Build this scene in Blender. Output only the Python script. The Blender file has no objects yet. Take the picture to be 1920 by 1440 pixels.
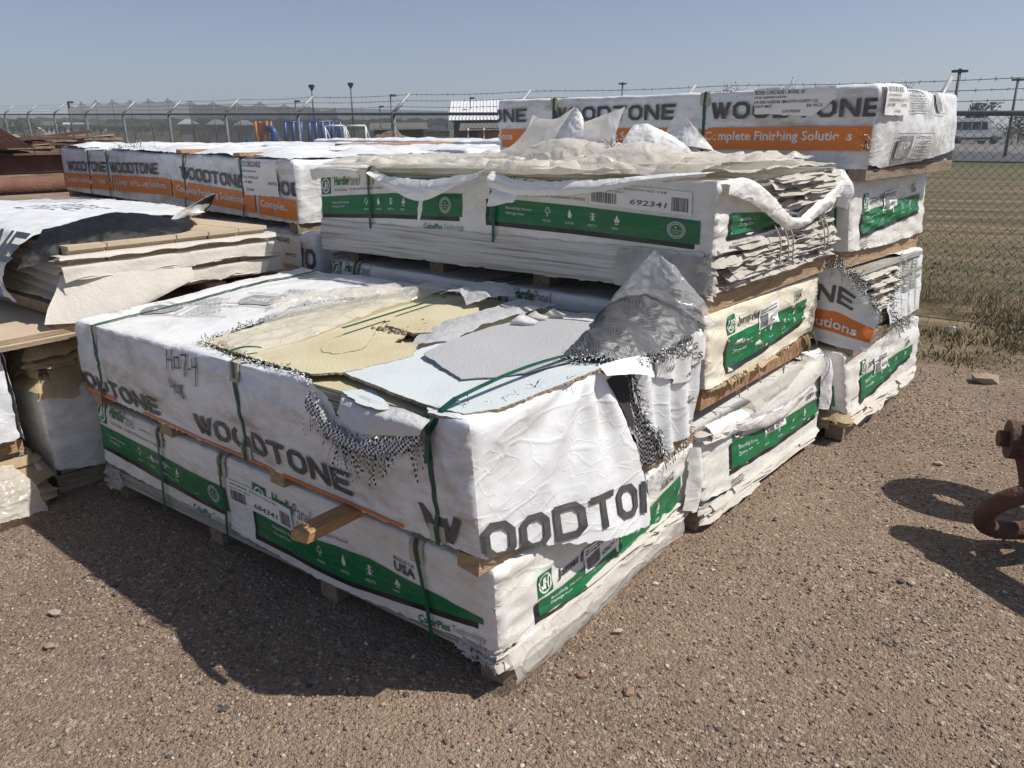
import bpy, bmesh, math, random
import numpy as np
from mathutils import Vector, Matrix, Euler
from mathutils.geometry import delaunay_2d_cdt

SC = bpy.context.scene
COL = SC.collection
R = math.radians
random.seed(7)
RNG = np.random.default_rng(7)

# ------------------------------------------------------------------ camera
cd = bpy.data.cameras.new("camera"); cam = bpy.data.objects.new("camera", cd); COL.objects.link(cam)
SC.camera = cam
cd.sensor_fit = 'HORIZONTAL'; cd.sensor_width = 36.0
cd.lens = 36.0 * 1438.93 / 1920.0
cd.clip_start = 0.05; cd.clip_end = 3000
_yaw, _pit, _rol = 2.25977, 0.312206, -0.0121285
_F = Vector((math.cos(_pit)*math.cos(_yaw), math.cos(_pit)*math.sin(_yaw), -math.sin(_pit)))
_R = _F.cross(Vector((0, 0, 1))).normalized(); _U = _R.cross(_F)
_c, _s = math.cos(_rol), math.sin(_rol)
_R2 = _R*_c + _U*_s; _U2 = _U*_c - _R*_s
m3 = Matrix((_R2, _U2, -_F)).transposed()
cam.matrix_world = Matrix.Translation((1.22677, -1.39339, 1.55411)) @ m3.to_4x4()

# ------------------------------------------------------------------ light
SUN = Vector((0.64, 0.42, 1.0)).normalized()          # towards the sun
el = math.asin(SUN.z); az = math.atan2(SUN.x, SUN.y)
w = bpy.data.worlds.new("World"); SC.world = w; w.use_nodes = True
nt = w.node_tree; nt.nodes.clear()
sky = nt.nodes.new('ShaderNodeTexSky'); sky.sky_type = 'NISHITA'; sky.sun_disc = False
sky.sun_elevation = el; sky.sun_rotation = az
sky.altitude = 1500; sky.air_density = 1.0; sky.dust_density = 2.0; sky.ozone_density = 2.0
hs = nt.nodes.new('ShaderNodeHueSaturation'); hs.inputs['Saturation'].default_value = .84
bg = nt.nodes.new('ShaderNodeBackground'); bg.inputs['Strength'].default_value = 0.071
out = nt.nodes.new('ShaderNodeOutputWorld')
tn = nt.nodes.new('ShaderNodeMix'); tn.data_type = 'RGBA'; tn.blend_type = 'MULTIPLY'; tn.inputs['Factor'].default_value = 1; tn.inputs['B'].default_value = (1.0, .98, 1.05, 1)
nt.links.new(sky.outputs[0], hs.inputs['Color']); nt.links.new(hs.outputs[0], tn.inputs['A']); nt.links.new(tn.outputs['Result'], bg.inputs[0]); nt.links.new(bg.outputs[0], out.inputs[0])
sd = bpy.data.lights.new("sun", 'SUN'); sd.energy = 4.1; sd.angle = R(0.6); sd.color = (1.0, 0.945, 0.86)
sun = bpy.data.objects.new("sun", sd); COL.objects.link(sun)
sun.rotation_euler = (-SUN).to_track_quat('-Z', 'Y').to_euler()
SC.view_settings.view_transform = 'Standard'; SC.view_settings.look = 'None'
SC.view_settings.exposure = 0.33; SC.view_settings.gamma = 1.0

# ------------------------------------------------------------------ numpy noise
_perm = np.random.default_rng(3).permutation(256).astype(np.int64)
_perm = np.concatenate([_perm, _perm, _perm])
_grad = np.random.default_rng(4).normal(size=(256, 3)); _grad /= np.linalg.norm(_grad, axis=1)[:, None]
def pn(p):
    p = np.asarray(p, float); i = np.floor(p).astype(np.int64); f = p - i; i = i & 255
    u = f*f*f*(f*(f*6-15)+10)
    def h(a, b, c): return _grad[_perm[_perm[_perm[(i[:, 0]+a) & 255] + ((i[:, 1]+b) & 255)] + ((i[:, 2]+c) & 255)] & 255]
    def d(a, b, c): return np.einsum('ij,ij->i', h(a, b, c), f - np.array([a, b, c]))
    L = lambda a, b, t: a + (b-a)*t
    x = u[:, 0]; y = u[:, 1]; z = u[:, 2]
    return 1.5*L(L(L(d(0,0,0), d(1,0,0), x), L(d(0,1,0), d(1,1,0), x), y), L(L(d(0,0,1), d(1,0,1), x), L(d(0,1,1), d(1,1,1), x), y), z)
def fbm(p, o=3):
    p = np.asarray(p, float); r = 0; a = 1.0; t = 0
    for k in range(o):
        r = r + a*pn(p + 17.3*k); t += a; a *= .5; p = p*2.03
    return r/t
def ridge(p, o=2):
    p = np.asarray(p, float); r = 0; a = 1.0; t = 0
    for k in range(o):
        r = r + a*(1-2*np.abs(pn(p + 31.7*k))); t += a; a *= .5; p = p*2.1
    return r/t
def sstep(a, b, x):
    t = np.clip((x-a)/(b-a), 0, 1); return t*t*(3-2*t)

# ------------------------------------------------------------------ objects
def thing(name, label, cat, loc=(0, 0, 0), group=None):
    o = bpy.data.objects.new(name, None); COL.objects.link(o); o.location = loc
    o.empty_display_size = .1
    o['label'] = label; o['category'] = cat
    if group: o['group'] = group
    return o
def tag(o, label, cat, group=None):
    o['label'] = label; o['category'] = cat
    if group: o['group'] = group
    return o
def mesh(name, V, F, mats, parent=None, mi=None, smooth=True, loc=None, label=None):
    V = np.asarray(V, float)
    off = Vector(loc) if loc is not None else Vector((0, 0, 0))
    base = off.copy()
    q = parent
    while q is not None: base = base + q.location; q = q.parent
    me = bpy.data.meshes.new(name)
    me.from_pydata((V - np.array(base)).tolist(), [], [list(map(int, f)) for f in F])
    if not isinstance(mats, (list, tuple)): mats = [mats]
    for m in mats: me.materials.append(m)
    if mi is not None: me.polygons.foreach_set('material_index', np.asarray(mi, dtype=np.int32))
    me.polygons.foreach_set('use_smooth', np.full(len(me.polygons), bool(smooth)))
    me.update()
    o = bpy.data.objects.new(name, me); COL.objects.link(o)
    if parent is not None: o.parent = parent
    o.location = off
    if label: o['label'] = label
    return o
def struct(o, kind='structure'):
    o['kind'] = kind; return o
class MB:                       # collects verts and faces of one mesh
    def __init__(s): s.V = []; s.F = []; s.M = []; s.n = 0
    def add(s, V, F, m=0):
        V = np.asarray(V, float).reshape(-1, 3); b = s.n
        s.V.append(V); s.n += len(V)
        for f in F: s.F.append([b+int(i) for i in f]); s.M.append(m)
    def box(s, c, sz, rot=None, m=0, jit=0):
        c = np.array(c, float); h = np.array(sz, float)/2
        v = np.array([[x, y, z] for z in (-1, 1) for y in (-1, 1) for x in (-1, 1)], float)*h
        if jit: v += RNG.normal(size=v.shape)*jit
        if rot is not None: v = v @ np.array(Euler(rot).to_matrix()).T
        s.add(v+c, [(0,2,3,1), (4,5,7,6), (0,1,5,4), (2,6,7,3), (0,4,6,2), (1,3,7,5)], m)
    def hexa(s, c8, m=0):       # c8 ordered z,y,x like box()
        s.add(c8, [(0,2,3,1), (4,5,7,6), (0,1,5,4), (2,6,7,3), (0,4,6,2), (1,3,7,5)], m)
    def tube(s, pts, r, n=8, m=0, cap=True):
        pts = np.asarray(pts, float); k = len(pts); rr = np.broadcast_to(np.asarray(r, float), (k,))
        T = np.gradient(pts, axis=0); T /= np.linalg.norm(T, axis=1)[:, None]+1e-12
        up = np.array([0, 0, 1.]) if abs(T[0, 2]) < .9 else np.array([1., 0, 0])
        V = []
        for i in range(k):
            a = np.cross(T[i], up); a /= np.linalg.norm(a)+1e-12; b = np.cross(a, T[i]); up = b
            for j in range(n):
                t = 2*math.pi*j/n; V.append(pts[i]+rr[i]*(a*math.cos(t)+b*math.sin(t)))
        F = [(i*n+j, i*n+(j+1) % n, (i+1)*n+(j+1) % n, (i+1)*n+j) for i in range(k-1) for j in range(n)]
        if cap: F += [tuple(range(n-1, -1, -1)), tuple((k-1)*n+j for j in range(n))]
        s.add(V, F, m)
    def prism(s, poly, z0, z1, m=0):            # horizontal polygon extruded
        p = np.asarray(poly, float); n = len(p)
        V = np.concatenate([np.c_[p, np.full(n, z0)], np.c_[p, np.full(n, z1)]])
        F = [tuple(range(n-1, -1, -1)), tuple(range(n, 2*n))]+[(i, (i+1) % n, n+(i+1) % n, n+i) for i in range(n)]
        s.add(V, F, m)
    def build(s, name, mats, parent=None, smooth=False, loc=None, label=None):
        return mesh(name, np.concatenate(s.V), s.F, mats, parent, s.M, smooth, loc, label)

# ------------------------------------------------------------------ materials
def mat(name, col, rough=.6, var=.0, vscale=3.0, bump=0.0, bscale=60.0, col2=None, stretch=(1, 1, 1), spec=.5, metal=0.0, trans=0.0, alpha=1.0, detail=4, thr=None, bstretch=None):
    m = bpy.data.materials.new(name); m.use_nodes = True; t = m.node_tree; N = t.nodes; Lk = t.links
    b = N['Principled BSDF']; b.inputs['Roughness'].default_value = rough
    b.inputs['Specular IOR Level'].default_value = spec; b.inputs['Metallic'].default_value = metal
    tc = N.new('ShaderNodeTexCoord'); mp = N.new('ShaderNodeMapping'); mp.inputs['Scale'].default_value = stretch
    Lk.new(tc.outputs['Object'], mp.inputs[0])
    c = tuple(col)+(1,)
    if var > 0 or col2 is not None:
        n = N.new('ShaderNodeTexNoise'); n.inputs['Scale'].default_value = vscale; n.inputs['Detail'].default_value = detail; n.inputs['Roughness'].default_value = .62
        Lk.new(mp.outputs[0], n.inputs['Vector'])
        rp = N.new('ShaderNodeValToRGB'); lo, hi = thr if thr else (.35, .68)
        rp.color_ramp.elements[0].position = lo; rp.color_ramp.elements[1].position = hi
        c2 = tuple(col2)+(1,) if col2 is not None else tuple(max(0, x*(1-var)) for x in col)+(1,)
        rp.color_ramp.elements[0].color = c; rp.color_ramp.elements[1].color = c2
        Lk.new(n.outputs['Fac'], rp.inputs[0]); Lk.new(rp.outputs[0], b.inputs['Base Color'])
    else: b.inputs['Base Color'].default_value = c
    if bump > 0:
        n2 = N.new('ShaderNodeTexNoise'); n2.inputs['Scale'].default_value = bscale; n2.inputs['Detail'].default_value = 3
        mp2 = N.new('ShaderNodeMapping'); mp2.inputs['Scale'].default_value = bstretch or stretch; Lk.new(tc.outputs['Object'], mp2.inputs[0])
        Lk.new(mp2.outputs[0], n2.inputs['Vector'])
        bp = N.new('ShaderNodeBump'); bp.inputs['Strength'].default_value = bump; bp.inputs['Distance'].default_value = .02
        Lk.new(n2.outputs['Fac'], bp.inputs['Height']); Lk.new(bp.outputs[0], b.inputs['Normal'])
    if trans > 0:
        tr = N.new('ShaderNodeBsdfTranslucent'); tr.inputs[0].default_value = c
        mx = N.new('ShaderNodeMixShader'); mx.inputs[0].default_value = trans
        Lk.new(b.outputs[0], mx.inputs[1]); Lk.new(tr.outputs[0], mx.inputs[2]); Lk.new(mx.outputs[0], N['Material Output'].inputs[0])
    if alpha < 1:
        tp = N.new('ShaderNodeBsdfTransparent'); ma = N.new('ShaderNodeMixShader'); ma.inputs[0].default_value = alpha
        src = N['Material Output'].inputs[0].links[0].from_socket
        Lk.new(tp.outputs[0], ma.inputs[1]); Lk.new(src, ma.inputs[2]); Lk.new(ma.outputs[0], N['Material Output'].inputs[0])
    return m

def fabric(name, col, dirt=(.36, .30, .22), amt=.35, rough=.36, weave=True, crinkle=.5, trans=0.0, alpha=1.0):
    """woven / coated wrap: crinkles, fine weave, dust streaks"""
    m = bpy.data.materials.new(name); m.use_nodes = True; t = m.node_tree; N = t.nodes; Lk = t.links
    b = N['Principled BSDF']; b.inputs['Roughness'].default_value = rough; b.inputs['Specular IOR Level'].default_value = .4
    tc = N.new('ShaderNodeTexCoord')
    def noise(sc, st, det=4, rg=.6):
        mp = N.new('ShaderNodeMapping'); mp.inputs['Scale'].default_value = st; Lk.new(tc.outputs['Object'], mp.inputs[0])
        n = N.new('ShaderNodeTexNoise'); n.inputs['Scale'].default_value = sc; n.inputs['Detail'].default_value = det; n.inputs['Roughness'].default_value = rg
        Lk.new(mp.outputs[0], n.inputs['Vector']); return n
    n1 = noise(2.2, (1, 1.3, 5), 6, .68); n2 = noise(9, (1, 1, 1.4), 5, .7)
    mul = N.new('ShaderNodeMath'); mul.operation = 'MULTIPLY'; Lk.new(n1.outputs['Fac'], mul.inputs[0]); Lk.new(n2.outputs['Fac'], mul.inputs[1])
    mr = N.new('ShaderNodeMapRange'); mr.inputs['From Min'].default_value = .2; mr.inputs['From Max'].default_value = .40; mr.inputs['To Max'].default_value = amt
    Lk.new(mul.outputs[0], mr.inputs['Value'])
    mx = N.new('ShaderNodeMix'); mx.data_type = 'RGBA'; mx.inputs['A'].default_value = tuple(col)+(1,); mx.inputs['B'].default_value = tuple(dirt)+(1,)
    Lk.new(mr.outputs[0], mx.inputs['Factor']); Lk.new(mx.outputs['Result'], b.inputs['Base Color'])
    c1 = noise(4.2, (1, 1, 2.6), 1.4, .45); c1.inputs['Distortion'].default_value = .35
    ca = N.new('ShaderNodeMath'); ca.operation = 'SUBTRACT'; ca.inputs[1].default_value = .5; Lk.new(c1.outputs['Fac'], ca.inputs[0]); cc = N.new('ShaderNodeMath'); cc.operation = 'ABSOLUTE'; Lk.new(ca.outputs[0], cc.inputs[0])
    def crease(src, wd, hi):
        r_ = N.new('ShaderNodeMapRange'); r_.interpolation_type = 'SMOOTHSTEP'; r_.inputs['From Max'].default_value = wd; r_.inputs['To Min'].default_value = hi; r_.inputs['To Max'].default_value = 0; Lk.new(src, r_.inputs['Value']); return r_.outputs['Result']
    d1 = noise(8.0, (1.3, 1.3, 1.8), 1.2, .4); d1.inputs['Distortion'].default_value = .5
    da = N.new('ShaderNodeMath'); da.operation = 'SUBTRACT'; da.inputs[1].default_value = .5; Lk.new(d1.outputs['Fac'], da.inputs[0]); db = N.new('ShaderNodeMath'); db.operation = 'ABSOLUTE'; Lk.new(da.outputs[0], db.inputs[0])
    cb = N.new('ShaderNodeMath'); cb.operation = 'ADD'; Lk.new(crease(cc.outputs[0], .055, .30), cb.inputs[0]); Lk.new(crease(db.outputs[0], .035, .14), cb.inputs[1])
    c2 = noise(16, (1, 1, 2.5), 3, .5)
    wp = N.new('ShaderNodeVectorMath'); wp.operation = 'MULTIPLY_ADD'; wp.inputs[1].default_value = (.22, .22, .22); Lk.new(noise(6, (1, 1, 1), 2).outputs['Color'], wp.inputs[0]); Lk.new(tc.outputs['Object'], wp.inputs[2])
    vo = N.new('ShaderNodeTexVoronoi'); vo.inputs['Scale'].default_value = 9; Lk.new(wp.outputs[0], vo.inputs['Vector'])
    ab2 = N.new('ShaderNodeMath'); ab2.operation = 'MULTIPLY_ADD'; ab2.inputs[1].default_value = .10; Lk.new(vo.outputs['Distance'], ab2.inputs[0]); Lk.new(cb.outputs[0], ab2.inputs[2])
    bp = N.new('ShaderNodeBump'); bp.inputs['Strength'].default_value = min(1, crinkle*.42); bp.inputs['Distance'].default_value = .02; Lk.new(ab2.outputs[0], bp.inputs['Height'])
    bp2 = N.new('ShaderNodeBump'); bp2.inputs['Strength'].default_value = crinkle*.35; bp2.inputs['Distance'].default_value = .006; Lk.new(c2.outputs['Fac'], bp2.inputs['Height']); Lk.new(bp.outputs[0], bp2.inputs['Normal'])
    last = bp2
    if weave:
        wv = noise(420, (1, 1, .25), 1, .5)
        bp3 = N.new('ShaderNodeBump'); bp3.inputs['Strength'].default_value = .25; bp3.inputs['Distance'].default_value = .002; Lk.new(wv.outputs['Fac'], bp3.inputs['Height']); Lk.new(bp2.outputs[0], bp3.inputs['Normal']); last = bp3
    Lk.new(last.outputs[0], b.inputs['Normal'])
    if trans:
        tr = N.new('ShaderNodeBsdfTranslucent'); tr.inputs[0].default_value = tuple(col)+(1,); ms = N.new('ShaderNodeMixShader'); ms.inputs[0].default_value = trans; Lk.new(b.outputs[0], ms.inputs[1]); Lk.new(tr.outputs[0], ms.inputs[2])
        tp = N.new('ShaderNodeBsdfTransparent'); ma = N.new('ShaderNodeMixShader'); ma.inputs[0].default_value = alpha; Lk.new(tp.outputs[0], ma.inputs[1]); Lk.new(ms.outputs[0], ma.inputs[2]); Lk.new(ma.outputs[0], N['Material Output'].inputs[0])
    return m

M = {}
M['white'] = fabric('white_woven_wrap', (.75, .77, .79), (.40, .34, .27), .85)
M['white_clean'] = fabric('clean_white_wrap', (.77, .79, .81), (.5, .46, .4), .35, crinkle=.6)
M['hardie'] = fabric('white_paper_wrap', (.76, .76, .73), (.48, .42, .32), .55, .38, False, .55)
M['cream'] = fabric('yellowed_paper_wrap', (.80, .75, .62), (.55, .45, .28), .45, .38, False, .55)
M['ink'] = fabric('charcoal_print', (.068, .070, .074), (.20, .18, .16), .45, .4)
M['inkgrey'] = fabric('grey_print', (.22, .22, .225), (.5, .5, .5), .8, .45)
M['black'] = fabric('black_print', (.015, .016, .017), (.12, .11, .1), .35, .35, False)
M['orange'] = fabric('orange_print', (.74, .20, .028), (.42, .2, .1), .4, .4)
M['green'] = fabric('green_print', (.004, .155, .055), (.10, .16, .09), .35, .3, False)
M['pwhite'] = fabric('white_print', (.74, .76, .74), (.5, .5, .45), .4, .4, False)
M['label'] = fabric('paper_label', (.80, .80, .79), (.6, .57, .5), .3, .5, False, .3)
M['strap'] = mat('green_strap', (.012, .105, .06), .38, .5, 20, .1, 200)
M['card'] = mat('cardboard_corner', (.56, .50, .40), .8, .4, 18, .3, 90)
M['wood'] = mat('raw_lumber', (.56, .34, .165), .75, 0, 9, .5, 30, (.34, .18, .08), (6, .6, 6), bstretch=(8, 1, 8))
M['wood_y'] = mat('raw_lumber_cross', (.50, .355, .22), .75, 0, 9, .5, 40, (.30, .19, .10), (6, .6, 6))
M['wood_g'] = mat('weathered_lumber', (.34, .265, .19), .8, 0, 9, .5, 40, (.19, .14, .095), (6, .6, 6))
M['wood_o'] = mat('orange_lumber', (.46, .275, .145), .7, 0, 7, .4, 30, (.28, .155, .08), (1.5, 6, 6))
M['board_edge'] = mat('grey_board_edges', (.42, .42, .38), .8, 0, 4, .5, 60, (.25, .235, .20), (1, 1, 14), bstretch=(1, 1, 3))
M['tan'] = mat('tan_board', (.58, .53, .36), .75, 0, 2.2, .25, 120, (.47, .385, .225), thr=(.45, .8))
M['bone'] = mat('beige_board', (.56, .455, .325), .75, 0, 2.5, .2, 120, (.45, .36, .255))
M['bone_edge'] = mat('beige_board_edges', (.45, .35, .235), .8, 0, 6, .5, 70, (.30, .22, .14), (1, 1, 10))
M['blue'] = mat('pale_blue_board', (.60, .655, .67), .6, 0, 2.5, .15, 130, (.50, .545, .55), thr=(.45, .85))
M['core'] = mat('broken_board_core', (.56, .46, .33), .9, 0, 60, 1.0, 120, (.26, .17, .10))
M['foam'] = mat('grey_foam_sheet', (.62, .63, .65), .7, 0, 140, .5, 220, (.54, .55, .57), trans=.2)
M['foam_w'] = mat('white_foam_sheet', (.80, .80, .79), .7, 0, 140, .4, 220, (.74, .74, .73), trans=.65)
M['pale'] = mat('pale_sheet', (.66, .67, .66), .6, .12, 5, .2, 90)
M['inter'] = mat('tan_interleaf', (.60, .48, .30), .7, 0, 6, .4, 60, (.45, .34, .2), trans=.3)
M['paper'] = mat('grey_interleaf', (.62, .59, .54), .75, 0, 9, .5, 50, (.44, .40, .35), trans=.2)
M['cpaper'] = mat('cream_interleaf', (.72, .68, .61), .75, .12, 8, .25, 50, trans=.25)
M['film'] = fabric('clear_film', (.86, .84, .79), (.74, .70, .6), .4, .2, False, 1.5, .35, .55)
M['milky'] = fabric('milky_film', (.90, .87, .81), (.78, .70, .55), .45, .28, False, 1.5, .5, .88)
M['clear'] = fabric('crumpled_clear_bag', (.88, .89, .90), (.8, .8, .78), .3, .15, False, 1.6, .45, .45)
M['tornwhite'] = fabric('torn_white_sheet', (.82, .82, .81), (.62, .56, .45), .4, .4, False, .8)
M['dark'] = mat('black_backing', (.010, .011, .015), .55, .4, 9, .5, 14, spec=.25)
M['streak'] = mat('sheet_edges_gap_shade', (.62, .60, .555), .5, 0, 1.4, .9, 2.0, (.27, .235, .195), (.9, .9, 40), thr=(.50, .68), bstretch=(.8, .8, 26))  # second colour paints the shade in the gaps between sheets
M['rip_shade'] = mat('painted_rip_shade', (.03, .028, .026), .9)  # near-black colour standing in for the shade inside the rips
M['galv'] = mat('galvanised_steel', (.17, .19, .21), .55, .3, 6, .1, 60, metal=.15)
M['wire'] = mat('rusty_wire', (.16, .145, .13), .6, .4, 30, metal=.4)
M['wire_g'] = mat('grey_wire', (.24, .25, .26), .55, .2, 30, metal=.4)
M['rust'] = mat('rusty_steel', (.125, .055, .037), .75, 0, 5, .5, 60, (.06, .03, .024))
M['rust_l'] = mat('rusty_beam', (.22, .105, .07), .8, 0, 3, .5, 40, (.12, .06, .045))
M['rot'] = mat('rotten_wood', (.30, .22, .16), .9, 0, 12, .8, 40, (.11, .075, .055))

def checker(name, a, b, scale):
    m = bpy.data.materials.new(name); m.use_nodes = True; t = m.node_tree; N = t.nodes; Lk = t.links
    bs = N['Principled BSDF']; bs.inputs['Roughness'].default_value = .5
    tc = N.new('ShaderNodeTexCoord'); ck = N.new('ShaderNodeTexChecker'); ck.inputs['Scale'].default_value = scale
    ck.inputs['Color1'].default_value = tuple(a)+(1,); ck.inputs['Color2'].default_value = tuple(b)+(1,)
    nz = N.new('ShaderNodeTexNoise'); nz.inputs['Scale'].default_value = 25
    ad = N.new('ShaderNodeVectorMath'); ad.operation = 'MULTIPLY_ADD'; ad.inputs[1].default_value = (.005, .005, .005)
    Lk.new(tc.outputs['Object'], nz.inputs['Vector']); Lk.new(nz.outputs['Color'], ad.inputs[0]); Lk.new(tc.outputs['Object'], ad.inputs[2])
    Lk.new(ad.outputs[0], ck.inputs['Vector']); Lk.new(ck.outputs['Color'], bs.inputs['Base Color'])
    return m
M['weave'] = checker('black_white_weave', (.02, .02, .024), (.72, .73, .74), 115)
M['weave_d'] = checker('dark_weave', (.008, .008, .011), (.15, .155, .165), 185)
# ------------------------------------------------------------------ 2-D fills, text and print
def densify(poly, h):
    p = [np.asarray(a, float) for a in poly]; o = []
    for i in range(len(p)):
        a, b = p[i], p[(i+1) % len(p)]; n = max(1, int(round(np.linalg.norm(b-a)/h)))
        for k in range(n): o.append(a+(b-a)*k/n)
    return np.array(o)
def inside(poly, P):
    x, y = P[:, 0], P[:, 1]; r = np.zeros(len(P), bool); n = len(poly)
    for i in range(n):
        x1, y1 = poly[i]; x2, y2 = poly[(i+1) % n]
        c = (y1 > y) != (y2 > y)
        with np.errstate(divide='ignore', invalid='ignore'): r ^= c & (x < (x2-x1)*(y-y1)/(y2-y1+1e-15)+x1)
    return r
def fill(poly, h, rag=0.0, ragh=None, keep=None):
    """triangulated 2-D patch; rag roughens the outline (keep(pt)=True leaves a point alone)"""
    P = densify(poly, ragh or h)
    if rag:
        q = P.copy()
        d = np.c_[pn(np.c_[P*23, np.zeros(len(P))]), pn(np.c_[P*23, np.full(len(P), 9.)])]*rag + RNG.normal(size=P.shape)*rag*.45
        if keep is not None:
            k = np.array([keep(a) for a in P]); d[k] = 0
        P = q+d
    lo, hi = P.min(0), P.max(0)
    gx = np.arange(lo[0]+h*.5, hi[0], h); gy = np.arange(lo[1]+h*.5, hi[1], h*.9)
    if len(gx) and len(gy):
        X, Y = np.meshgrid(gx, gy); X = X + (np.arange(len(gy)) % 2)[:, None]*h*.5
        G = np.c_[X.ravel(), Y.ravel()]; G = G + RNG.uniform(-.18, .18, G.shape)*h
        G = G[inside(P, G)]
        if len(G):
            ok = np.ones(len(G), bool)
            for i in range(0, len(G), 4000):
                dd = ((G[i:i+4000, None, :]-P[None])**2).sum(2).min(1); ok[i:i+4000] = dd > (h*.45)**2
            G = G[ok]
    else: G = np.zeros((0, 2))
    n = len(P); A = np.concatenate([P, G])
    v, e, f, *_ = delaunay_2d_cdt([Vector(a) for a in A], [(i, (i+1) % n) for i in range(n)], [list(range(n))], 1, 1e-6)
    return np.array([tuple(a) for a in v]), [tuple(a) for a in f]

_txt = {}
def text_tris(s, bold=0.0, shear=0.0):
    k = (s, bold, shear)
    if k not in _txt:
        c = bpy.data.curves.new('lettering', 'FONT'); c.body = s; c.offset = bold; c.shear = shear; c.resolution_u = 2; c.fill_mode = 'FRONT'
        o = bpy.data.objects.new('lettering', c); COL.objects.link(o)
        dg = bpy.context.evaluated_depsgraph_get(); dg.update()
        me = bpy.data.meshes.new_from_object(o.evaluated_get(dg))
        V = np.array([v.co[:2] for v in me.vertices]) if len(me.vertices) else np.zeros((0, 2))
        F = [tuple(p.vertices) for p in me.polygons]
        bpy.data.meshes.remove(me); bpy.data.objects.remove(o); bpy.data.curves.remove(c)
        if len(V):
            lo, hi = V.min(0), V.max(0); V = (V-lo)/(hi-lo); asp = (hi[0]-lo[0])/(hi[1]-lo[1])
        else: asp = 1
        _txt[k] = (V, F, asp)
    return _txt[k]
def split(polys, h):
    for ax in (0, 1):
        o = []
        for p in polys:
            st = [p]
            while st:
                q = st.pop(); lo = min(a[ax] for a in q); hi = max(a[ax] for a in q)
                k = math.floor(lo/h+1e-6)+1
                if hi-lo < h*1.01 or k*h >= hi-1e-7: o.append(q); continue
                mid = round((lo+hi)/2/h)*h
                if mid <= lo+1e-7 or mid >= hi-1e-7: mid = k*h
                a, b = [], []
                for i in range(len(q)):
                    u, w_ = q[i], q[(i+1) % len(q)]
                    if u[ax] <= mid: a.append(u)
                    if u[ax] >= mid: b.append(u)
                    if (u[ax]-mid)*(w_[ax]-mid) < 0:
                        t = (mid-u[ax])/(w_[ax]-u[ax]); z = (u[0]+(w_[0]-u[0])*t, u[1]+(w_[1]-u[1])*t); a.append(z); b.append(z)
                if len(a) > 2: st.append(a)
                if len(b) > 2: st.append(b)
        polys = o
    return polys
def ring(cx, cy, r1, r2, n=20):
    a = [2*math.pi*i/n for i in range(n+1)]
    return [[(cx+r2*math.cos(a[i]), cy+r2*math.sin(a[i])), (cx+r2*math.cos(a[i+1]), cy+r2*math.sin(a[i+1])), (cx+r1*math.cos(a[i+1]), cy+r1*math.sin(a[i+1])), (cx+r1*math.cos(a[i]), cy+r1*math.sin(a[i]))] for i in range(n)]
def rect(a, b, c, d): return [[(a, b), (c, b), (c, d), (a, d)]]
def stroke(pts, w_):
    o = []
    for i in range(len(pts)-1):
        a = np.array(pts[i], float); b = np.array(pts[i+1], float); d = b-a; d /= np.linalg.norm(d)+1e-9; n = np.array([-d[1], d[0]])*w_/2; e = d*w_*.3
        o.append([tuple(a-e+n), tuple(a-e-n), tuple(b+e-n), tuple(b+e+n)])
    return o
def octo(w_, s, ch, sq=False):
    def o8(x0, y0, x1, y1, c):
        cl = .03 if sq else c
        return [(x0+cl, y0), (x1-c, y0), (x1, y0+c), (x1, y1-c), (x1-c, y1), (x0+cl, y1), (x0, y1-cl), (x0, y0+cl)]
    A = o8(0, 0, w_, 1, ch); B = o8(s, s, w_-s, 1-s, ch*.55)
    return [[A[i], A[(i+1) % 8], B[(i+1) % 8], B[i]] for i in range(8)]
def logo_word():
    """angular block word, cap height 1; returns polygons and width"""
    P = []; x = 0; S = .2
    def put(L, w_):
        nonlocal x
        for p in L: P.append([(a+x, b) for a, b in p])
        x += w_+.14
    W_ = [[(0, 1), (.25, 1), (.47, 0), (.28, 0)], [(.28, 0), (.47, 0), (.60, .62), (.50, 1)], [(.45, 1), (.68, 1), (.86, 0), (.67, 0)], [(.67, 0), (.86, 0), (1.16, 1), (.94, 1)]]
    put(W_, 1.12)
    put(octo(.92, S, .24), .92); put(octo(.92, S, .24), .92); put(octo(.92, S, .24, True), .92)
    put([[(0, 1), (0, .8), (.93, .8), (.96, 1)], [(.36, .8), (.36, 0), (.57, 0), (.57, .8)]], .92)
    put(octo(.92, S, .24), .92)
    put([[(0, 0), (.2, 0), (.2, 1), (0, 1)], [(.2, 1), (.2, .68), (.72, 0), (.72, .32)], [(.72, 0), (.92, 0), (.92, 1), (.72, 1)]], .92)
    put([[(0, 0), (.2, 0), (.2, 1), (0, 1)], [(.2, .8), (.84, .8), (.9, 1), (.2, 1)], [(.2, .4), (.72, .4), (.77, .6), (.2, .6)], [(.2, 0), (.8, 0), (.87, .2), (.2, .2)]], .9)
    return P, x-.14
LOGO, LOGOW = logo_word()
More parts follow.
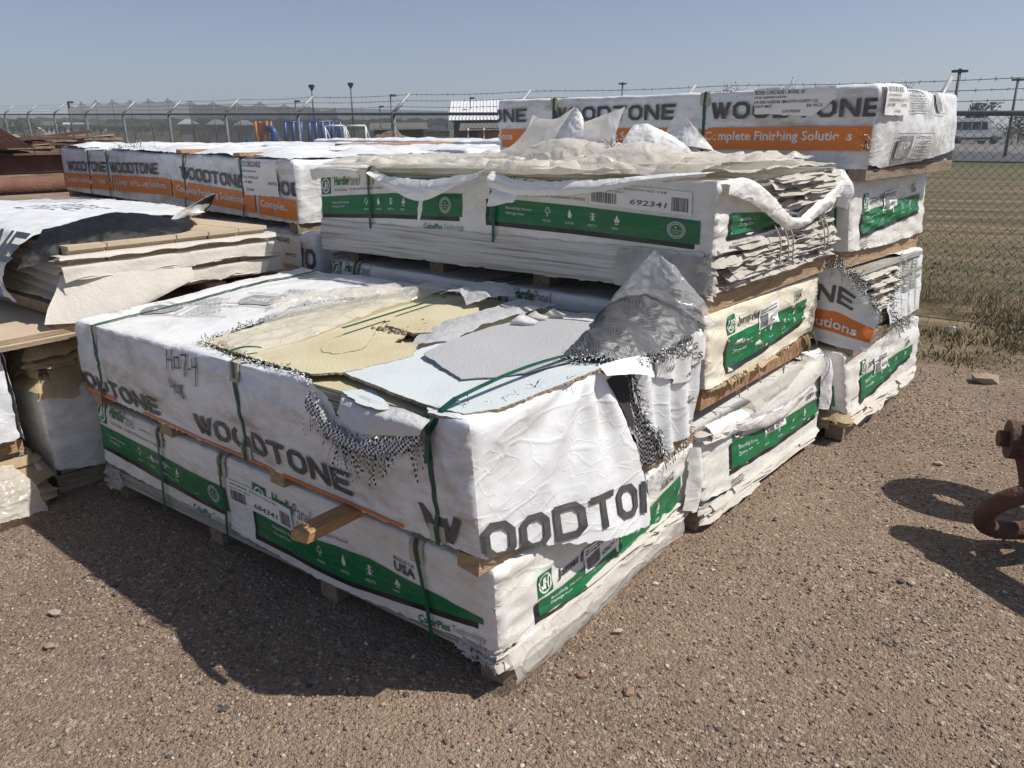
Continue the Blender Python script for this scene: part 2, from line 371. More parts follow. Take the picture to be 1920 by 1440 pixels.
ICON = {
 'drop': [[(.5, 1), (.78, .48), (.74, .2), (.5, .06), (.26, .2), (.22, .48)]],
 'flame': [[(.5, 1), (.66, .68), (.6, .42), (.5, .34), (.36, .45), (.34, .7)], [(.2, .6), (.34, .45), (.5, .34), (.4, .2), (.24, .22), (.14, .4)], [(.8, .65), (.66, .45), (.5, .34), (.6, .2), (.78, .22), (.86, .42)], [(.25, 0), (.75, 0), (.75, .1), (.25, .1)]],
 'ant': ring(.5, .8, 0, .12, 8)+ring(.5, .55, 0, .1, 8)+ring(.5, .25, 0, .16, 8)+stroke([(.5, .6), (.15, .85)], .05)+stroke([(.5, .6), (.85, .85)], .05)+stroke([(.5, .55), (.05, .5)], .05)+stroke([(.5, .55), (.95, .5)], .05)+stroke([(.5, .5), (.15, .1)], .05)+stroke([(.5, .5), (.85, .1)], .05),
 'cloud': stroke([(.2, .45), (.12, .65), (.3, .75), (.38, .95), (.65, .95), (.75, .72), (.92, .62), (.85, .45), (.2, .45)], .07)+stroke([(.35, .3), (.6, .3), (.55, .1), (.4, .12)], .07),
}
class Print:
    """flat artwork laid on one face of a wrap; x runs along ex, y along ey from o (face coordinates)"""
    def __init__(s): s.items = []
    def polys(s, face, P, m, o, ex, ey, sx=1, sy=1, layer=0, h=.02):
        o = np.array(o, float); ex = np.array(ex, float)*sx; ey = np.array(ey, float)*sy
        Q = [[tuple(o+ex*a[0]+ey*a[1]) for a in p] for p in P]
        s.items.append((face, split(Q, h), m, layer))
    def text(s, face, t, m, o, ex, ey, hgt, width=None, bold=0.0, shear=0, layer=1):
        V, F, asp = text_tris(t, bold, shear)
        if not len(V): return
        wd = width or hgt*asp
        s.polys(face, [[tuple(V[i]) for i in f] for f in F], m, o, ex, ey, wd, hgt, layer, .02)

def add_grid_poly(pr, face, poly, m, layer=0, h=.014, rag=0):
    V, F = fill(poly, h, rag)
    pr.items.append((face, [[tuple(V[i]) for i in f] for f in F], m, layer))

# ------------------------------------------------------------------ wrapped bundles
class Bundle:
    def __init__(s, name, label, cat, C, L=2.44, W=1.22, H=.36, r=.022, disp=None, seed=0, group=None, poff=.0026):
        s.poff = poff
        s.C = np.array(C, float).reshape(2, 2, 2, 3); s.L, s.W, s.H, s.r, s.seed = L, W, H, r, seed
        s.disp = disp
        c = s.C[:, :, 0].reshape(4, 3).mean(0)
        s.root = thing(name, label, cat, tuple(np.round(c, 3)), group)
    def M(s, P):
        a = (P[:, 0]/s.L)[:, None]; b = (P[:, 1]/s.W)[:, None]; c = (P[:, 2]/s.H)[:, None]; C = s.C
        L = lambda x, y, t: x*(1-t)+y*t
        return L(L(L(C[0,0,0], C[1,0,0], a), L(C[0,1,0], C[1,1,0], a), b), L(L(C[0,0,1], C[1,0,1], a), L(C[0,1,1], C[1,1,1], a), b), c)
    def P3(s, face, uv):
        u, v = uv[:, 0], uv[:, 1]; z = np.zeros(len(u))
        if face == 'front': return np.c_[u, z, v]
        if face == 'back': return np.c_[u, z+s.W, v]
        if face == 'end': return np.c_[z, u, v]
        if face == 'far': return np.c_[z+s.L, u, v]
        return np.c_[u, v, z+s.H]
    def surf(s, face, uv, off=0.0):
        uv = np.asarray(uv, float); P = s.P3(face, uv); r = s.r
        inner = np.c_[np.clip(P[:, 0], r, s.L-r), np.clip(P[:, 1], r, s.W-r), np.minimum(P[:, 2], s.H-r)]
        d = P-inner; ln = np.linalg.norm(d, axis=1); n = d/np.maximum(ln, 1e-9)[:, None]
        D = s.disp(P, n, s.seed) if s.disp is not None else 0
        Q = inner + n*(r+D+off)[:, None] if s.disp is not None else inner+n*(r+off)
        return s.M(Q)
    def wrap(s, name, patches, pr, mats, h=.016, rag=.004, label=None):
        """patches: (face, outline, material key, ragged?)"""
        names = []; V = []; F = []; MI = []; b = 0
        def idx(k):
            if k not in names: names.append(k)
            return names.index(k)
        for face, poly, mk, rg in patches:
            v, f = fill(poly, h, rag if rg else 0, keep=lambda p, fc=face: s.on_edge(fc, p))
            X = s.surf(face, v); V.append(X); F += [[b+i for i in t] for t in f]; MI += [idx(mk)]*len(f); b += len(X)
        for face, polys, mk, layer in (pr.items if pr else []):
            cen = np.array([np.mean(q, 0) for q in polys]); okp = np.zeros(len(cen), bool)
            for fc, po, _m, _r in patches:
                if fc == face: okp |= inside(np.asarray(po, float), cen)
            polys = [q for q, k_ in zip(polys, okp) if k_]
            if not polys: continue
            pts = np.array([p for q in polys for p in q]); X = s.surf(face, pts, s.poff+.0012*layer); V.append(X)
            k = b
            for q in polys: F.append(list(range(k, k+len(q)))); MI.append(idx(mk)); k += len(q)
            b = k
        V = np.concatenate(V)
        return mesh(name, V, F, [M[k] for k in names], s.root, MI, True, label=label)
    def on_edge(s, face, p):
        e = 1e-4
        lu = s.L if face in ('front', 'back', 'top') else s.W
        hv = s.W if face == 'top' else s.H
        return p[0] < e or p[0] > lu-e or p[1] > hv-e or (face == 'top' and p[1] < e)
    def boards(s, n, mk, top=None, h0=0.0, h1=None, inset=.012, jit=.006, name='board_stack'):
        h1 = s.H-.008 if h1 is None else h1; mb = MB(); th = (h1-h0)/n
        for i in range(n):
            j = RNG.normal(size=4)*jit; z0 = h0+i*th; z1 = z0+th*.86
            a0, a1, b0, b1 = inset+j[0], s.L-inset+j[1], inset+j[2], s.W-inset+j[3]
            P = np.array([[x, y, z] for z in (z0, z1) for y in (b0, b1) for x in (a1, a0)])
            mb.hexa(s.M(P), 1 if (top and i == n-1) else 0)
        return mb.build(name, [M[mk]]+([M[top]] if top else []), s.root)
    def runners(s, ss, depth, mk='wood_g', w_=.09, ext=.0):
        for q in ss:
            P = np.array([[x, y, 0] for y in (-ext, s.W+ext*.3) for x in (q+w_/2, q-w_/2)], float)
            T = s.M(P)-np.array([0, 0, .002]); Bm = T-np.array([0, 0, depth-.004])
            mb = MB(); mb.hexa(np.concatenate([Bm, T])+RNG.normal(size=(8, 3))*.002); mb.build('runner', M[mk], s.root)
    def strap(s, ss, top=True, h0=-.01, wid=.0145, prot=True, lean=0.0, off=.013):
        fr = np.linspace(h0, s.H, 26); L = [('front', (ss+lean*(s.H-v)/s.H, v)) for v in fr]
        if top: L += [('top', (ss+.0, t)) for t in np.linspace(.02, s.W-.02, 26)]
        A = []
        for du in (-wid/2, wid/2):
            for o in (off, off+.0022):
                X = np.concatenate([s.surf(fc, [(u+du, v)], o) for fc, (u, v) in L]); A.append(X)
        n = len(L); V = np.concatenate(A); F = []
        for i in range(n-1):
            for a, b in ((1, 3), (3, 2), (2, 0), (0, 1)): F.append((a*n+i, b*n+i, b*n+i+1, a*n+i+1))
        o = mesh('strap', V, F, M['strap'], s.root, smooth=False)
        if prot:
            P = []; lay = [('front', s.H-.075), ('front', s.H-.05), ('front', s.H-.02), ('front', s.H), ('top', .02), ('top', .05)]
            V = []
            for of in (.006, .0095):
                for fc, v in lay:
                    for du in (-.028, .028): V.append(s.surf(fc, [(ss+du, v)], of)[0])
            k = len(lay); F = []
            for q in (0, 2*k):
                for i in range(k-1): F.append((q+2*i, q+2*i+1, q+2*i+3, q+2*i+2))
            for i in range(k-1):
                F += [(2*i, 2*i+2, 2*k+2*i+2, 2*k+2*i), (2*i+1, 2*i+3, 2*k+2*i+3, 2*k+2*i+1)]
            F += [(0, 1, 2*k+1, 2*k), (2*k-2, 2*k-1, 4*k-1, 4*k-2)]
            mesh('edge_protector', V, F, M['card'], s.root, smooth=False)
        return o
    def ragged(s, name, face, n, v0, v1, u0, u1, mk, out=.05, wd=(.08, .3), drop=.05, label=None):
        """loose sheet edges sticking out between boards"""
        mb = MB()
        for i in range(n):
            u = random.uniform(u0, u1); v = v0+(v1-v0)*random.random(); wl = random.uniform(*wd); k = 7; o_ = out*random.uniform(.3, 1.2); dr = drop*random.uniform(.2, 1.2)
            us = np.clip(np.linspace(u-wl/2, u+wl/2, k), u0-.03, u1+.03); sd_ = random.random()*50
            rows = []
            for j, t in enumerate((0, .45, 1)):
                jit = pn(np.c_[us*14, np.full(k, sd_), np.full(k, j*3.)])
                o3 = -.01+o_*t*(1+.5*jit)
                rows.append((np.c_[us, v-dr*t*t*(1+.6*jit)+.012*jit], o3))
            V = np.concatenate([np.concatenate([s.surf(face, rw[q:q+1], float(of[q])) for q in range(k)]) for rw, of in rows])
            V = V + RNG.normal(size=V.shape)*.003
            F = [(r_*k+q, r_*k+q+1, (r_+1)*k+q+1, (r_+1)*k+q) for r_ in range(2) for q in range(k-1)]
            mb.add(V, F)
        return mb.build(name, M[mk], s.root, True, label=label)

def catmull(G, nu, nv):
    G = np.asarray(G, float)
    def interp(A, n):
        m = len(A); t = np.linspace(0, m-1, n); i = np.clip(np.floor(t).astype(int), 0, m-2); f = (t-i)[:, None, None]
        g = lambda k: A[np.clip(i+k, 0, m-1)]
        p0, p1, p2, p3 = g(-1), g(0), g(1), g(2)
        return .5*((2*p1)+(-p0+p2)*f+(2*p0-5*p1+4*p2-p3)*f*f+(-p0+3*p1-3*p2+p3)*f**3)
    A = interp(G, nu); return np.swapaxes(interp(np.swapaxes(A, 0, 1), nv), 0, 1)
def drape(name, G, nu, nv, mk, parent=None, amp=.01, sc=9.0, rag=.25, seed=0, rid=.5, loc=None, label=None, holes=0.0, mats=None, mi=None, thick=0.0, an=(1, 1, 1)):
    """free-hanging sheet through a lattice of 3-D points, wrinkled, with a ragged rim"""
    X = catmull(G, nu, nv); P = X.reshape(-1, 3)
    du = np.gradient(X, axis=0); dv = np.gradient(X, axis=1); N = np.cross(du, dv).reshape(-1, 3); N /= np.linalg.norm(N, axis=1)[:, None]+1e-9
    q = P*np.array(an)*sc+seed*7.7
    d = amp*((1-rid)*fbm(q, 3)+rid*(ridge(q*.8, 3)-.3))+amp*.25*fbm(q*3.1, 2)
    P = P+N*d[:, None]
    I = np.arange(nu*nv).reshape(nu, nv)
    U, Vv = np.meshgrid(np.linspace(0, 1, nu), np.linspace(0, 1, nv), indexing='ij')
    edge = np.minimum(np.minimum(U, 1-U)*nu, np.minimum(Vv, 1-Vv)*nv)/8.0
    nz = pn(np.c_[P*26+seed])*.5+pn(np.c_[P*9-seed])*.6
    ok = (edge.ravel()+.02) > rag*(nz+.25)
    if holes: ok &= (pn(P*11+seed*3+5) < holes)
    ok = ok.reshape(nu, nv)
    F = [(I[i, j], I[i+1, j], I[i+1, j+1], I[i, j+1]) for i in range(nu-1) for j in range(nv-1) if ok[i, j] and ok[i+1, j] and ok[i+1, j+1] and ok[i, j+1]]
    o = mesh(name, P, F, mats or M[mk], parent, None, True, loc, label)
    if mi is not None:
        C = np.array([P[list(f)].mean(0) for f in F]); o.data.polygons.foreach_set('material_index', np.array([mi(c) for c in C], dtype=np.int32))
    if thick:
        md = o.modifiers.new('thickness', 'SOLIDIFY'); md.thickness = thick; md.offset = 0
    return o
def slab(name, poly, z0, th, mk, edge_mk, parent=None, rag=0.0, ragh=.02, tilt=(0, 0), loc=None, label=None, sag=0.0):
    """flat board piece with a broken outline and real thickness"""
    v, f = fill(poly, .05, rag, ragh); n = len(v); c = v.mean(0)
    z = z0+(v[:, 0]-c[0])*tilt[0]+(v[:, 1]-c[1])*tilt[1]+sag*pn(np.c_[v*3, np.zeros(n)])
    V = np.concatenate([np.c_[v, z+th], np.c_[v, z]]); F = list(f)+[tuple(n+i for i in reversed(t)) for t in f]; MI = [0]*len(f)*2
    cnt = {}
    for t in f:
        for i in range(len(t)):
            e = (t[i], t[(i+1) % len(t)]); cnt[e] = 1
    for a, b in list(cnt):
        if (b, a) not in cnt: F.append((b, a, n+a, n+b)); MI.append(1)
    return mesh(name, V, F, [M[mk], M[edge_mk]], parent, MI, False, loc, label)
def frays(name, paths, n, ln, parent=None, wid=.004, dirs=None, grav=.6, mats=('dark', 'pwhite'), dash=.008, loc=None):
    """dashed black and white yarns along torn edges; paths are 3-D polylines"""
    last = None
    for pi, path in enumerate(paths):
        mb = MB()
        path = np.asarray(path, float); seg = np.linalg.norm(np.diff(path, axis=0), axis=1); cum = np.r_[0, np.cumsum(seg)]
        for k in range(n[pi] if isinstance(n, (list, tuple)) else n):
            t = random.random()*cum[-1]; i = min(np.searchsorted(cum, t, side='right')-1, len(seg)-1)
            p = path[i]+(path[i+1]-path[i])*(t-cum[i])/max(seg[i], 1e-9)
            d0 = np.array(dirs[pi] if dirs is not None else (0, 0, 0), float)+RNG.normal(size=3)*.55
            d0 /= np.linalg.norm(d0); L_ = ln*random.uniform(.25, 1.25); m_ = max(2, int(L_/dash)); st = L_/m_; cur = p.copy(); d = d0.copy(); side = np.cross(d, RNG.normal(size=3)); side /= np.linalg.norm(side)
            pts = [cur.copy()]
            for q in range(m_):
                d = d+np.array([0, 0, -grav])*st*8+RNG.normal(size=3)*.12; d /= np.linalg.norm(d); cur = cur+d*st; pts.append(cur.copy())
            pts = np.array(pts); ph = random.randint(0, 1); w0 = wid*random.uniform(.5, 1.1)
            for q in range(m_):
                a, b = pts[q], pts[q+1]
                mb.add([a-side*w0/2, a+side*w0/2, b+side*w0/2, b-side*w0/2], [(0, 1, 2, 3)], (q+ph) % 2)
        last = mb.build(name, [M[a] for a in mats], parent, loc=loc)
    return last
# ------------------------------------------------------------------ wrap wrinkles
def d_paper(slope=.0, amp=1.0, endamp=1.0):
    def f(P, n, sd):
        q = P+sd*3.17; s, t, h = P.T; wf, we, wt = n[:, 1]**2, n[:, 0]**2, n[:, 2]**2
        low = .010*fbm(q*np.array([1.3, 1.8, 2.6]), 2)
        hf = ridge(np.c_[q[:, 0]*1.1, q[:, 1]*1.1, (q[:, 2]+slope*q[:, 0])*13], 2)
        he = ridge(np.c_[q[:, 0]*3, q[:, 1]*2.0, (q[:, 2]+.10*q[:, 1])*15], 3)
        ed = np.exp(-np.minimum(t, 10)/.05)                       # crimps beside the corner fold
        cr = fbm(q*np.array([10, 10, 16]), 3)
        pl = np.sin(h*150+5*fbm(q*6, 1))*ed
        return low+amp*(.0045*hf*wf+.010*fbm(q*np.array([3, 3, 5]), 3)*wt)+endamp*we*(.0135*(he-.2)+.005*pl)+.003*cr+.003*pl*wf*np.exp(-s/.04)
    return f
def d_woven(amp=1.0, straps=(), fold=1.0):
    def f(P, n, sd):
        q = P+sd*2.71; s, t, h = P.T; wf, we, wt = n[:, 1]**2, n[:, 0]**2, n[:, 2]**2
        low = .013*fbm(q*np.array([1.4, 1.7, 2.2]), 2)
        dg = ridge(np.c_[(q[:, 0]*.8+q[:, 2]*1.6)*2.4, q[:, 1]*1.4, (q[:, 2]-.22*q[:, 0])*9], 3)
        tp = fbm(q*np.array([4.5, 4.5, 4]), 4)
        en = ridge(np.c_[q[:, 0]*3, (q[:, 1]+.4*q[:, 2])*5.0, (q[:, 2]-.5*q[:, 1])*4.2], 3)
        D = low+amp*(.0048*fold*(dg-.2)*wf+.014*tp*wt+.011*(en-.2)*we)+.003*fbm(q*15, 3)
        for ss in straps:
            near = np.exp(-((s-ss)/.06)**2)
            D = D-near*.012*(sstep(.5, 1, h/np.maximum(P[:, 2].max(), .1)))*np.maximum(wf, wt)
            rad = np.abs(s-ss)+.5*np.abs(h-.33)
            D = D+.007*np.sin(np.arctan2(h-.36, s-ss)*9+sd)*np.exp(-((s-ss)**2+(h-.36)**2)/.03)*(1-np.exp(-((s-ss)**2+(h-.36)**2)/.006))*wf
        return D
    return f

# ------------------------------------------------------------------ artwork of the two kinds of wrap
def mapper(sg, u0, top, bot, HB=.11):
    """metric band coordinates (X along, Y up from the band's lower edge) to face coordinates"""
    tu, tv = zip(*top); bu, bv = zip(*bot)
    def fn(P):
        P = np.asarray(P, float); X, Y = P[:, 0], P[:, 1]
        a = np.interp(X, tu, tv); b = np.interp(X, bu, bv)
        v = np.where(Y < 0, b+Y, np.where(Y > HB, a+Y-HB, b+(a-b)*Y/HB))
        return np.c_[u0+sg*X, v]
    return fn
def put(pr, face, P, mk, fn, x, y, w_, h, layer=1, sp=.02):
    Q = split([[(x+a[0]*w_, y+a[1]*h) for a in p] for p in P], sp)
    pts = fn(np.array([a for p in Q for a in p])); o = []; k = 0
    for p in Q: o.append([tuple(z) for z in pts[k:k+len(p)]]); k += len(p)
    pr.items.append((face, o, mk, layer))
def puttext(pr, face, t, mk, fn, x, y, h, w_=None, bold=0.0, shear=0, layer=1):
    V, F, asp = text_tris(t, bold, shear)
    if len(V): put(pr, face, [[tuple(V[i]) for i in f] for f in F], mk, fn, x, y, w_ or h*asp, h, layer)
def jh(pr, face, fn, x, y, s):
    put(pr, face, rect(0, 0, 1, 1), 'green', fn, x, y, s, s, 0)
    put(pr, face, ring(.5, .5, .36, .44, 24), 'pwhite', fn, x, y, s, s, 1)
    put(pr, face, stroke([(.46, .72), (.40, .34), (.30, .30), (.27, .40)], .09)+stroke([(.55, .72), (.48, .26)], .08)+stroke([(.75, .72), (.68, .26)], .08)+stroke([(.52, .5), (.72, .5)], .08), 'pwhite', fn, x, y, s, s, 1)
def barcode(w_, seed):
    r = random.Random(seed); x = 0; o = []
    while x < 1:
        a = r.uniform(.012, .045); o.append([(x, 0), (min(x+a, 1), 0), (min(x+a, 1), 1), (x, 1)]); x += a+r.uniform(.012, .04)
    return o
def lines(n, seed, lo=.5):
    r = random.Random(seed); o = []
    for i in range(n):
        y = 1-(i+1)/n; x = 0; e = r.uniform(lo, 1)
        while x < e:
            a = r.uniform(.04, .13); o.append([(x, y), (min(x+a, e), y), (min(x+a, e), y+.5/n), (x, y+.5/n)]); x += a+.03
    return o
def seal(pr, face, fn, cx, cy, r):
    put(pr, face, ring(0, 0, .93, 1, 28)+ring(0, 0, .66, .72, 24), 'pwhite', fn, cx, cy, r, r, 1)
    puttext(pr, face, '8', 'pwhite', fn, cx-.006, cy+r*.15, r*.28)
    puttext(pr, face, 'MILLION', 'pwhite', fn, cx-r*.5, cy-r*.14, r*.2, r)
    puttext(pr, face, 'HOMES', 'pwhite', fn, cx-r*.35, cy-r*.42, r*.16, r*.7)
    for i in range(20):
        a = 2*math.pi*i/20; put(pr, face, rect(-.06, -.05, .06, .05), 'pwhite', fn, cx+r*.82*math.cos(a), cy+r*.82*math.sin(a), r, r, 1)
def band(pr, face, sg, u0, ln, top, bot, left_black=False, icons=.3, logo=True, word='Panel', made=False, cp=True, label=None, step=.085, ant=True, seal_at=None, kind='side', HB=.11):
    fn = mapper(sg, u0, top, bot, HB)
    n = max(4, int(ln/.02)); xs = np.linspace(0, ln, n+1)
    P = []
    for i in range(n):
        for k in range(5): P.append([(xs[i], HB*k/5), (xs[i+1], HB*k/5), (xs[i+1], HB*(k+1)/5), (xs[i], HB*(k+1)/5)])
    put(pr, face, P, 'green', fn, 0, 0, 1, 1, 0, 5)
    x0 = -.022 if left_black else 0
    put(pr, face, rect(x0, -.02, ln-.02, -.0005), 'black', fn, 0, 0, 1, 1, 0)
    if left_black: put(pr, face, rect(-.022, -.0005, -.0005, HB*.94), 'black', fn, 0, 0, 1, 1, 0)
    q = HB/.11
    if kind == 'side':
        puttext(pr, face, 'Beautifully Resists', 'pwhite', fn, .10, HB*.55, .017, .15)
        puttext(pr, face, 'Damage from', 'pwhite', fn, .10, HB*.33, .017, .105)
    else:
        puttext(pr, face, 'Beautifully Resists', 'pwhite', fn, .06, HB*.56, .020, .17)
        puttext(pr, face, 'Damage from', 'pwhite', fn, .06, HB*.30, .020, .12)
    for i, (nm, tx) in enumerate((('cloud', 'WEATHER'), ('drop', 'WATER'), ('ant', 'PESTS'), ('flame', 'FIRE'))):
        if not ant and i > 2: break
        x = icons+i*step
        put(pr, face, ICON[nm], 'pwhite', fn, x, HB*.42, .036*q, .045*q, 1)
        puttext(pr, face, tx, 'pwhite', fn, x-.005, HB*.20, .011*q, .046 if len(tx) > 4 else .03)
    if seal_at: seal(pr, face, fn, seal_at, HB*.5, HB*.36)
    if cp:
        puttext(pr, face, 'ColorPlus', 'green', fn, ln-.27, -.062, .027, .135, .02)
        puttext(pr, face, 'Technology', 'inkgrey' if False else 'ink', fn, ln-.125, -.066, .031, .135, -.012)
    if logo:
        jh(pr, face, fn, .0, HB+.012, .085)
        puttext(pr, face, 'Hardie', 'green', fn, .12, HB+.052, .045, .125, .03, .12)
        puttext(pr, face, word, 'ink', fn, .248, HB+.048, .049, .10, -.012)
        puttext(pr, face, 'Vertical Siding  /  Paneles de Revestimiento Vertical', 'ink', fn, .115, HB+.02, .017, .42)
    if made:
        puttext(pr, face, 'MADE IN THE', 'ink', fn, made, HB+.050, .013, .09, .01)
        puttext(pr, face, 'USA', 'ink', fn, made, HB+.014, .032, .09, .03)
    if label:
        x, y, w_, h, num = label
        put(pr, face, rect(0, 0, 1, 1), 'label', fn, x, y, w_, h, 2)
        puttext(pr, face, 'HARDIEPANEL SMOOTH N25 4\'X8\'', 'ink', fn, x+.012, y+h*.82, h*.10, w_*.75, 0, 0, 3)
        puttext(pr, face, 'LIGHT MIST GRAY', 'ink', fn, x+.012, y+h*.66, h*.08, w_*.35, 0, 0, 3)
        put(pr, face, barcode(1, 3), 'ink', fn, x+.012, y+h*.12, w_*.26, h*.48, 3)
        puttext(pr, face, num, 'ink', fn, x+w_*.42, y+h*.2, h*.24, w_*.36, .01, .15, 3)
        put(pr, face, barcode(1, 9), 'ink', fn, x+w_*.82, y+h*.12, w_*.15, h*.6, 3)
    return fn
def endart(pr, t0, ln, top, bot, num='684341', lab=.26, ant=True):
    fn = band(pr, 'end', 1, t0, ln, top, bot, True, .30, False, cp=False, step=.135*ln/.85, ant=ant, kind='end', HB=.10)
    jh(pr, 'end', fn, -.005, .108, .078)
    puttext(pr, 'end', 'James', 'ink', fn, .10, .125, .038, .125, .03, .14)
    puttext(pr, 'end', 'Hardie', 'ink', fn, .235, .125, .038, .14, .03, .14)
    puttext(pr, 'end', 'USA', 'ink', fn, ln-.16, .118, .03, .085, .03, .2)
    puttext(pr, 'end', 'MADE IN THE', 'ink', fn, ln-.16, .152, .012, .085, .01, .2)
    put(pr, 'end', rect(0, 0, 1, 1), 'label', fn, lab, .07, .22, .095, 2)
    put(pr, 'end', lines(2, 5, .8), 'ink', fn, lab+.01, .135, .2, .025, 3)
    put(pr, 'end', barcode(1, 4), 'ink', fn, lab+.012, .078, .08, .05, 3)
    puttext(pr, 'end', num, 'ink', fn, lab+.105, .085, .022, .1, .01, .15, 3)
    put(pr, 'end', lines(4, 8, .7), 'ink', fn, -.01, -.085, .13, .045, 1)
    return fn
def words(pr, face, sg, starts, fnv, hl, mk='ink', width=.86):
    for u in starts:
        put(pr, face, LOGO, mk, fnv, u, 0, width/LOGOW, hl, 1, .016)

# ================================================================== BUNDLES
C8 = {
'A':[(0.009,0.014,0.081),(-0.001,0.006,0.409),(-0.015,1.220,0.088),(-0.001,1.224,0.405),(-2.425,-0.035,0.007),(-2.438,0.000,0.396),(-2.431,1.199,0.034),(-2.439,1.220,0.397)],
'B':[(-0.005,-0.037,0.464),(-0.017,-0.056,0.860),(0.014,1.187,0.470),(0.018,1.187,0.878),(-2.447,-0.027,0.464),(-2.434,-0.038,0.792),(-2.432,1.197,0.461),(-2.430,1.203,0.868)],
'S2a':[(0.036,1.256,0.075),(-0.008,1.265,0.454),(0.084,2.510,0.084),(0.064,2.516,0.492),(-2.401,1.273,0.06),(-2.414,1.273,0.458),(-2.387,2.503,0.06),(-2.393,2.505,0.470)],
'S2b':[(-0.001,1.286,0.603),(-0.016,1.271,0.902),(0.002,2.502,0.592),(0.006,2.498,0.884),(-2.387,1.326,0.574),(-2.365,1.357,0.893),(-2.387,2.546,0.574),(-2.387,2.546,0.884)],
'S2c':[(-0.004,1.271,0.989),(-0.000,1.270,1.396),(0.044,2.499,1.000),(0.049,2.498,1.411),(-2.416,1.341,0.966),(-2.414,1.353,1.402),(-2.401,2.552,0.972),(-2.400,2.559,1.399)],
'S3a':[(0.197,2.612,0.124),(0.139,2.594,0.482),(0.234,3.829,0.117),(0.225,3.823,0.463),(-2.297,2.590,0.100),(-2.314,2.584,0.460),(-2.286,3.809,0.098),(-2.289,3.807,0.454)],
'S3b':[(0.191,2.624,0.532),(0.129,2.614,0.907),(0.205,3.831,0.505),(0.183,3.839,0.886),(-2.313,2.607,0.530),(-2.331,2.604,0.881),(-2.309,3.823,0.516),(-2.315,3.826,0.875)],
'S3c':[(0.097,2.601,0.992),(0.072,2.595,1.345),(0.160,3.830,0.963),(0.137,3.829,1.337),(-2.341,2.600,0.984),(-2.348,2.598,1.327),(-2.322,3.823,0.975),(-2.329,3.823,1.318)],
'S3d':[(0.143,2.600,1.384),(0.147,2.602,1.764),(0.269,3.836,1.393),(0.243,3.833,1.755),(-2.247,2.717,1.403),(-2.252,2.712,1.784),(-2.231,3.919,1.402),(-2.234,3.916,1.778)],
'W1':[(-2.645,1.355,1.078),(-2.646,1.354,1.439),(-2.529,2.597,1.083),(-2.530,2.596,1.448),(-6.619,1.665,1.129),(-6.616,1.667,1.507),(-6.509,2.911,1.113),(-6.507,2.912,1.488)],
}
def full(face, b): 
    u = b.W if face in ('end', 'far') else b.L; v = b.W if face == 'top' else b.H
    return [(0, 0), (u, 0), (u, v), (0, v)]
G_ST = 'wrapped panel bundles piled on skids'

# ---- A: front lower bundle
A = Bundle('panel_bundle', 'white paper-wrapped panel bundle with a green band lying on the gravel at the very front', 'bundle', C8['A'], H=.33, disp=d_paper(.02), seed=1, group=G_ST)
pr = Print()
band(pr, 'front', -1, 2.435, 1.07, [(0, .242), (.32, .231), (.58, .219), (.86, .207), (1.09, .207)], [(0, .157), (.30, .147), (.56, .13), (.84, .119), (1.085, .115)], True, .36, True, step=.105, seal_at=.97)
fn2 = band(pr, 'front', -1, 1.17, 1.12, [(0, .184), (.33, .168), (.46, .180), (.64, .190), (.83, .174), (.96, .168), (1.10, .157)], [(0, .08), (.18, .077), (.35, .068), (.54, .072), (.82, .103), (.95, .117), (1.09, .136)], True, .36, True, step=.13, made=.76, label=(-.165, .095, .40, .085, '684341'))
endart(pr, .19, .93, [(0, .140), (.15, .130), (.275, .134), (.48, .150), (.70, .18), (.92, .215)], [(0, .085), (.15, .062), (.31, .046), (.52, .040), (.76, .064), (.95, .10)], '684341', .25)
A.wrap('wrap', [
    ('front', [(0, .064), (.39, .036), (.82, .016), (1.34, .052), (1.82, .067), (2.44, .089), (2.44, .33), (0, .33)], 'hardie', 1),
    ('end', [(0, .064), (.3, .018), (.6, .006), (.9, .018), (1.22, .05), (1.22, .33), (0, .33)], 'hardie', 1),
    ('top', full('top', A), 'hardie', 0), ('back', full('back', A), 'hardie', 0), ('far', full('far', A), 'hardie', 0)], pr, None, .017)
A.boards(24, 'board_edge', None, 0, .31)
A.runners([.06, .82, 1.55, 2.35], .082, 'wood_g', .09, -.035)
for s_, l_ in ((.30, -.05), (1.37, .0), (1.86, .0)): A.strap(s_, False, -.0, lean=l_)
A.ragged('loose_sheet_edge', 'end', 40, .0, .09, 0, 1.2, 'cpaper', .025, (.15, .5), .025)
A.ragged('loose_sheet_edge', 'front', 26, .0, .07, 0, .16, 'paper', .016, (.03, .09), .016)
A.ragged('loose_sheet_edge', 'front', 26, .0, .07, 2.3, 2.44, 'paper', .02, (.03, .1), .018)
# clear inner film hanging under the wrap's end
drape('inner_film', [[A.surf('end', [(t, v)], o)[0] for t in np.linspace(.02, 1.15, 7)] for v, o in ((.05, .003), (.01, .018), (-.03, .03), (-.058, .026))], 22, 90, 'film', A.root, .016, 7, .35, 3)
# gathered sleeve corner at the right rear
drape('corner_flap', [[(0.0, 1.16, .405), (.03, 1.20, .40), (.01, 1.235, .37)], [(.012, 1.15, .28), (.045, 1.205, .27), (.03, 1.245, .25)], [(.01, 1.12, .14), (.04, 1.19, .12), (.03, 1.24, .12)]], 26, 18, 'hardie', A.root, .012, 7, .1, 5)

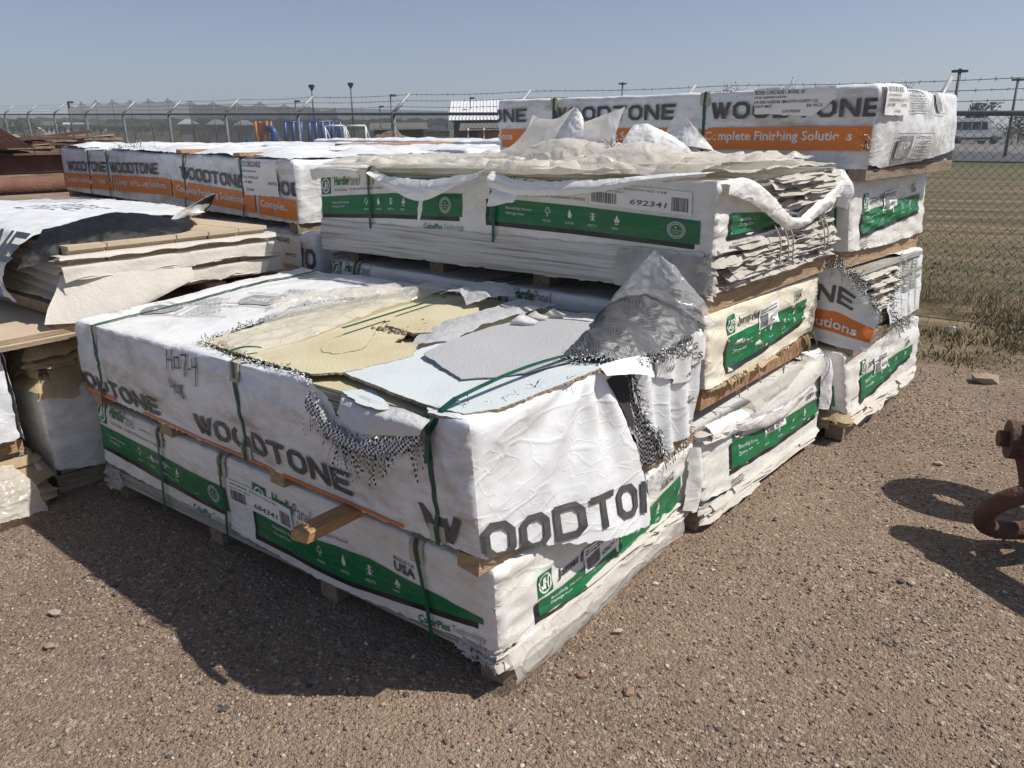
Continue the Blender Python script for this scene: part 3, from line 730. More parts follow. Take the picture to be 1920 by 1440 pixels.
# ---- B: front upper bundle, torn open
_dw = d_woven(1.0, (.15, 1.11, 2.24), 1.2)
def d_B(P, n, sd):
    s, t, h = P.T; we, wf = n[:, 0]**2, n[:, 1]**2
    g = 1-np.clip(h/.42, -1, 1)
    flap = we*np.exp(-((t-.58)/.34)**2)*np.clip(g, 0, 1.6)*.060
    ra = np.hypot(t-.52, h-.44); flap = flap+we*sstep(.85, .6, t)*(.016*np.sin(np.arctan2(h-.44, t-.52)*10+1.5*fbm(np.c_[t*4, h*4, t*0], 2))*sstep(.05, .16, ra)*np.exp(-ra/.5))
    fold = we*sstep(.66, .8, t)*(.016*np.sin(t*46+h*5+2*fbm(np.c_[t*3, h*3, t*0], 1)))
    bulge = wf*.018*np.sin(np.clip(h/.4, 0, 1)*math.pi)*(1-.6*np.exp(-((s-1.11)/.1)**2)-.6*np.exp(-((s-.15)/.08)**2)-.6*np.exp(-((s-2.24)/.08)**2))
    tens = wf*.008*np.sin((np.arctan2(h-.39, s-1.11))*9)*np.exp(-((s-1.11)**2+(h-.39)**2)/.05)*(1-np.exp(-((s-1.11)**2+(h-.39)**2)/.006))
    return _dw(P, n, sd)*np.where(we > .5, .55, 1)+flap+fold+bulge+tens
Bb = Bundle('panel_bundle', 'torn white woven-wrap bundle with its top ripped open, on the front bundle', 'bundle', C8['B'], H=.40, disp=d_B, seed=2, group=G_ST, poff=.0048)
pr = Print()
def fB(P):
    P = np.asarray(P); return np.c_[1.435-P[:, 0], P[:, 1]+.035+.012*np.sin(P[:, 0]*3)]
words(pr, 'front', 1, [-1.23, 0.0], fB, .088, width=.93)
put(pr, 'front', [[(2.44-a, b) for a, b in ((0, 0), (.30, 0), (.30, .016), (0, .03))]], 'orange', lambda P: np.asarray(P), 0, 0, 1, 1, 0)
put(pr, 'front', rect(.95, -.004, 1.9, .007), 'orange', lambda P: np.asarray(P), 0, 0, 1, 1, 0)
put(pr, 'front', rect(.3, -.004, .9, .008), 'orange', lambda P: np.asarray(P), 0, 0, 1, 1, 0)
MX = 1.18
def mark(pts, o, sc, w_=.0065):
    put(pr, 'front', stroke(pts, w_/sc), 'black', lambda P: np.c_[o[0]-MX*np.asarray(P)[:, 0], o[1]+np.asarray(P)[:, 1]], 0, 0, sc, sc, 1)
for o, gl in (((1.575, .295), [[(0, 0), (.05, 1)], [(0, .5), (.42, .55)], [(.42, 1.05), (.45, .05)], [(.62, .2), (.7, .75), (.95, .8), (1.0, .25), (.62, .2)], [(1.12, .95), (1.55, 1.0), (1.3, -.1)], [(1.66, .35), (1.8, .37)], [(1.95, .9), (1.92, .5), (2.2, .55)], [(2.25, 1.0), (2.15, -.4)]]),
              ((1.585, .185), [[(.1, .9), (.15, .4), (.45, .45)], [(.42, .8), (.4, 0)], [(.6, .2), (.68, .65), (.85, .6), (.8, .15), (.6, .2)], [(1.2, .7), (.95, .6), (1.2, .2), (1.15, -.1), (.95, .05), (1.2, .7)]])):
    for g in gl: mark(g, o, .085 if o[1] > .25 else .075)
# end of B
def fE(P):
    P = np.asarray(P); x = P[:, 0]; return np.c_[np.maximum(x, .002), P[:, 1]-.005-.135*np.clip(x, 0, 1)/.75-.01*np.sin(x*8)]
put(pr, 'end', [p for p in LOGO if min(a[0] for a in p) > 1.2 and max(a[0] for a in p) < 7.6], 'ink', fE, -.164, 0, .133, .115, 1, .016)
put(pr, 'front', [p for p in LOGO if max(a[0] for a in p) < 1.2], 'ink', fB, 1.215, -.01, .146, .095, 1, .016)
# printing on the white top
def fT(P): P = np.asarray(P); return np.c_[1.72+.9*P[:, 0]*.8+P[:, 1]*.25, .22+P[:, 0]*.55-P[:, 1]*.62]
for k in range(3):
    f_ = (lambda kk: (lambda P: np.c_[2.28-np.asarray(P)[:, 0]*.75+np.asarray(P)[:, 1]*.5-kk*.33, .20+np.asarray(P)[:, 1]*.75+np.asarray(P)[:, 0]*.28+kk*.30]))(k)
    put(pr, 'top', [[(.15, 0), (.85, 0), (1, .3), (1, .7), (.85, 1), (.15, 1), (0, .7), (0, .3)]], 'inkgrey', f_, 0, 0, .26, .17, 0)
    puttext(pr, 'top', 'PARE', 'pwhite', f_, .06, .055, .06, .14, .02)
    put(pr, 'top', lines(9, 20+k, .6), 'inkgrey', f_, .34, 0, .26, .17, 1)
    put(pr, 'top', stroke([(-.02, -.03), (.65, -.03)], .008)+stroke([(-.02, .21), (.65, .21)], .008)+stroke([(.30, -.03), (.30, .21)], .006), 'inkgrey', f_, 0, 0, 1, 1, 1)
    put(pr, 'top', lines(7, 30+k, .6), 'inkgrey', f_, -.36, 0, .28, .15, 1)
tear = [(0.67,-.02),(0.70,.0),(0.77,.02),(0.87,.02),(0.98,.035),(1.06,.03),(1.17,.035),(1.326,.05),(1.424,.06),(1.47,.075),(1.491,.142),(1.522,.229),(1.555,.322),(1.572,.433),(1.56,.67),(1.539,.80),(1.487,.943),(1.425,1.035),(1.44,1.12),(1.30,1.16),(1.175,1.19)]
Bb.wrap('wrap', [
    ('front', [(0, .0), (.5, -.01), (1.0, .0), (1.6, -.012), (2.44, .0), (2.44, .40), (.67, .40), (.63, .385), (.586, .365), (.542, .318), (.424, .298), (.308, .315), (.20, .35), (.157, .385), (.12, .40), (0, .40)], 'white', 1),
    ('top', [(2.44, 0), (2.44, 1.22), (1.16, 1.22)]+[(a, max(b, 0.012)) for a, b in tear[::-1]]+[(.67, 0)], 'white_clean', 1),
    ('top', [(.12, 0), (0, 0), (0, .44), (.04, .36), (.035, .25), (.055, .15), (.10, .07), (.14, .03)], 'white_clean', 1),
    ('end', [(0, .0), (0, .40), (.46, .40), (.56, .395), (.62, .37), (.625, .30), (.655, .22), (.705, .11), (.74, .0), (.76, -.10), (.772, -.165), (.74, -.185), (.62, -.165), (.45, -.12), (.33, -.085), (.18, -.03), (.1, -.01)], 'white_clean', 1),
    ('end', [(.74, .36), (.80, .39), (1.0, .395), (1.22, .39), (1.22, .015), (1.1, .0), (.95, -.01), (.90, .01), (.84, .10), (.78, .2), (.74, .3)], 'white_clean', 1),
    ('back', [(1.2, 0), (2.44, 0), (2.44, .4), (1.2, .4)], 'white', 0), ('far', full('far', Bb), 'white', 0)], pr, None, .014, .005)
Bb.boards(34, 'board_edge', 'tan', 0, .385, .02)
Bb.runners([.05, .95, 1.72, 2.36], .058, 'wood_y', .085)
Bb.strap(.15, False, .0, prot=False); Bb.strap(1.11, False, .0); Bb.strap(2.245, False, 0.0, prot=False)
for ss, v in ((.155, .05), (1.11, .05)):        # folded cardboard at the lower edge under the strap
    mb = MB(); X = Bb.surf('front', [(ss-.03, .005), (ss+.03, .005), (ss+.03, .06), (ss-.03, .06)], .005); Y = X+np.array([0, -.003, 0]); mb.add(np.r_[X, Y], [(0,1,2,3), (4,5,6,7), (0,1,5,4), (1,2,6,5), (2,3,7,6), (3,0,4,7)]); mb.build('edge_protector', M['card'], Bb.root)
# woven mesh showing through the ripped end, yarns torn loose
wv = Print()
v_, f_ = fill([(.50, .385), (.66, .37), (.80, .385), (.83, .3), (.84, .2), (.90, .02), (.92, -.005), (.80, -.01), (.76, .1), (.66, .2), (.60, .33)], .014, .008)
mesh('exposed_weave', Bb.surf('end', v_, -.012), f_, M['weave'], Bb.root)
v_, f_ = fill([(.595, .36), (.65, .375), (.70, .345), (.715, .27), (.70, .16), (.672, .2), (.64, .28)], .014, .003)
mesh('rip_shade_patch', Bb.surf('end', v_, .002), f_, M['rip_shade'], Bb.root)  # dark patch over the end: shade inside the rip, painted, no real hole
# under the front lip: black backing, interlining and the checkered frayed fringe
lip = [(.665, .385), (.60, .352), (.55, .305), (.424, .285), (.308, .305), (.21, .34), (.165, .375)]
drape('torn_lip', [[Bb.surf('front', [(s_, h_)], .010)[0] for s_, h_ in lip], [Bb.surf('front', [(s_, h_-.030)], .024)[0] for s_, h_ in lip], [Bb.surf('front', [(s_, h_-.062)], .026)[0] for s_, h_ in lip]], 16, 90, 'weave', Bb.root, .005, 12, .8, 4)
lp = [Bb.surf('front', [(s_, h_-.045)], .022)[0] for s_, h_ in lip]; lp2 = [Bb.surf('front', [(s_, h_)], .012)[0] for s_, h_ in lip]
tp = [tuple(Bb.surf('top', [(a, max(b, .01))], .006)[0]) for a, b in tear]
fl = [Bb.surf('top', [(s_, t_)], .006)[0] for s_, t_ in ((.14, .03), (.10, .07), (.055, .15), (.035, .25), (.04, .36), (0, .44))]
en = [Bb.surf('end', [(t_, v_)], .008)[0] for t_, v_ in ((.74, .36), (.74, .3), (.78, .2), (.84, .1), (.90, .01))]
en2 = [Bb.surf('end', [(t_, v_)], .008)[0] for t_, v_ in ((.66, .37), (.80, .39), (.85, .36))]
en3 = [Bb.surf('end', [(t_, v_)], .012)[0] for t_, v_ in ((.88, .0), (1.0, -.005), (1.2, .01))]
en4 = [Bb.surf('end', [(t_, v_)], .012)[0] for t_, v_ in ((.84, .14), (.86, .05), (.94, .02))]
frays('frayed_yarn', [lp, lp2, tp, fl, en, en2, en3, en4], [150, 60, 560, 26, 300, 110, 70, 190], .032, Bb.root, .0036,
      [(0, -.5, -1.6), (0, -.5, -.6), (.2, -.3, .25), (.2, -.4, .3), (.6, .3, -1), (.6, -.3, .1), (.4, 0, -1.2), (.5, -.3, -1)], 1.2)
long_ = [Bb.surf('front', [(s_, h_)], .03)[0] for s_, h_ in ((.52, .25), (.46, .24), (.43, .23), (.40, .23))]
frays('frayed_yarn', [long_, lp], [20, 44], .095, Bb.root, .0046, [(0.2, -.4, -1.6), (.1, -.4, -1.6)], 1.6)
# dark woven flap folded over the corner of the top
drape('folded_flap', [[(-.14, .50, .872), (-.21, .70, .888), (-.26, .86, .885), (-.325, 1.02, .915), (-.33, 1.16, .93)],
                      [(-.10, .53, .888), (-.15, .70, .925), (-.17, .84, .945), (-.21, 1.00, .99), (-.20, 1.15, 1.0)],
                      [(-.04, .56, .893), (-.05, .72, .945), (-.04, .85, .925), (-.06, 1.0, .985), (-.03, 1.13, .955)],
                      [(.03, .60, .868), (.05, .72, .875), (.06, .84, .862), (.065, .97, .885), (.06, 1.08, .87)]], 80, 110, 'weave_d', Bb.root, .020, 8, .6, 8, .8)
cf = [(-.03, .57, .90), (.03, .62, .87), (.055, .78, .87), (.06, .97, .875)]
frays('frayed_yarn', [cf, [(-.14, .50, .88), (-.05, .55, .90), (.02, .60, .87)], [(-.2, 1.15, 1.0), (-.03, 1.13, .97), (.05, 1.08, .89)]], [230, 120, 70], .034, Bb.root, .0042, [(.7, -.3, -.4), (.1, -.8, -.1), (.3, .4, .1)], .6)
drape('folded_flap', [[(.005, .50, .885), (.03, .56, .895), (.04, .64, .89), (.05, .74, .87)], [(.04, .49, .86), (.075, .58, .85), (.085, .66, .83), (.075, .74, .80)]], 18, 34, 'white_clean', Bb.root, .008, 9, .25, 11)
# paper label hanging on the end
lb = Print()
def labelpiece(B_, name, face, poly, texts, curl=.0):
    v, f = fill(poly, .02, .003); X = B_.surf(face, v, max(.010, B_.poff+.007)); o = []
    V = [X]; F = [list(t) for t in f]; MI = [0]*len(f); b = len(X)
    for t, x, y, h, w_, sh in texts:
        tv, tf, asp = text_tris(t, .012, sh)
        Q = split([[tuple(tv[i]*np.array([w_, h])) for i in ff] for ff in tf], .02); sg = -1 if face == 'front' else 1
        P = np.array([(x+sg*a[0], y+a[1]) for q in Q for a in q]); V.append(B_.surf(face, P, max(.010, B_.poff+.007)+.003))
        for q in Q: F.append(list(range(b, b+len(q)))); MI.append(1); b += len(q)
    return mesh(name, np.concatenate(V), F, [M['label'], M['ink']], B_.root, MI)
labelpiece(Bb, 'paper_label', 'end', [(.885, .36), (1.0, .40), (1.18, .405), (1.215, .36), (1.21, .28), (1.09, .235), (1.0, .23), (.97, .27), (.90, .29)],
           [('SOFFIT CG', 1.03, .325, .026, .15, 0), ('50 PCS', 1.09, .288, .026, .11, 0), ('LIGHT MIST', .93, .305, .018, .085, 0), ('400 TOTAL', 1.07, .255, .014, .11, 0), ('COLORGUARD', .93, .365, .02, .18, 0)])
# strap lying slack across the open boards
def ribbon(name, pts, wid, mk, parent=None, nrm=(0, 0, 1), th=.0022):
    p = np.asarray(pts, float); t = np.gradient(p, axis=0); s_ = np.cross(t, np.array(nrm)); s_ /= np.linalg.norm(s_, axis=1)[:, None]; n = np.cross(s_, t); n /= np.linalg.norm(n, axis=1)[:, None]
    k = len(p); V = np.concatenate([p-s_*wid/2, p+s_*wid/2, p-s_*wid/2+n*th, p+s_*wid/2+n*th]); F = []
    for i in range(k-1):
        for a, b in ((0, 1), (1, 3), (3, 2), (2, 0)): F.append((a*k+i, b*k+i, b*k+i+1, a*k+i+1))
    return mesh(name, V, F, M[mk], parent, smooth=False)
ribbon('strap', [(-.113+.0*t, .0+.54*t, .893+.015*math.sin(t*3)) for t in np.linspace(0, 1, 12)], .018, 'strap', Bb.root)
ribbon('strap', [(-.16, -.075, .72), (-.155, -.07, .80), (-.13, -.04, .868), (-.113, .0, .893)], .017, 'strap', Bb.root, (0, -1, .3))
ribbon('strap', [tuple(Bb.surf('top', [(2.245-.02*t+.06*t, .0+1.2*t)], .008)[0]) for t in np.linspace(0, 1, 40)], .017, 'strap', Bb.root)
ribbon('strap', [(-1.125+.03*t, -.07+.12*t, .862+.012*math.sin(t*3.1)) for t in np.linspace(0, 1, 8)], .016, 'strap', Bb.root)
ribbon('strap', [(-1.02-.10*t, .35+.65*t, .884) for t in np.linspace(0, 1, 10)], .014, 'strap', Bb.root)
# ---- S2: second pile (three bundles)
D = Bundle('panel_bundle', 'paper-wrapped bundle with slack torn top showing pale boards, at the bottom of the second pile', 'bundle', C8['S2a'], H=.40, disp=d_paper(.0, 1, 1.2), seed=5, group=G_ST)
pr = Print()
endart(pr, .25, .93, [(0, .250), (.41, .195), (.94, .183)], [(0, .121), (.42, .10), (.94, .088)], '684341', .30)
band(pr, 'front', -1, 1.1, 1.04, [(0, .30), (1.04, .30)], [(0, .19), (1.04, .19)])
D.wrap('wrap', [('front', [(0, .06), (1.2, .07), (1.2, .36), (.0, .36)], 'hardie', 1),
    ('end', [(0, .065), (.3, .03), (.6, .0), (1.22, -.01), (1.22, .36), (1.12, .32), (1.0, .285), (.85, .265), (.65, .29), (.45, .34), (.25, .36), (0, .37)], 'hardie', 1),
    ('back', [(0, 0), (2.44, 0), (2.44, .4), (0, .4)], 'hardie', 0), ('top', [(0, 1.05), (2.44, 1.05), (2.44, 1.22), (0, 1.22)], 'hardie', 1)], pr, None, .018)
D.boards(30, 'board_edge', 'pale', 0, .385, .02, .005)
D.runners([.07, .9, 1.6, 2.36], .078, 'wood_g')
D.ragged('loose_sheet_edge', 'end', 30, -.03, .03, 0, 1.2, 'cpaper', .022, (.3, .8), .02)
D.ragged('loose_sheet_edge', 'end', 14, .33, .375, 0, .5, 'cpaper', .05, (.06, .25), .03)
D.ragged('loose_sheet_edge', 'front', 10, .33, .38, 0, .12, 'cpaper', .04, (.06, .15), .04)
drape('torn_cover', [[(.0, 1.30, .45), (.02, 1.55, .445), (.035, 1.85, .40), (.04, 2.15, .42), (.03, 2.40, .50)], [(.032, 1.28, .435), (.055, 1.55, .43), (.07, 1.85, .385), (.08, 2.15, .395), (.08, 2.46, .48)], [(.036, 1.30, .40), (.062, 1.55, .385), (.078, 1.85, .33), (.085, 2.15, .34), (.085, 2.50, .44)], [(.03, 1.30, .375), (.052, 1.55, .355), (.066, 1.85, .30), (.072, 2.15, .31), (.078, 2.50, .41)]], 34, 110, 'tornwhite', D.root, .012, 7, .5, 21, .9, an=(1, .5, 1))
drape('corner_sleeve', [[(.02, 2.30, .53), (.05, 2.45, .525), (.0, 2.53, .52)], [(.08, 2.40, .46), (.11, 2.50, .45), (.05, 2.56, .44)], [(.085, 2.45, .32), (.12, 2.53, .30), (.08, 2.57, .29)], [(.08, 2.47, .20), (.11, 2.54, .18), (.08, 2.58, .17)]], 40, 26, 'tornwhite', D.root, .012, 8, .15, 24)
drape('inner_film', [[(.0, 1.6, .485), (.02, 1.9, .49), (.03, 2.2, .50), (.03, 2.42, .505)], [(.06, 1.6, .475), (.085, 1.9, .475), (.095, 2.2, .48), (.09, 2.45, .49)], [(.085, 1.6, .42), (.11, 1.9, .41), (.12, 2.2, .41), (.11, 2.47, .43)]], 16, 50, 'film', D.root, .006, 12, .3, 27)

E2 = Bundle('panel_bundle', 'cream yellowed paper-wrapped bundle with a green band, in the middle of the second pile', 'bundle', C8['S2b'], H=.30, disp=d_paper(.0, 1.1, 1.25), seed=6, group=G_ST)
pr = Print()
endart(pr, .185, .86, [(0, .176), (.36, .184), (.86, .207)], [(0, .046), (.38, .058), (.86, .103)], '692341', .30)
band(pr, 'front', -1, 2.42, 1.1, [(0, .2), (1.1, .2)], [(0, .1), (1.1, .1)])
band(pr, 'front', -1, 1.12, 1.06, [(0, .2), (1.06, .2)], [(0, .1), (1.06, .1)])
E2.wrap('wrap', [('front', full('front', E2), 'hardie', 1), ('end', [(0, .0), (.6, -.006), (1.22, .015), (1.22, .30), (0, .30)], 'cream', 1), ('top', full('top', E2), 'hardie', 0), ('back', full('back', E2), 'hardie', 0)], pr, None, .018)
E2.boards(18, 'board_edge', None, 0, .28, .02)
E2.runners([.06, .55, 1.3, 2.3], .10, 'wood_o', .09)
for s_ in (1.08, 1.16, 2.2): E2.strap(s_)
mb = MB()
for i in range(16):                      # strings and torn strips hanging over the skid
    y = 1.32+1.15*random.random(); z = .61; l = random.uniform(.04, .13)
    p = [(.0+.02, y, z), (.035, y+random.uniform(-.02, .02), z-l*.5), (.04, y+random.uniform(-.03, .03), z-l)]
    mb = MB(); mb.tube(catmull([[a, a] for a in p], 6, 2)[:, 0], .0028, 5); mb.build('hanging_string', M['inter'], E2.root, True)
E2.ragged('loose_sheet_edge', 'end', 12, -.015, .01, 0, 1.2, 'inter', .02, (.05, .2), .022)

S = Bundle('panel_bundle', 'ripped white bundle with green bands under crumpled film, top of the second pile', 'bundle', C8['S2c'], H=.41, disp=d_paper(.03, .9, 1.1), seed=7, group=G_ST)
pr = Print()
fnA = band(pr, 'front', -1, 2.415, 1.115, [(0, .262), (.6, .30), (1.115, .315)], [(0, .175), (.6, .20), (1.115, .212)], False, .38, True, step=.10, seal_at=1.0)
fnB = band(pr, 'front', -1, 1.125, 1.07, [(0, .305), (.5, .29), (1.07, .262)], [(0, .205), (.5, .195), (1.07, .175)], True, .32, True, step=.12, seal_at=.97, label=(.56, .125, .47, .085, '692341'))
fn = band(pr, 'end', 1, .12, .62, [(0, .285), (.3, .26), (.62, .22)], [(0, .20), (.3, .20), (.62, .212)], True, .33, False, cp=False, step=.2, kind='end', HB=.09)
put(pr, 'end', lines(1, 5, .9), 'inkgrey', fn, .02, -.04, .25, .018, 1)
S.wrap('wrap', [('front', [(0, .135), (.15, .13), (1.08, .145), (1.6, .13), (2.44, .11), (2.44, .405), (1.97, .41), (1.90, .395), (1.75, .36), (1.4, .37), (1.17, .40), (1.09, .41), (1.0, .395), (.8, .385), (.4, .395), (.1, .41), (0, .41)], 'hardie', 1),
    ('end', [(0, .135), (0, .41), (.10, .41), (.20, .395), (.34, .36), (.48, .30), (.62, .245), (.74, .23), (.86, .255), (1.0, .30), (1.14, .345), (1.22, .37), (1.22, .21), (.8, .175), (.4, .15)], 'hardie', 1),
    ('back', full('back', S), 'hardie', 0)], pr, None, .017)
S.boards(30, 'board_edge', None, 0, .40, .018, .005)
S.runners([.07], .098, 'wood_y', .10); S.runners([.9, 1.6, 2.3], .098, 'wood_g', .10, -.10)
for s_ in (1.98, 1.09): S.strap(s_, True, -.0)
S.ragged('interleaf_edge', 'end', 90, .0, .17, 0, 1.21, 'paper', .035, (.12, .5), .022)
S.ragged('interleaf_edge', 'end', 26, .27, .39, .45, 1.2, 'paper', .04, (.2, .6), .025)
S.ragged('interleaf_edge', 'front', 36, .0, .15, 0, .22, 'paper', .035, (.06, .2), .06)
# sheet edges under the wrap; shade in their gaps painted as dark streaks
drape('streaked_sheet_edges', [[tuple(S.surf('front', [(s_, v)], o)[0]) for s_ in np.linspace(2.42, .02, 12)] for v, o in ((.15, .004), (.10, .018), (.04, .022), (-.01, .014))], 26, 150, 'streak', S.root, .010, 5, .2, 31, label='sheet edges with the shade of their gaps painted as dark streaks')
drape('dark_film', [[tuple(S.surf('front', [(s_, v)], o)[0]) for s_ in np.linspace(.42, .0, 5)] for v, o in ((.145, .012), (.07, .034), (-.02, .04))], 18, 40, 'paper', S.root, .014, 9, .5, 33)
mb = MB()
for y in (1.72, 1.80, 1.86, 2.25, 2.30):
    p = [(.05, y, 1.20), (.075, y+.02, 1.13), (.07, y+.05+random.uniform(-.03, .03), 1.03)]
    mb = MB(); mb.tube(catmull([[a, a] for a in p], 8, 2)[:, 0], .0032, 5); mb.build('hanging_string', M['paper'], S.root, True)
# rolled lips of the ripped end
def shrink(G, f):
    G = np.array(G, float); return G[:1]+(G-G[:1])*np.array([1, f, f])
drape('torn_lip', shrink([[(.01, 1.29, 1.40), (.035, 1.48, 1.385), (.045, 1.66, 1.31), (.052, 1.85, 1.225), (.055, 2.02, 1.20)], [(.030, 1.30, 1.39), (.058, 1.49, 1.365), (.068, 1.68, 1.285), (.076, 1.86, 1.205), (.08, 2.08, 1.19)], [(.032, 1.28, 1.345), (.058, 1.46, 1.295), (.068, 1.64, 1.23), (.074, 1.82, 1.17), (.076, 2.0, 1.165)], [(.028, 1.28, 1.31), (.048, 1.44, 1.255), (.056, 1.62, 1.195), (.062, 1.80, 1.14), (.066, 1.96, 1.15)]], .6), 36, 110, 'tornwhite', S.root, .010, 7, .5, 36, .9, an=(1, .6, 1))
drape('torn_lip', shrink([[(.05, 2.00, 1.205), (.062, 2.2, 1.27), (.068, 2.36, 1.325), (.055, 2.49, 1.375)], [(.07, 2.02, 1.185), (.08, 2.2, 1.24), (.085, 2.38, 1.295), (.075, 2.52, 1.35)], [(.068, 1.98, 1.145), (.078, 2.18, 1.175), (.082, 2.36, 1.22), (.075, 2.50, 1.27)], [(.062, 1.96, 1.12), (.07, 2.16, 1.13), (.075, 2.34, 1.165), (.07, 2.50, 1.21)]], .5), 34, 80, 'tornwhite', S.root, .013, 7, .4, 38, .9, an=(1, .5, 1.2))
drape('corner_sleeve', [[(.0, 2.44, 1.40), (.06, 2.50, 1.39), (.02, 2.55, 1.38)], [(.06, 2.45, 1.32), (.11, 2.52, 1.30), (.05, 2.56, 1.29)], [(.05, 2.46, 1.22), (.085, 2.52, 1.20), (.05, 2.55, 1.19)]], 26, 20, 'tornwhite', S.root, .012, 9, .2, 40)
# ripped front strips folded down
def flap(G, n1, n2, sd, mk='tornwhite', amp=.007, rag=.22): return drape('torn_strip', G, n1, n2, mk, S.root, amp, 12, rag, sd)
yf = 1.225
flap([[(-1.90, 1.28, 1.395), (-1.74, 1.26, 1.375), (-1.45, 1.26, 1.365), (-1.2, 1.25, 1.395), (-1.09, 1.25, 1.41)],
      [(-1.89, 1.25, 1.385), (-1.74, 1.225, 1.345), (-1.46, 1.215, 1.33), (-1.2, 1.22, 1.36), (-1.10, 1.22, 1.39)],
      [(-1.86, 1.26, 1.375), (-1.70, 1.235, 1.315), (-1.47, 1.215, 1.262), (-1.25, 1.225, 1.34), (-1.12, 1.24, 1.38)]], 16, 90, 41)
flap([[(-1.49, 1.235, 1.30), (-1.45, 1.23, 1.30)], [(-1.50, 1.225, 1.22), (-1.47, 1.22, 1.22)], [(-1.515, 1.235, 1.155), (-1.505, 1.23, 1.15)]], 30, 8, 43, rag=.1)
flap([[(-1.05, 1.25, 1.41), (-.85, 1.235, 1.375), (-.5, 1.23, 1.39), (-.2, 1.235, 1.415), (.0, 1.25, 1.425)],
      [(-1.05, 1.21, 1.38), (-.85, 1.20, 1.345), (-.5, 1.20, 1.36), (-.22, 1.205, 1.40), (-.02, 1.225, 1.42)],
      [(-1.03, 1.215, 1.34), (-.84, 1.205, 1.315), (-.52, 1.205, 1.335), (-.24, 1.215, 1.385), (-.03, 1.235, 1.41)]], 16, 100, 45)
flap([[(-1.03, 1.24, 1.37), (-.95, 1.225, 1.35), (-.86, 1.215, 1.34)], [(-1.02, 1.205, 1.32), (-.94, 1.195, 1.30), (-.88, 1.20, 1.29)], [(-1.055, 1.215, 1.262), (-1.0, 1.20, 1.265), (-.93, 1.205, 1.285)]], 24, 22, 47)
flap([[(-2.42, 1.36, 1.405), (-2.2, 1.33, 1.41), (-1.98, 1.31, 1.405)], [(-2.43, 1.31, 1.39), (-2.2, 1.285, 1.40), (-1.98, 1.265, 1.395)], [(-2.43, 1.32, 1.33), (-2.2, 1.295, 1.36), (-1.97, 1.275, 1.36)]], 16, 44, 49, 'hardie', .008, .05)

# loose film and foam heaped on the second pile: each sheet lies free on top
def film(label, G, n1, n2, mk, sd, amp=.03, sc=5, rag=.3, name='film_sheet', group='loose sheets heaped on the second pile', rid=.6, an=(1, 1, 1)):
    P = np.array(G, float).reshape(-1, 3).mean(0); P[2] = np.array(G, float).reshape(-1, 3)[:, 2].min()
    o = drape(name, G, int(n1*2.1), int(n2*2.1), mk, None, amp, sc, rag*1.6, sd, rid, loc=tuple(np.round(P, 3)), an=an)
    return tag(o, label, 'plastic film' if name == 'film_sheet' else 'foam sheet', group)
film('cream crumpled film spread across the left half of the second pile top', [[(-2.38, y, z), (-1.9, y-.02, z+.0), (-1.4, y, z+.0), (-.95, y-.02, z+.0)] for y, z in ((1.30, 1.418), (1.55, 1.455), (1.85, 1.465), (2.2, 1.45), (2.5, 1.425))], 60, 100, 'milky', 51, .020, 6, .35, rid=.8, an=(.4, 1, 1))
film('cream crumpled film over the front right edge of the second pile top', [[(-1.12, y, z), (-.8, y-.01, z), (-.4, y, z+.012), (-.08, y+.03, z+.0)] for y, z in ((1.235, 1.405), (1.33, 1.435), (1.60, 1.46), (2.0, 1.45), (2.4, 1.425))], 56, 80, 'milky', 53, .020, 6, .4, rid=.8, an=(.4, 1, 1))
film('yellowish puffed film hump beneath the upright foam sheets', [[(-1.12, 1.50, 1.45), (-.95, 1.47, 1.44), (-.75, 1.47, 1.435), (-.58, 1.50, 1.42)], [(-1.10, 1.60, 1.515), (-.95, 1.56, 1.53), (-.75, 1.56, 1.515), (-.58, 1.58, 1.47)], [(-1.08, 1.75, 1.535), (-.92, 1.72, 1.545), (-.74, 1.72, 1.53), (-.60, 1.74, 1.47)], [(-1.08, 1.95, 1.50), (-.9, 1.95, 1.50), (-.72, 1.95, 1.48), (-.58, 1.9, 1.44)]], 50, 60, 'milky', 55, .016, 6, .2, rid=.8, an=(.8, 1, 1))
film('grey-white foam sheet standing up in a tall pointed peak on the left of the heap', [[(-1.55, 1.72, 1.455), (-1.30, 1.66, 1.45), (-1.05, 1.62, 1.46), (-.92, 1.62, 1.47)], [(-1.42, 1.78, 1.49), (-1.25, 1.72, 1.53), (-1.05, 1.68, 1.55), (-.93, 1.66, 1.55)], [(-1.31, 1.80, 1.565), (-1.21, 1.76, 1.615), (-1.05, 1.71, 1.60), (-.94, 1.69, 1.63)], [(-1.255, 1.81, 1.655), (-1.16, 1.77, 1.635), (-1.05, 1.74, 1.635), (-.93, 1.71, 1.685)]], 60, 60, 'foam_w', 57, .010, 4, .06, 'foam_sheet')
film('foam sheet folded beside the tall peak, white with a brown spot', [[(-1.0, 1.60, 1.50), (-.90, 1.59, 1.52), (-.82, 1.60, 1.50)], [(-.97, 1.63, 1.57), (-.90, 1.62, 1.60), (-.82, 1.62, 1.57)], [(-.92, 1.66, 1.66), (-.885, 1.66, 1.675), (-.85, 1.66, 1.63)]], 34, 30, 'tornwhite', 59, .010, 9, .1, 'foam_sheet')
film('foam sheet flaring right with its corner pointing up in the middle of the heap', [[(-.90, 1.58, 1.50), (-.78, 1.58, 1.475), (-.66, 1.60, 1.48)], [(-.90, 1.62, 1.57), (-.77, 1.62, 1.555), (-.655, 1.62, 1.53)], [(-.90, 1.66, 1.60), (-.78, 1.66, 1.615), (-.66, 1.64, 1.575)], [(-.88, 1.68, 1.61), (-.76, 1.68, 1.64), (-.635, 1.66, 1.672)]], 44, 44, 'foam_w', 61, .010, 6, .08, 'foam_sheet')
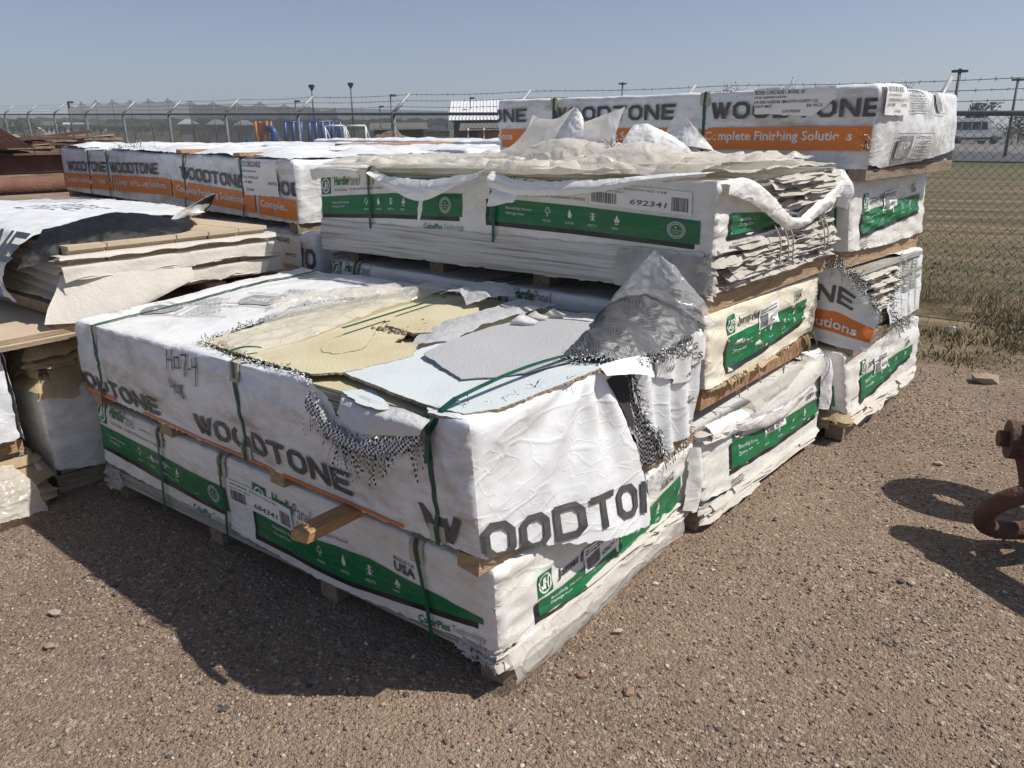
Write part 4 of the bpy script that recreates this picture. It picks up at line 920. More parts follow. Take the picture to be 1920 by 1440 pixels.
film('bright white wrap scrap with a pointed tip on the right of the heap', [[(-.68, 1.68, 1.49), (-.52, 1.68, 1.485), (-.30, 1.70, 1.45)], [(-.67, 1.74, 1.56), (-.54, 1.74, 1.56), (-.36, 1.74, 1.50)], [(-.66, 1.78, 1.60), (-.58, 1.80, 1.60), (-.47, 1.80, 1.55)]], 34, 44, 'tornwhite', 63, .014, 8, .15)
film('white pointed wrap scrap rising at the far right of the heap', [[(-.66, 2.0, 1.49), (-.52, 2.0, 1.50), (-.36, 2.0, 1.48)], [(-.64, 2.04, 1.56), (-.55, 2.04, 1.57), (-.42, 2.04, 1.52)], [(-.60, 2.06, 1.645), (-.57, 2.06, 1.65), (-.53, 2.06, 1.62)]], 30, 34, 'tornwhite', 65, .012, 8, .12)
film('thin pale film trailing across the right end of the second pile top', [[(-.55, 1.45, 1.45), (-.25, 1.42, 1.44), (.02, 1.46, 1.415)], [(-.55, 1.75, 1.47), (-.25, 1.75, 1.475), (.04, 1.80, 1.425)], [(-.5, 2.1, 1.48), (-.2, 2.15, 1.45), (.06, 2.2, 1.42)], [(-.45, 2.4, 1.45), (-.2, 2.42, 1.43), (.05, 2.45, 1.415)]], 50, 50, 'milky', 67, .018, 7, .45, rid=.9)
film('grey film bulge beside the right corner strap of the second pile', [[(-.62, 1.34, 1.41), (-.45, 1.30, 1.42), (-.2, 1.28, 1.42)], [(-.6, 1.45, 1.50), (-.42, 1.42, 1.52), (-.2, 1.40, 1.47)], [(-.55, 1.62, 1.47), (-.38, 1.60, 1.50), (-.2, 1.58, 1.46)]], 34, 44, 'milky', 69, .014, 7, .35, rid=.9)
rgf = np.random.default_rng(5)
for k_, (x0, x1, y0, y1, zb_, mk_, lab_) in enumerate(((-2.3, -1.55, 1.28, 1.75, 1.43, 'milky', 'folded cream film lying over the left end strap of the second pile'), (-1.75, -1.05, 1.25, 1.6, 1.43, 'film', 'clear film folded along the front edge between the two straps of the second pile'),
        (-1.1, -.35, 1.235, 1.55, 1.425, 'milky', 'cream film folded along the front edge right of the second strap'), (-.75, -.05, 1.3, 1.75, 1.445, 'film', 'clear film folded over the front right corner of the second pile'),
        (-.45, .05, 1.55, 2.1, 1.45, 'milky', 'cream film hanging off the right end of the second pile top'), (-1.6, -.9, 1.6, 2.1, 1.46, 'film', 'clear film sheet tucked at the foot of the tall foam peak'))):
    Gk = []
    for i_ in range(13):
        Gk.append([])
        for j_ in range(9):
            u_, v_ = i_/12, j_/8; Gk[-1].append((x0+(x1-x0)*u_+rgf.normal()*.022, y0+(y1-y0)*v_+rgf.normal()*.022, zb_+rgf.choice([0, .006, .014, .03], p=[.4, .25, .22, .13])*(1 if 0 < j_ else .3)))
    film(lab_, Gk, 40, 40, mk_, 140+k_, .005, 14, .35, rid=.9)
frays_o = frays('woven_scrap', [[(-.68, 1.62, 1.50), (-.60, 1.60, 1.47), (-.54, 1.60, 1.485)]], 160, .07, None, .005, [(.2, -.6, -.2)], .6, loc=(-.6, 1.6, 1.45))
tag(frays_o, 'frayed black and white woven scrap sticking out of the heap', 'woven scrap')

# ---- S3: third pile (four bundles)
F1 = Bundle('panel_bundle', 'white paper-wrapped panel bundle with green band, bottom of the third pile beside the fence', 'bundle', C8['S3a'], H=.35, disp=d_paper(.0, 1, 1.3), seed=11, group=G_ST, poff=.005)
pr = Print(); endart(pr, .20, .88, [(0, .182), (.88, .197)], [(0, .06), (.88, .136)], '684341', .2)
band(pr, 'front', -1, 1.1, 1.04, [(0, .17), (1.04, .17)], [(0, .06), (1.04, .06)], cp=True, logo=False)
F1.wrap('wrap', [('front', [(0, .02), (2.44, .03), (2.44, .35), (0, .35)], 'hardie', 1), ('end', [(0, .02), (1.22, .03), (1.22, .35), (0, .35)], 'hardie', 1), ('top', full('top', F1), 'hardie', 0)], pr, None, .022)
F1.boards(22, 'board_edge', None, 0, .3); F1.runners([.06, .9, 1.6, 2.36], .12, 'wood_g')
F1.ragged('loose_sheet_edge', 'end', 22, -.02, .04, 0, 1.2, 'cpaper', .03, (.3, .8), .03); F1.ragged('loose_sheet_edge', 'front', 18, -.01, .05, 0, .3, 'inter', .06, (.08, .25), .07)

F2 = Bundle('panel_bundle', 'damaged bundle with peeled orange-striped flap and holes, second from bottom of the third pile', 'bundle', C8['S3b'], H=.36, disp=d_woven(1.2, (), 1), seed=12, group=G_ST)
pr = Print()
for y, k in ((.83, 1), (.98, 2)):
    f_ = (lambda yy: (lambda P: np.c_[yy+np.asarray(P)[:, 0], .02+np.asarray(P)[:, 1]]))(y)
    put(pr, 'end', rect(0, .12, .10, .33), 'inkgrey', f_, 0, 0, 1, 1, 0); put(pr, 'end', lines(8, k, .6), 'pwhite', f_, .015, .15, .07, .15, 1); put(pr, 'end', stroke([(-.02, .0), (-.02, .34), (.12, .34), (.12, .0)], .006), 'inkgrey', f_, 0, 0, 1, 1, 1)
F2.wrap('wrap', [('front', [(.12, .0), (2.44, .0), (2.44, .36), (.12, .36)], 'white', 1), ('end', [(.60, .0), (.52, .10), (.55, .2), (.62, .30), (.74, .345), (.9, .36), (1.22, .36), (1.22, .0)], 'white_clean', 1), ('top', [(.2, 0), (2.44, 0), (2.44, 1.22), (0, 1.22), (0, .8)], 'white', 0)], pr, None, .018)
F2.boards(16, 'board_edge', None, 0, .345, .02, .02); F2.runners([.06, .9, 1.6, 2.36], .075, 'wood_g')
F2.ragged('loose_sheet_edge', 'end', 30, .12, .34, .1, .7, 'cpaper', .05, (.2, .5), .01)
# peeled flap
def flapS3b(u, v, off=0.0):      # u 0..1 left to right, v 0..1 bottom to top
    x = -.02+.30*u; x = x-.04*max(0, u-.85)/.15*(.6-v) ; y = 2.555-.04*math.sin(u*3)*(1-v)+.10*max(0, u-.5)*v+off*-1; z = .545+.37*v-.03*u*(1-v)-.14*max(0, u-.42)/.58*v*1.0
    return (x, y, z)
pf = [[flapS3b(u, v) for u in np.linspace(0, 1, 6)] for v in np.linspace(0, 1, 5)]
XX = catmull(pf, 40, 46); nP = pn(XX.reshape(-1, 3)*8)*.010+pn(XX.reshape(-1, 3)*22)*.004; XX[:, :, 1] += nP.reshape(XX.shape[:2])
V = [XX.reshape(-1, 3)]; Fc = []; MI = []
I = np.arange(40*46).reshape(40, 46)
for i in range(39):
    for j in range(45):
        v = i/39; u = j/45
        if v > 1.02-.55*max(0, u-.45)**1.2: continue
        Fc.append((I[i, j], I[i, j+1], I[i+1, j+1], I[i+1, j])); MI.append(1 if .16 < v < .42 else 0)
b = 40*46
def onflap(P, layer):
    P = np.asarray(P); gi = np.clip(P[:, 1]*39, 0, 38.99); gj = np.clip(P[:, 0]*45, 0, 44.99); i = gi.astype(int); j = gj.astype(int); a = (gi-i)[:, None]; c = (gj-j)[:, None]
    return (XX[i, j]*(1-a)*(1-c)+XX[i+1, j]*a*(1-c)+XX[i, j+1]*(1-a)*c+XX[i+1, j+1]*a*c)+np.array([.0, -.004-.001*layer, 0])
def flapput(polys, x, y, w_, h, m):
    global b
    Q = split([[(x+a[0]*w_, y+a[1]*h) for a in p] for p in polys], .03); pts = onflap([a for p in Q for a in p], 1); V.append(pts)
    for p in Q: Fc.append(list(range(b, b+len(p)))); MI.append(m); b += len(p)
NE = [[(a-5.35, c) for a, c in p] for p in LOGO if min(a[0] for a in p) > 6.5]; mnx = min(a[0] for p in NE for a in p); NEw = max(a[0] for p in NE for a in p)-mnx
flapput([[((a-mnx)/NEw, c) for a, c in p] for p in NE], .03, .55, .62, .22, 2)
tv, tf, asp = text_tris('lutions', .02); flapput([[tuple(tv[i]) for i in f] for f in tf], .02, .22, .72, .13, 3)
mesh('peeled_flap', np.concatenate(V), Fc, [M['white_clean'], M['orange'], M['ink'], M['pwhite']], F2.root, MI)
frays('frayed_yarn', [[flapS3b(u, 1.0-.5*max(0, u-.45)**1.2, .01) for u in np.linspace(.0, 1, 9)], [F2.surf('end', [(t_, v_)], .01)[0] for t_, v_ in ((.52, .08), (.55, .2), (.62, .3), (.74, .345))], [F2.surf('end', [(t_, v_)], .01)[0] for t_, v_ in ((.55, .08), (.6, .0), (.9, .0))]], [240, 140, 140], .07, F2.root, .0045, [(.2, -.5, .6), (.8, -.4, 0), (.8, -.2, -.3)], .4)
v_, f_ = fill([(.50, .14), (.60, .20), (.63, .30), (.5, .31), (.40, .24)], .03, .01); mesh('rip_shade_patch', F2.surf('end', v_, .006), f_, M['rip_shade'], F2.root)  # same painted shade: a dark patch laid where the wrap is ripped

F3 = Bundle('panel_bundle', 'white paper-wrapped panel bundle with green band, third from the bottom of the third pile', 'bundle', C8['S3c'], H=.35, disp=d_paper(.0, 1, 1.3), seed=13, group=G_ST, poff=.005)
pr = Print(); endart(pr, .16, .915, [(0, .18), (.915, .23)], [(0, .075), (.915, .143)], '684341', .3)
band(pr, 'front', -1, 1.1, 1.04, [(0, .21), (1.04, .21)], [(0, .10), (1.04, .10)])
F3.wrap('wrap', [('front', full('front', F3), 'hardie', 1), ('end', [(0, .0), (.6, -.01), (1.22, .01), (1.22, .35), (0, .35)], 'hardie', 1), ('top', full('top', F3), 'hardie', 0), ('back', full('back', F3), 'hardie', 0)], pr, None, .022)
F3.boards(20, 'board_edge', None, 0, .33); F3.runners([.06, .9, 1.6, 2.36], .088, 'wood_y')

F4 = Bundle('panel_bundle', 'tall white woven-wrap bundle with charcoal lettering and orange stripe, topmost of the third pile', 'bundle', C8['S3d'], H=.38, r=.03, disp=lambda P, n, sd: d_woven(.8, (.9, 1.95), .5)(P, n, sd)+n[:, 0]**2*.05*np.sin(np.clip(P[:, 1]/1.22, 0, 1)*math.pi)*np.sin(np.clip(P[:, 2]/.38, 0, 1)*math.pi)**.5, seed=14, group=G_ST, poff=.010)
pr = Print()
def fW(P): P = np.asarray(P); return np.c_[1.97-P[:, 0], .238+P[:, 1]+.0*P[:, 0]]
words(pr, 'front', 1, [-1.10, 0, 1.11], fW, .082, width=.90)
fO = lambda P: np.c_[np.clip(np.asarray(P)[:, 0], .004, 2.4), np.asarray(P)[:, 1]-.012*np.asarray(P)[:, 0]*0]
for a, b_ in ((2.40, 2.09), (2.05, .965), (.925, .01)):
    n = 40; xs = np.linspace(b_, a, n+1)
    put(pr, 'front', [[(xs[i], .085), (xs[i+1], .085), (xs[i+1], .195), (xs[i], .195)] for i in range(n)], 'orange', fO, 0, 0, 1, 1, 0, 4)
for x0 in (-1.30, -.19, .91): puttext(pr, 'front', 'Complete Finishing Solutions', 'pwhite', lambda P: fW(P) if False else np.c_[1.80-np.asarray(P)[:, 0], .117+np.asarray(P)[:, 1]], x0, 0, .06, .80, .02)
fE4 = lambda P: np.asarray(P)
for x0, y0, w_, h in ((.34, .27, .21, .095), (.66, .26, .16, .11), (.22, .03, .20, .13), (.46, .03, .20, .13)):
    put(pr, 'end', stroke([(x0, y0), (x0+w_, y0), (x0+w_, y0+h), (x0, y0+h), (x0, y0)], .005), 'inkgrey', fE4, 0, 0, 1, 1, 0)
put(pr, 'end', lines(7, 3, .8), 'inkgrey', fE4, .355, .28, .18, .08, 1); put(pr, 'end', lines(7, 4, .8), 'inkgrey', fE4, .475, .045, .17, .10, 1)
put(pr, 'end', [[(.2, 0), (.8, 0), (1, .5), (.8, 1), (.2, 1), (0, .5)]], 'inkgrey', fE4, .69, .27, .10, .09, 1); put(pr, 'end', rect(0, 0, 1, 1), 'inkgrey', fE4, .24, .04, .15, .11, 1)
puttext(pr, 'end', 'STOP', 'pwhite', fE4, .27, .085, .035, .09, .02, 0, 2)
F4.wrap('wrap', [('front', full('front', F4), 'white', 1), ('end', [(0, .02), (.15, .0), (.6, .02), (1.1, .05), (1.22, .08), (1.22, .38), (0, .38)], 'white', 1), ('top', full('top', F4), 'white_clean', 0), ('far', full('far', F4), 'white', 0), ('back', full('back', F4), 'white', 0)], pr, None, .02)
F4.boards(30, 'board_edge', None, 0, .36, .03); F4.runners([.05, .85, 1.6, 2.3], .055, 'wood_g')
F4.strap(.90); F4.strap(1.955)
labelpiece(F4, 'paper_label', 'front', [(.62, .385), (.20, .38), (.19, .33), (.24, .28), (.30, .245), (.60, .26)], [('BOISE CASCADE - BOISE, ID', .605, .348, .015, .26, 0), ('PO# GJ0000164341', .605, .328, .014, .17, 0), ('1/4-4X8 HARDIE SMOOTH SOFFIT CG', .605, .307, .015, .33, 0), ('LIGHT MIST', .605, .287, .014, .10, 0), ('50 PCS', .33, .287, .014, .08, 0), ('CH193020', .45, .262, .014, .09, 0), ('COLORGUARD', .60, .366, .013, .12, .2)])
labelpiece(F4, 'paper_label', 'end', [(.03, .375), (.26, .378), (.27, .245), (.03, .245)], [('BOISE CASCADE - BOISE, ID', .045, .348, .014, .17, 0), ('PO# GJ0000164341', .045, .328, .013, .14, 0), ('1/4-4X8 HARDIE SMOOTH SOFFIT CG', .045, .307, .014, .21, 0), ('LIGHT MIST', .045, .285, .014, .08, 0), ('50 PCS', .20, .285, .014, .05, 0), ('CH193020', .12, .258, .012, .07, 0)])
frays('frayed_yarn', [[F4.surf('front', [(s_, .385)], .004)[0] for s_ in (.80, .74, .70)], [F4.surf('front', [(s_, .385)], .004)[0] for s_ in (.45, .40)], [F4.surf('end', [(.36, .385)], .004)[0], F4.surf('end', [(.44, .38)], .004)[0]], [F4.surf('front', [(.02, .08)], .01)[0], F4.surf('front', [(.02, .16)], .01)[0]]], [36, 20, 20, 30], .05, F4.root, .0035, [(0, 0, .6)]*3+[(-.3, -.5, .2)], .2)

# ---- W: long bundles at the back left
def c8box(x, y, yaw, z0, z1, L, W, dl=0.0):
    ex = np.array([-math.cos(yaw), -math.sin(yaw), 0]); ey = np.array([-math.sin(yaw), math.cos(yaw), 0])
    return [tuple(np.array([x, y, (z1 if c else z0)+dl*a])+ex*L*a+ey*W*b_) for a in (0, 1) for b_ in (0, 1) for c in (0, 1)]
G_W = 'long woven-wrap bundles at the back left'
W1 = Bundle('panel_bundle', 'long white bundle with charcoal lettering and orange stripe, front of the back left row', 'bundle', C8['W1'], L=4.0, H=.37, r=.035, disp=d_woven(1.5, (.62, 1.44, 2.87, 3.3), .8), seed=15, group=G_W, poff=.009)
pr = Print()
sg_ = lambda u: np.interp(u, [0, 1.87, 4.0], [.018, .072, .03])
fw_ = lambda P: np.c_[1.50-np.asarray(P)[:, 0], .142+sg_(1.50-np.asarray(P)[:, 0])+np.asarray(P)[:, 1]]
words(pr, 'front', 1, [-2.33, -1.30, .0, 1.10], fw_, .082, width=.93)
for a, b_ in ((3.98, 2.80), (2.76, 1.66), (1.62, .47), (.43, .01)):
    n = 30; xs = np.linspace(b_, a, n+1)
    put(pr, 'front', [[(xs[i], .055), (xs[i+1], .055), (xs[i+1], .175), (xs[i], .175)] for i in range(n)], 'orange', lambda P: np.c_[np.asarray(P)[:, 0], np.asarray(P)[:, 1]-.055+sg_(np.asarray(P)[:, 0])], 0, 0, 1, 1, 0, .15)
for x0 in (2.70, 1.57, .40, 3.9): puttext(pr, 'front', 'Complete Finishing Solutions', 'pwhite', (lambda xx: (lambda P: np.c_[np.clip(xx-np.asarray(P)[:, 0], .01, 4), .035+sg_(xx-np.asarray(P)[:, 0])+np.asarray(P)[:, 1]]))(x0), 0, 0, .06, .95, .02)
for u, v in ((2.2, .5), (1.2, .45), (.3, .5)):
    f_ = (lambda uu, vv: (lambda P: np.c_[uu-np.asarray(P)[:, 0], vv+np.asarray(P)[:, 1]]))(u, v)
    put(pr, 'top', [[(.2, 0), (.8, 0), (1, .5), (.8, 1), (.2, 1), (0, .5)]], 'inkgrey', f_, 0, 0, .32, .4, 0); puttext(pr, 'top', 'STOP', 'pwhite', f_, .09, .04, .1, .16, .02); put(pr, 'top', lines(8, 3, .6), 'inkgrey', f_, .42, 0, .4, .4, 0)
W1.wrap('wrap', [(f, full(f, W1), 'white' if f != 'top' else 'white_clean', f in ('front', 'end')) for f in ('front', 'end', 'top', 'far')], pr, None, .024)
W1.boards(16, 'board_edge', None, 0, .34, .03); W1.runners([.06, 1.3, 2.6, 3.9], .06, 'wood_g')
for s_ in (.62, 1.44, 2.87, 3.3): W1.strap(s_, False)
def battens(B_, ss, jt=0):
    for s_ in ss:
        P = np.array([[x, y, z] for z in (B_.H+.004, B_.H+.026) for y in (B_.W-.02, -.02) for x in (s_+.045, s_-.045)]); mb = MB(); mb.hexa(B_.M(P)+RNG.normal(size=(8, 3))*.003); mb.build('batten', M['wood_o'], B_.root)
battens(W1, (.62, 1.44))
rgw = np.random.default_rng(12)
for a_, b_ in ((.03, .57), (.68, 1.38), (1.50, 2.82), (2.92, 3.25), (3.36, 3.98)):      # slack wrap bulging between the straps
    n_ = max(4, int((b_-a_)/.11)); Gt = []
    for s_ in np.linspace(a_, b_, n_):
        e_ = min(1, min(s_-a_, b_-s_)/.12+.1); Gt.append([tuple(W1.M(np.array([[s_, t_, W1.H+.004+e_*(.3 if t_ in (.0, 1.22) else 1)*rgw.uniform(.008, .05)]]))[0]) for t_ in np.linspace(0.0, 1.22, 10)])
    drape('slack_wrap', Gt, n_*7, 70, 'white_clean', W1.root, .008, 9, .1, int(a_*100), .8)
labelpiece(W1, 'paper_label', 'front', [(.60, .36), (.16, .36), (.16, .15), (.58, .14)], [('COLORGUARD', .59, .315, .03, .25, 0), ('PO# GJ0000164341', .58, .28, .016, .18, 0), ('1/4X12 NICKEL GAP', .58, .245, .016, .2, 0), ('LIGHT MIST', .58, .215, .016, .12, 0), ('244 PCS', .27, .215, .02, .10, 0), ('CH193020', .58, .17, .015, .13, 0)])
labelpiece(W1, 'paper_label', 'end', [(.22, .33), (.5, .34), (.5, .15), (.25, .14)], [('1/4X12 NICKEL GAP', .25, .28, .03, .22, 0), ('LIGHT MIST', .25, .225, .03, .16, 0), ('BOISE CASCADE', .25, .17, .03, .2, 0)])
frays('frayed_yarn', [[W1.surf('top', [(s_, .12)], .01)[0] for s_ in (3.0, 2.4, 2.0)]], 160, .07, W1.root, .006, [(0, -.4, .5)], .2)
for k, (x, y, z0, z1, lab) in enumerate(((-2.5, 2.68, 1.09, 1.47, 'long woven-wrap bundle second from the front of the back left row'), (-2.3, 3.95, 1.10, 1.50, 'long woven-wrap bundle at the rear of the back left row'))):
    w_ = Bundle('panel_bundle', lab, 'bundle', c8box(x, y, -.07, z0, z1, 4.0, 1.22, .05), L=4.0, H=.38, r=.035, disp=d_woven(2.6, (.7, 1.5, 2.9), 1), seed=16+k, group=G_W)
    w_.wrap('wrap', [(f, full(f, w_), 'white_clean', 0) for f in ('front', 'end', 'top', 'far')], None, None, .03)
    w_.boards(8, 'board_edge', None, 0, .34, .03); w_.runners([.06, 1.3, 2.6, 3.9], .06, 'wood_g'); battens(w_, (1.5,) if k == 0 else ())
WB = Bundle('panel_bundle', 'white woven-wrap bundle with charcoal letters directly beneath the striped long bundle', 'bundle', c8box(-2.52, 1.36, -.08, .62, 1.03, 4.0, 1.22, .05), L=4.0, H=.40, r=.04, disp=d_woven(1.2, (.6, 1.5), 1), seed=20, group=G_W, poff=.008)
pr = Print(); words(pr, 'front', 1, [0.0, 1.08], lambda P: np.c_[1.30-np.asarray(P)[:, 0], .20+np.asarray(P)[:, 1]], .11, width=.86)
put(pr, 'end', [p for p in LOGO if max(a[0] for a in p) < 2.2], 'ink', lambda P: np.asarray(P), .22, .13, .93/LOGOW, .12, 1, .03)
WB.wrap('wrap', [(f, full(f, WB), 'white', f == 'end') for f in ('front', 'end', 'top')], pr, None, .03); WB.boards(8, 'board_edge', None, 0, .36, .03); WB.runners([.06, 1.3, 2.6, 3.9], .06, 'wood_g')
labelpiece(WB, 'paper_label', 'end', [(.08, .38), (.40, .38), (.40, .24), (.08, .24)], [('COLORGUARD', .1, .335, .03, .25, 0), ('PO# GJ0000164341', .1, .30, .018, .2, 0), ('244 PCS', .1, .265, .018, .1, 0)])
labelpiece(WB, 'paper_label', 'front', [(.50, .37), (.12, .37), (.12, .20), (.50, .20)], [('COLORGUARD', .48, .325, .03, .25, 0), ('244 PCS', .3, .25, .02, .12, 0)])
WC = Bundle('panel_bundle', 'white bundle at the bottom of the back left row, behind the board stack', 'bundle', c8box(-2.56, 1.38, -.08, .02, .56, 4.0, 1.22, .05), L=4.0, H=.5, r=.04, disp=d_woven(1.2, (), 1), seed=22, group=G_W)
WC.wrap('wrap', [(f, full(f, WC), 'white', 0) for f in ('front', 'end', 'top')], None, None, .05); WC.runners([.06, 1.3, 2.6, 3.9], .07, 'wood_g')
# ================================================================== GROUND
def gz(x, y):
    x = np.asarray(x, float); y = np.asarray(y, float)
    return -.026*np.clip(-x, 0, 2.5)+.033*np.clip(-x-7, 0, 20)+.015*np.clip(-x-27, 0, 1e9)+.003*np.clip(y-8, 0, 1e9)
def gaxis(lo, hi, d0, d1, step, far):
    a = list(np.arange(lo, hi+1e-6, step)); s_ = step; q = hi
    while q < d1: s_ *= 1.35; q += s_; a.append(q)
    s_ = step; q = lo
    while q > d0: s_ *= 1.35; q -= s_; a.insert(0, q)
    return np.array(a)
gx = gaxis(-4, 3.5, -600, 200, .06, 0); gy = gaxis(-2.5, 7, -60, 600, .06, 0)
GX, GY = np.meshgrid(gx, gy, indexing='ij'); Pg = np.c_[GX.ravel(), GY.ravel(), np.zeros(GX.size)]
Zg = gz(Pg[:, 0], Pg[:, 1])+.008*fbm(Pg*np.array([1.7, 1.7, 1]), 3)*(np.hypot(Pg[:, 0], Pg[:, 1]) < 12)-.004
I = np.arange(GX.size).reshape(GX.shape)
Fg = np.stack([I[:-1, :-1], I[1:, :-1], I[1:, 1:], I[:-1, 1:]], -1).reshape(-1, 4)
def ground_mat():
    m = bpy.data.materials.new('gravel_yard_and_field'); m.use_nodes = True; t = m.node_tree; N = t.nodes; Lk = t.links
    b = N['Principled BSDF']; b.inputs['Roughness'].default_value = .92; b.inputs['Specular IOR Level'].default_value = .2
    tc = N.new('ShaderNodeTexCoord'); P = tc.outputs['Object']
    def nz(sc, det=4, st=None, rg=.6):
        n = N.new('ShaderNodeTexNoise'); n.inputs['Scale'].default_value = sc; n.inputs['Detail'].default_value = det; n.inputs['Roughness'].default_value = rg
        if st:
            mp = N.new('ShaderNodeMapping'); mp.inputs['Scale'].default_value = st; mp.inputs['Rotation'].default_value = (0, 0, R(6)); Lk.new(P, mp.inputs[0]); Lk.new(mp.outputs[0], n.inputs['Vector'])
        else: Lk.new(P, n.inputs['Vector'])
        return n.outputs['Fac']
    def vor(sc):
        v = N.new('ShaderNodeTexVoronoi'); v.inputs['Scale'].default_value = sc; v.inputs['Randomness'].default_value = 1; Lk.new(P, v.inputs['Vector']); return v
    def ramp(src, stops):
        r = N.new('ShaderNodeValToRGB'); e = r.color_ramp.elements
        while len(e) < len(stops): e.new(.5)
        for q, (p_, c) in zip(e, stops): q.position = p_; q.color = tuple(c)+(1,)
        Lk.new(src, r.inputs[0]); return r.outputs[0]
    def mix(f, a, c):
        x = N.new('ShaderNodeMix'); x.data_type = 'RGBA'
        if isinstance(f, float): x.inputs['Factor'].default_value = f
        else: Lk.new(f, x.inputs['Factor'])
        Lk.new(a, x.inputs['A']); Lk.new(c, x.inputs['B']); return x.outputs['Result']
    def rng(src, a, c, lo=0, hi=1):
        r = N.new('ShaderNodeMapRange'); r.interpolation_type = 'SMOOTHSTEP'
        for k, v in zip(('From Min', 'From Max', 'To Min', 'To Max'), (a, c, lo, hi)): r.inputs[k].default_value = v
        Lk.new(src, r.inputs['Value']); return r.outputs['Result']
    def mth(op, a, c):
        x = N.new('ShaderNodeMath'); x.operation = op
        for i, v in enumerate((a, c)):
            if isinstance(v, (int, float)): x.inputs[i].default_value = v
            else: Lk.new(v, x.inputs[i])
        return x.outputs[0]
    v1 = vor(75); v2 = vor(210)
    sep = N.new('ShaderNodeSeparateColor'); Lk.new(v1.outputs['Color'], sep.inputs[0])
    sep2 = N.new('ShaderNodeSeparateColor'); Lk.new(v2.outputs['Color'], sep2.inputs[0])
    stone = ramp(sep.outputs[0], [(0, (.10, .076, .06)), (.3, (.25, .182, .135)), (.62, (.39, .283, .207)), (.85, (.50, .385, .29)), (1, (.70, .60, .48))])
    fine = ramp(sep2.outputs[0], [(0, (.12, .09, .067)), (.5, (.255, .188, .138)), (.85, (.33, .25, .185)), (1, (.50, .41, .32))])
    gravel = mix(rng(nz(40, 2), .46, .56), fine, stone)
    dirt = ramp(nz(1.6, 6, None, .7), [(.3, (.215, .152, .108)), (.5, (.315, .229, .165)), (.7, (.38, .282, .208))])
    gravel = mix(rng(nz(1.1, 5, None, .65), .40, .68, .12, .75), gravel, dirt)
    tint = ramp(nz(.8, 4), [(.35, (.22, .16, .118)), (.65, (.41, .297, .218))]); gravel = mix(.3, gravel, tint)
    # weedy verge and mown field
    verge = ramp(nz(2.6, 7, None, .72), [(.34, (.10, .09, .038)), (.46, (.18, .14, .075)), (.56, (.28, .22, .135)), (.68, (.38, .30, .19))])
    field = ramp(nz(.9, 6, (.12, 1.1, 1), .7), [(.34, (.075, .078, .034)), (.45, (.13, .115, .058)), (.55, (.21, .165, .098)), (.7, (.33, .26, .165))])
    farf = ramp(nz(.11, 5, (.3, 1, 1), .6), [(.35, (.07, .085, .035)), (.55, (.125, .12, .06)), (.7, (.19, .165, .09))])
    sx = N.new('ShaderNodeSeparateXYZ'); Lk.new(P, sx.inputs[0]); X, Y = sx.outputs[0], sx.outputs[1]
    # distance behind the fence line y = 6.8 - .103 (x-.3)
    q = mth('ADD', Y, mth('MULTIPLY', X, .103)); q = mth('ADD', q, mth('MULTIPLY', mth('SUBTRACT', nz(1.4, 5), .5), 1.7))
    c = mix(rng(q, 4.3, 4.9), gravel, verge)
    q2 = mth('ADD', Y, mth('MULTIPLY', X, .103)); c = mix(rng(q2, 6.6, 7.4), c, field); c = mix(rng(q2, 22, 40), c, farf)
    Lk.new(c, b.inputs['Base Color'])
    h = mth('ADD', mth('MULTIPLY', mth('SUBTRACT', 1.0, v1.outputs['Distance']), .6), mth('MULTIPLY', mth('SUBTRACT', 1.0, v2.outputs['Distance']), .35)); h = mth('ADD', h, mth('MULTIPLY', nz(30, 5, None, .75), 1.2))
    bp = N.new('ShaderNodeBump'); bp.inputs['Strength'].default_value = .9; bp.inputs['Distance'].default_value = .017; Lk.new(h, bp.inputs['Height']); Lk.new(bp.outputs[0], b.inputs['Normal'])
    return m
struct(mesh('ground', np.c_[Pg[:, :2], Zg], Fg, ground_mat(), None))
# asphalt car park and its road beyond the field on the right
M['asphalt'] = mat('old_asphalt', (.115, .105, .10), .9, 0, .5, .2, 30, (.15, .135, .125)); M['road'] = mat('road_asphalt', (.06, .062, .066), .9, .2, .3, .1, 30)
def strip(name, pts, m, dz=.06):
    mb = MB(); n = 24
    a, b_, c, d = [np.array(q, float) for q in pts]
    V = []; 
    for i in range(n+1):
        t = i/n; p = a+(b_-a)*t; q = d+(c-d)*t; V += [(p[0], p[1], gz(p[0], p[1])+dz), (q[0], q[1], gz(q[0], q[1])+dz)]
    mb.add(V, [(2*i, 2*i+2, 2*i+3, 2*i+1) for i in range(n)]); return struct(mb.build(name, M[m], smooth=False))
strip('road', [(-22, 46), (30, 40), (30, 55), (-22, 61)], 'road'); strip('parking_lot', [(-34, 62.3), (40, 54), (40, 150), (-34, 160)], 'asphalt')

# loose stones: many small ones as one mass, the big ones one by one
ico = np.array([(0, 0, 1), (.894, 0, .447), (.276, .851, .447), (-.724, .526, .447), (-.724, -.526, .447), (.276, -.851, .447), (.724, .526, -.447), (-.276, .851, -.447), (-.894, 0, -.447), (-.276, -.851, -.447), (.724, -.526, -.447), (0, 0, -1)])
icf = [(0, 1, 2), (0, 2, 3), (0, 3, 4), (0, 4, 5), (0, 5, 1), (1, 6, 2), (2, 7, 3), (3, 8, 4), (4, 9, 5), (5, 10, 1), (6, 7, 2), (7, 8, 3), (8, 9, 4), (9, 10, 5), (10, 6, 1), (11, 7, 6), (11, 8, 7), (11, 9, 8), (11, 10, 9), (11, 6, 10)]
for k, c in (('st0', (.38, .285, .21)), ('st1', (.50, .405, .32)), ('st2', (.15, .118, .10)), ('st3', (.28, .205, .155)), ('st4', (.62, .56, .48)), ('st5', (.33, .20, .14)), ('st6', (.085, .08, .085))): M[k] = mat('stone_'+k, c, .85, .35, 60, .4, 150)
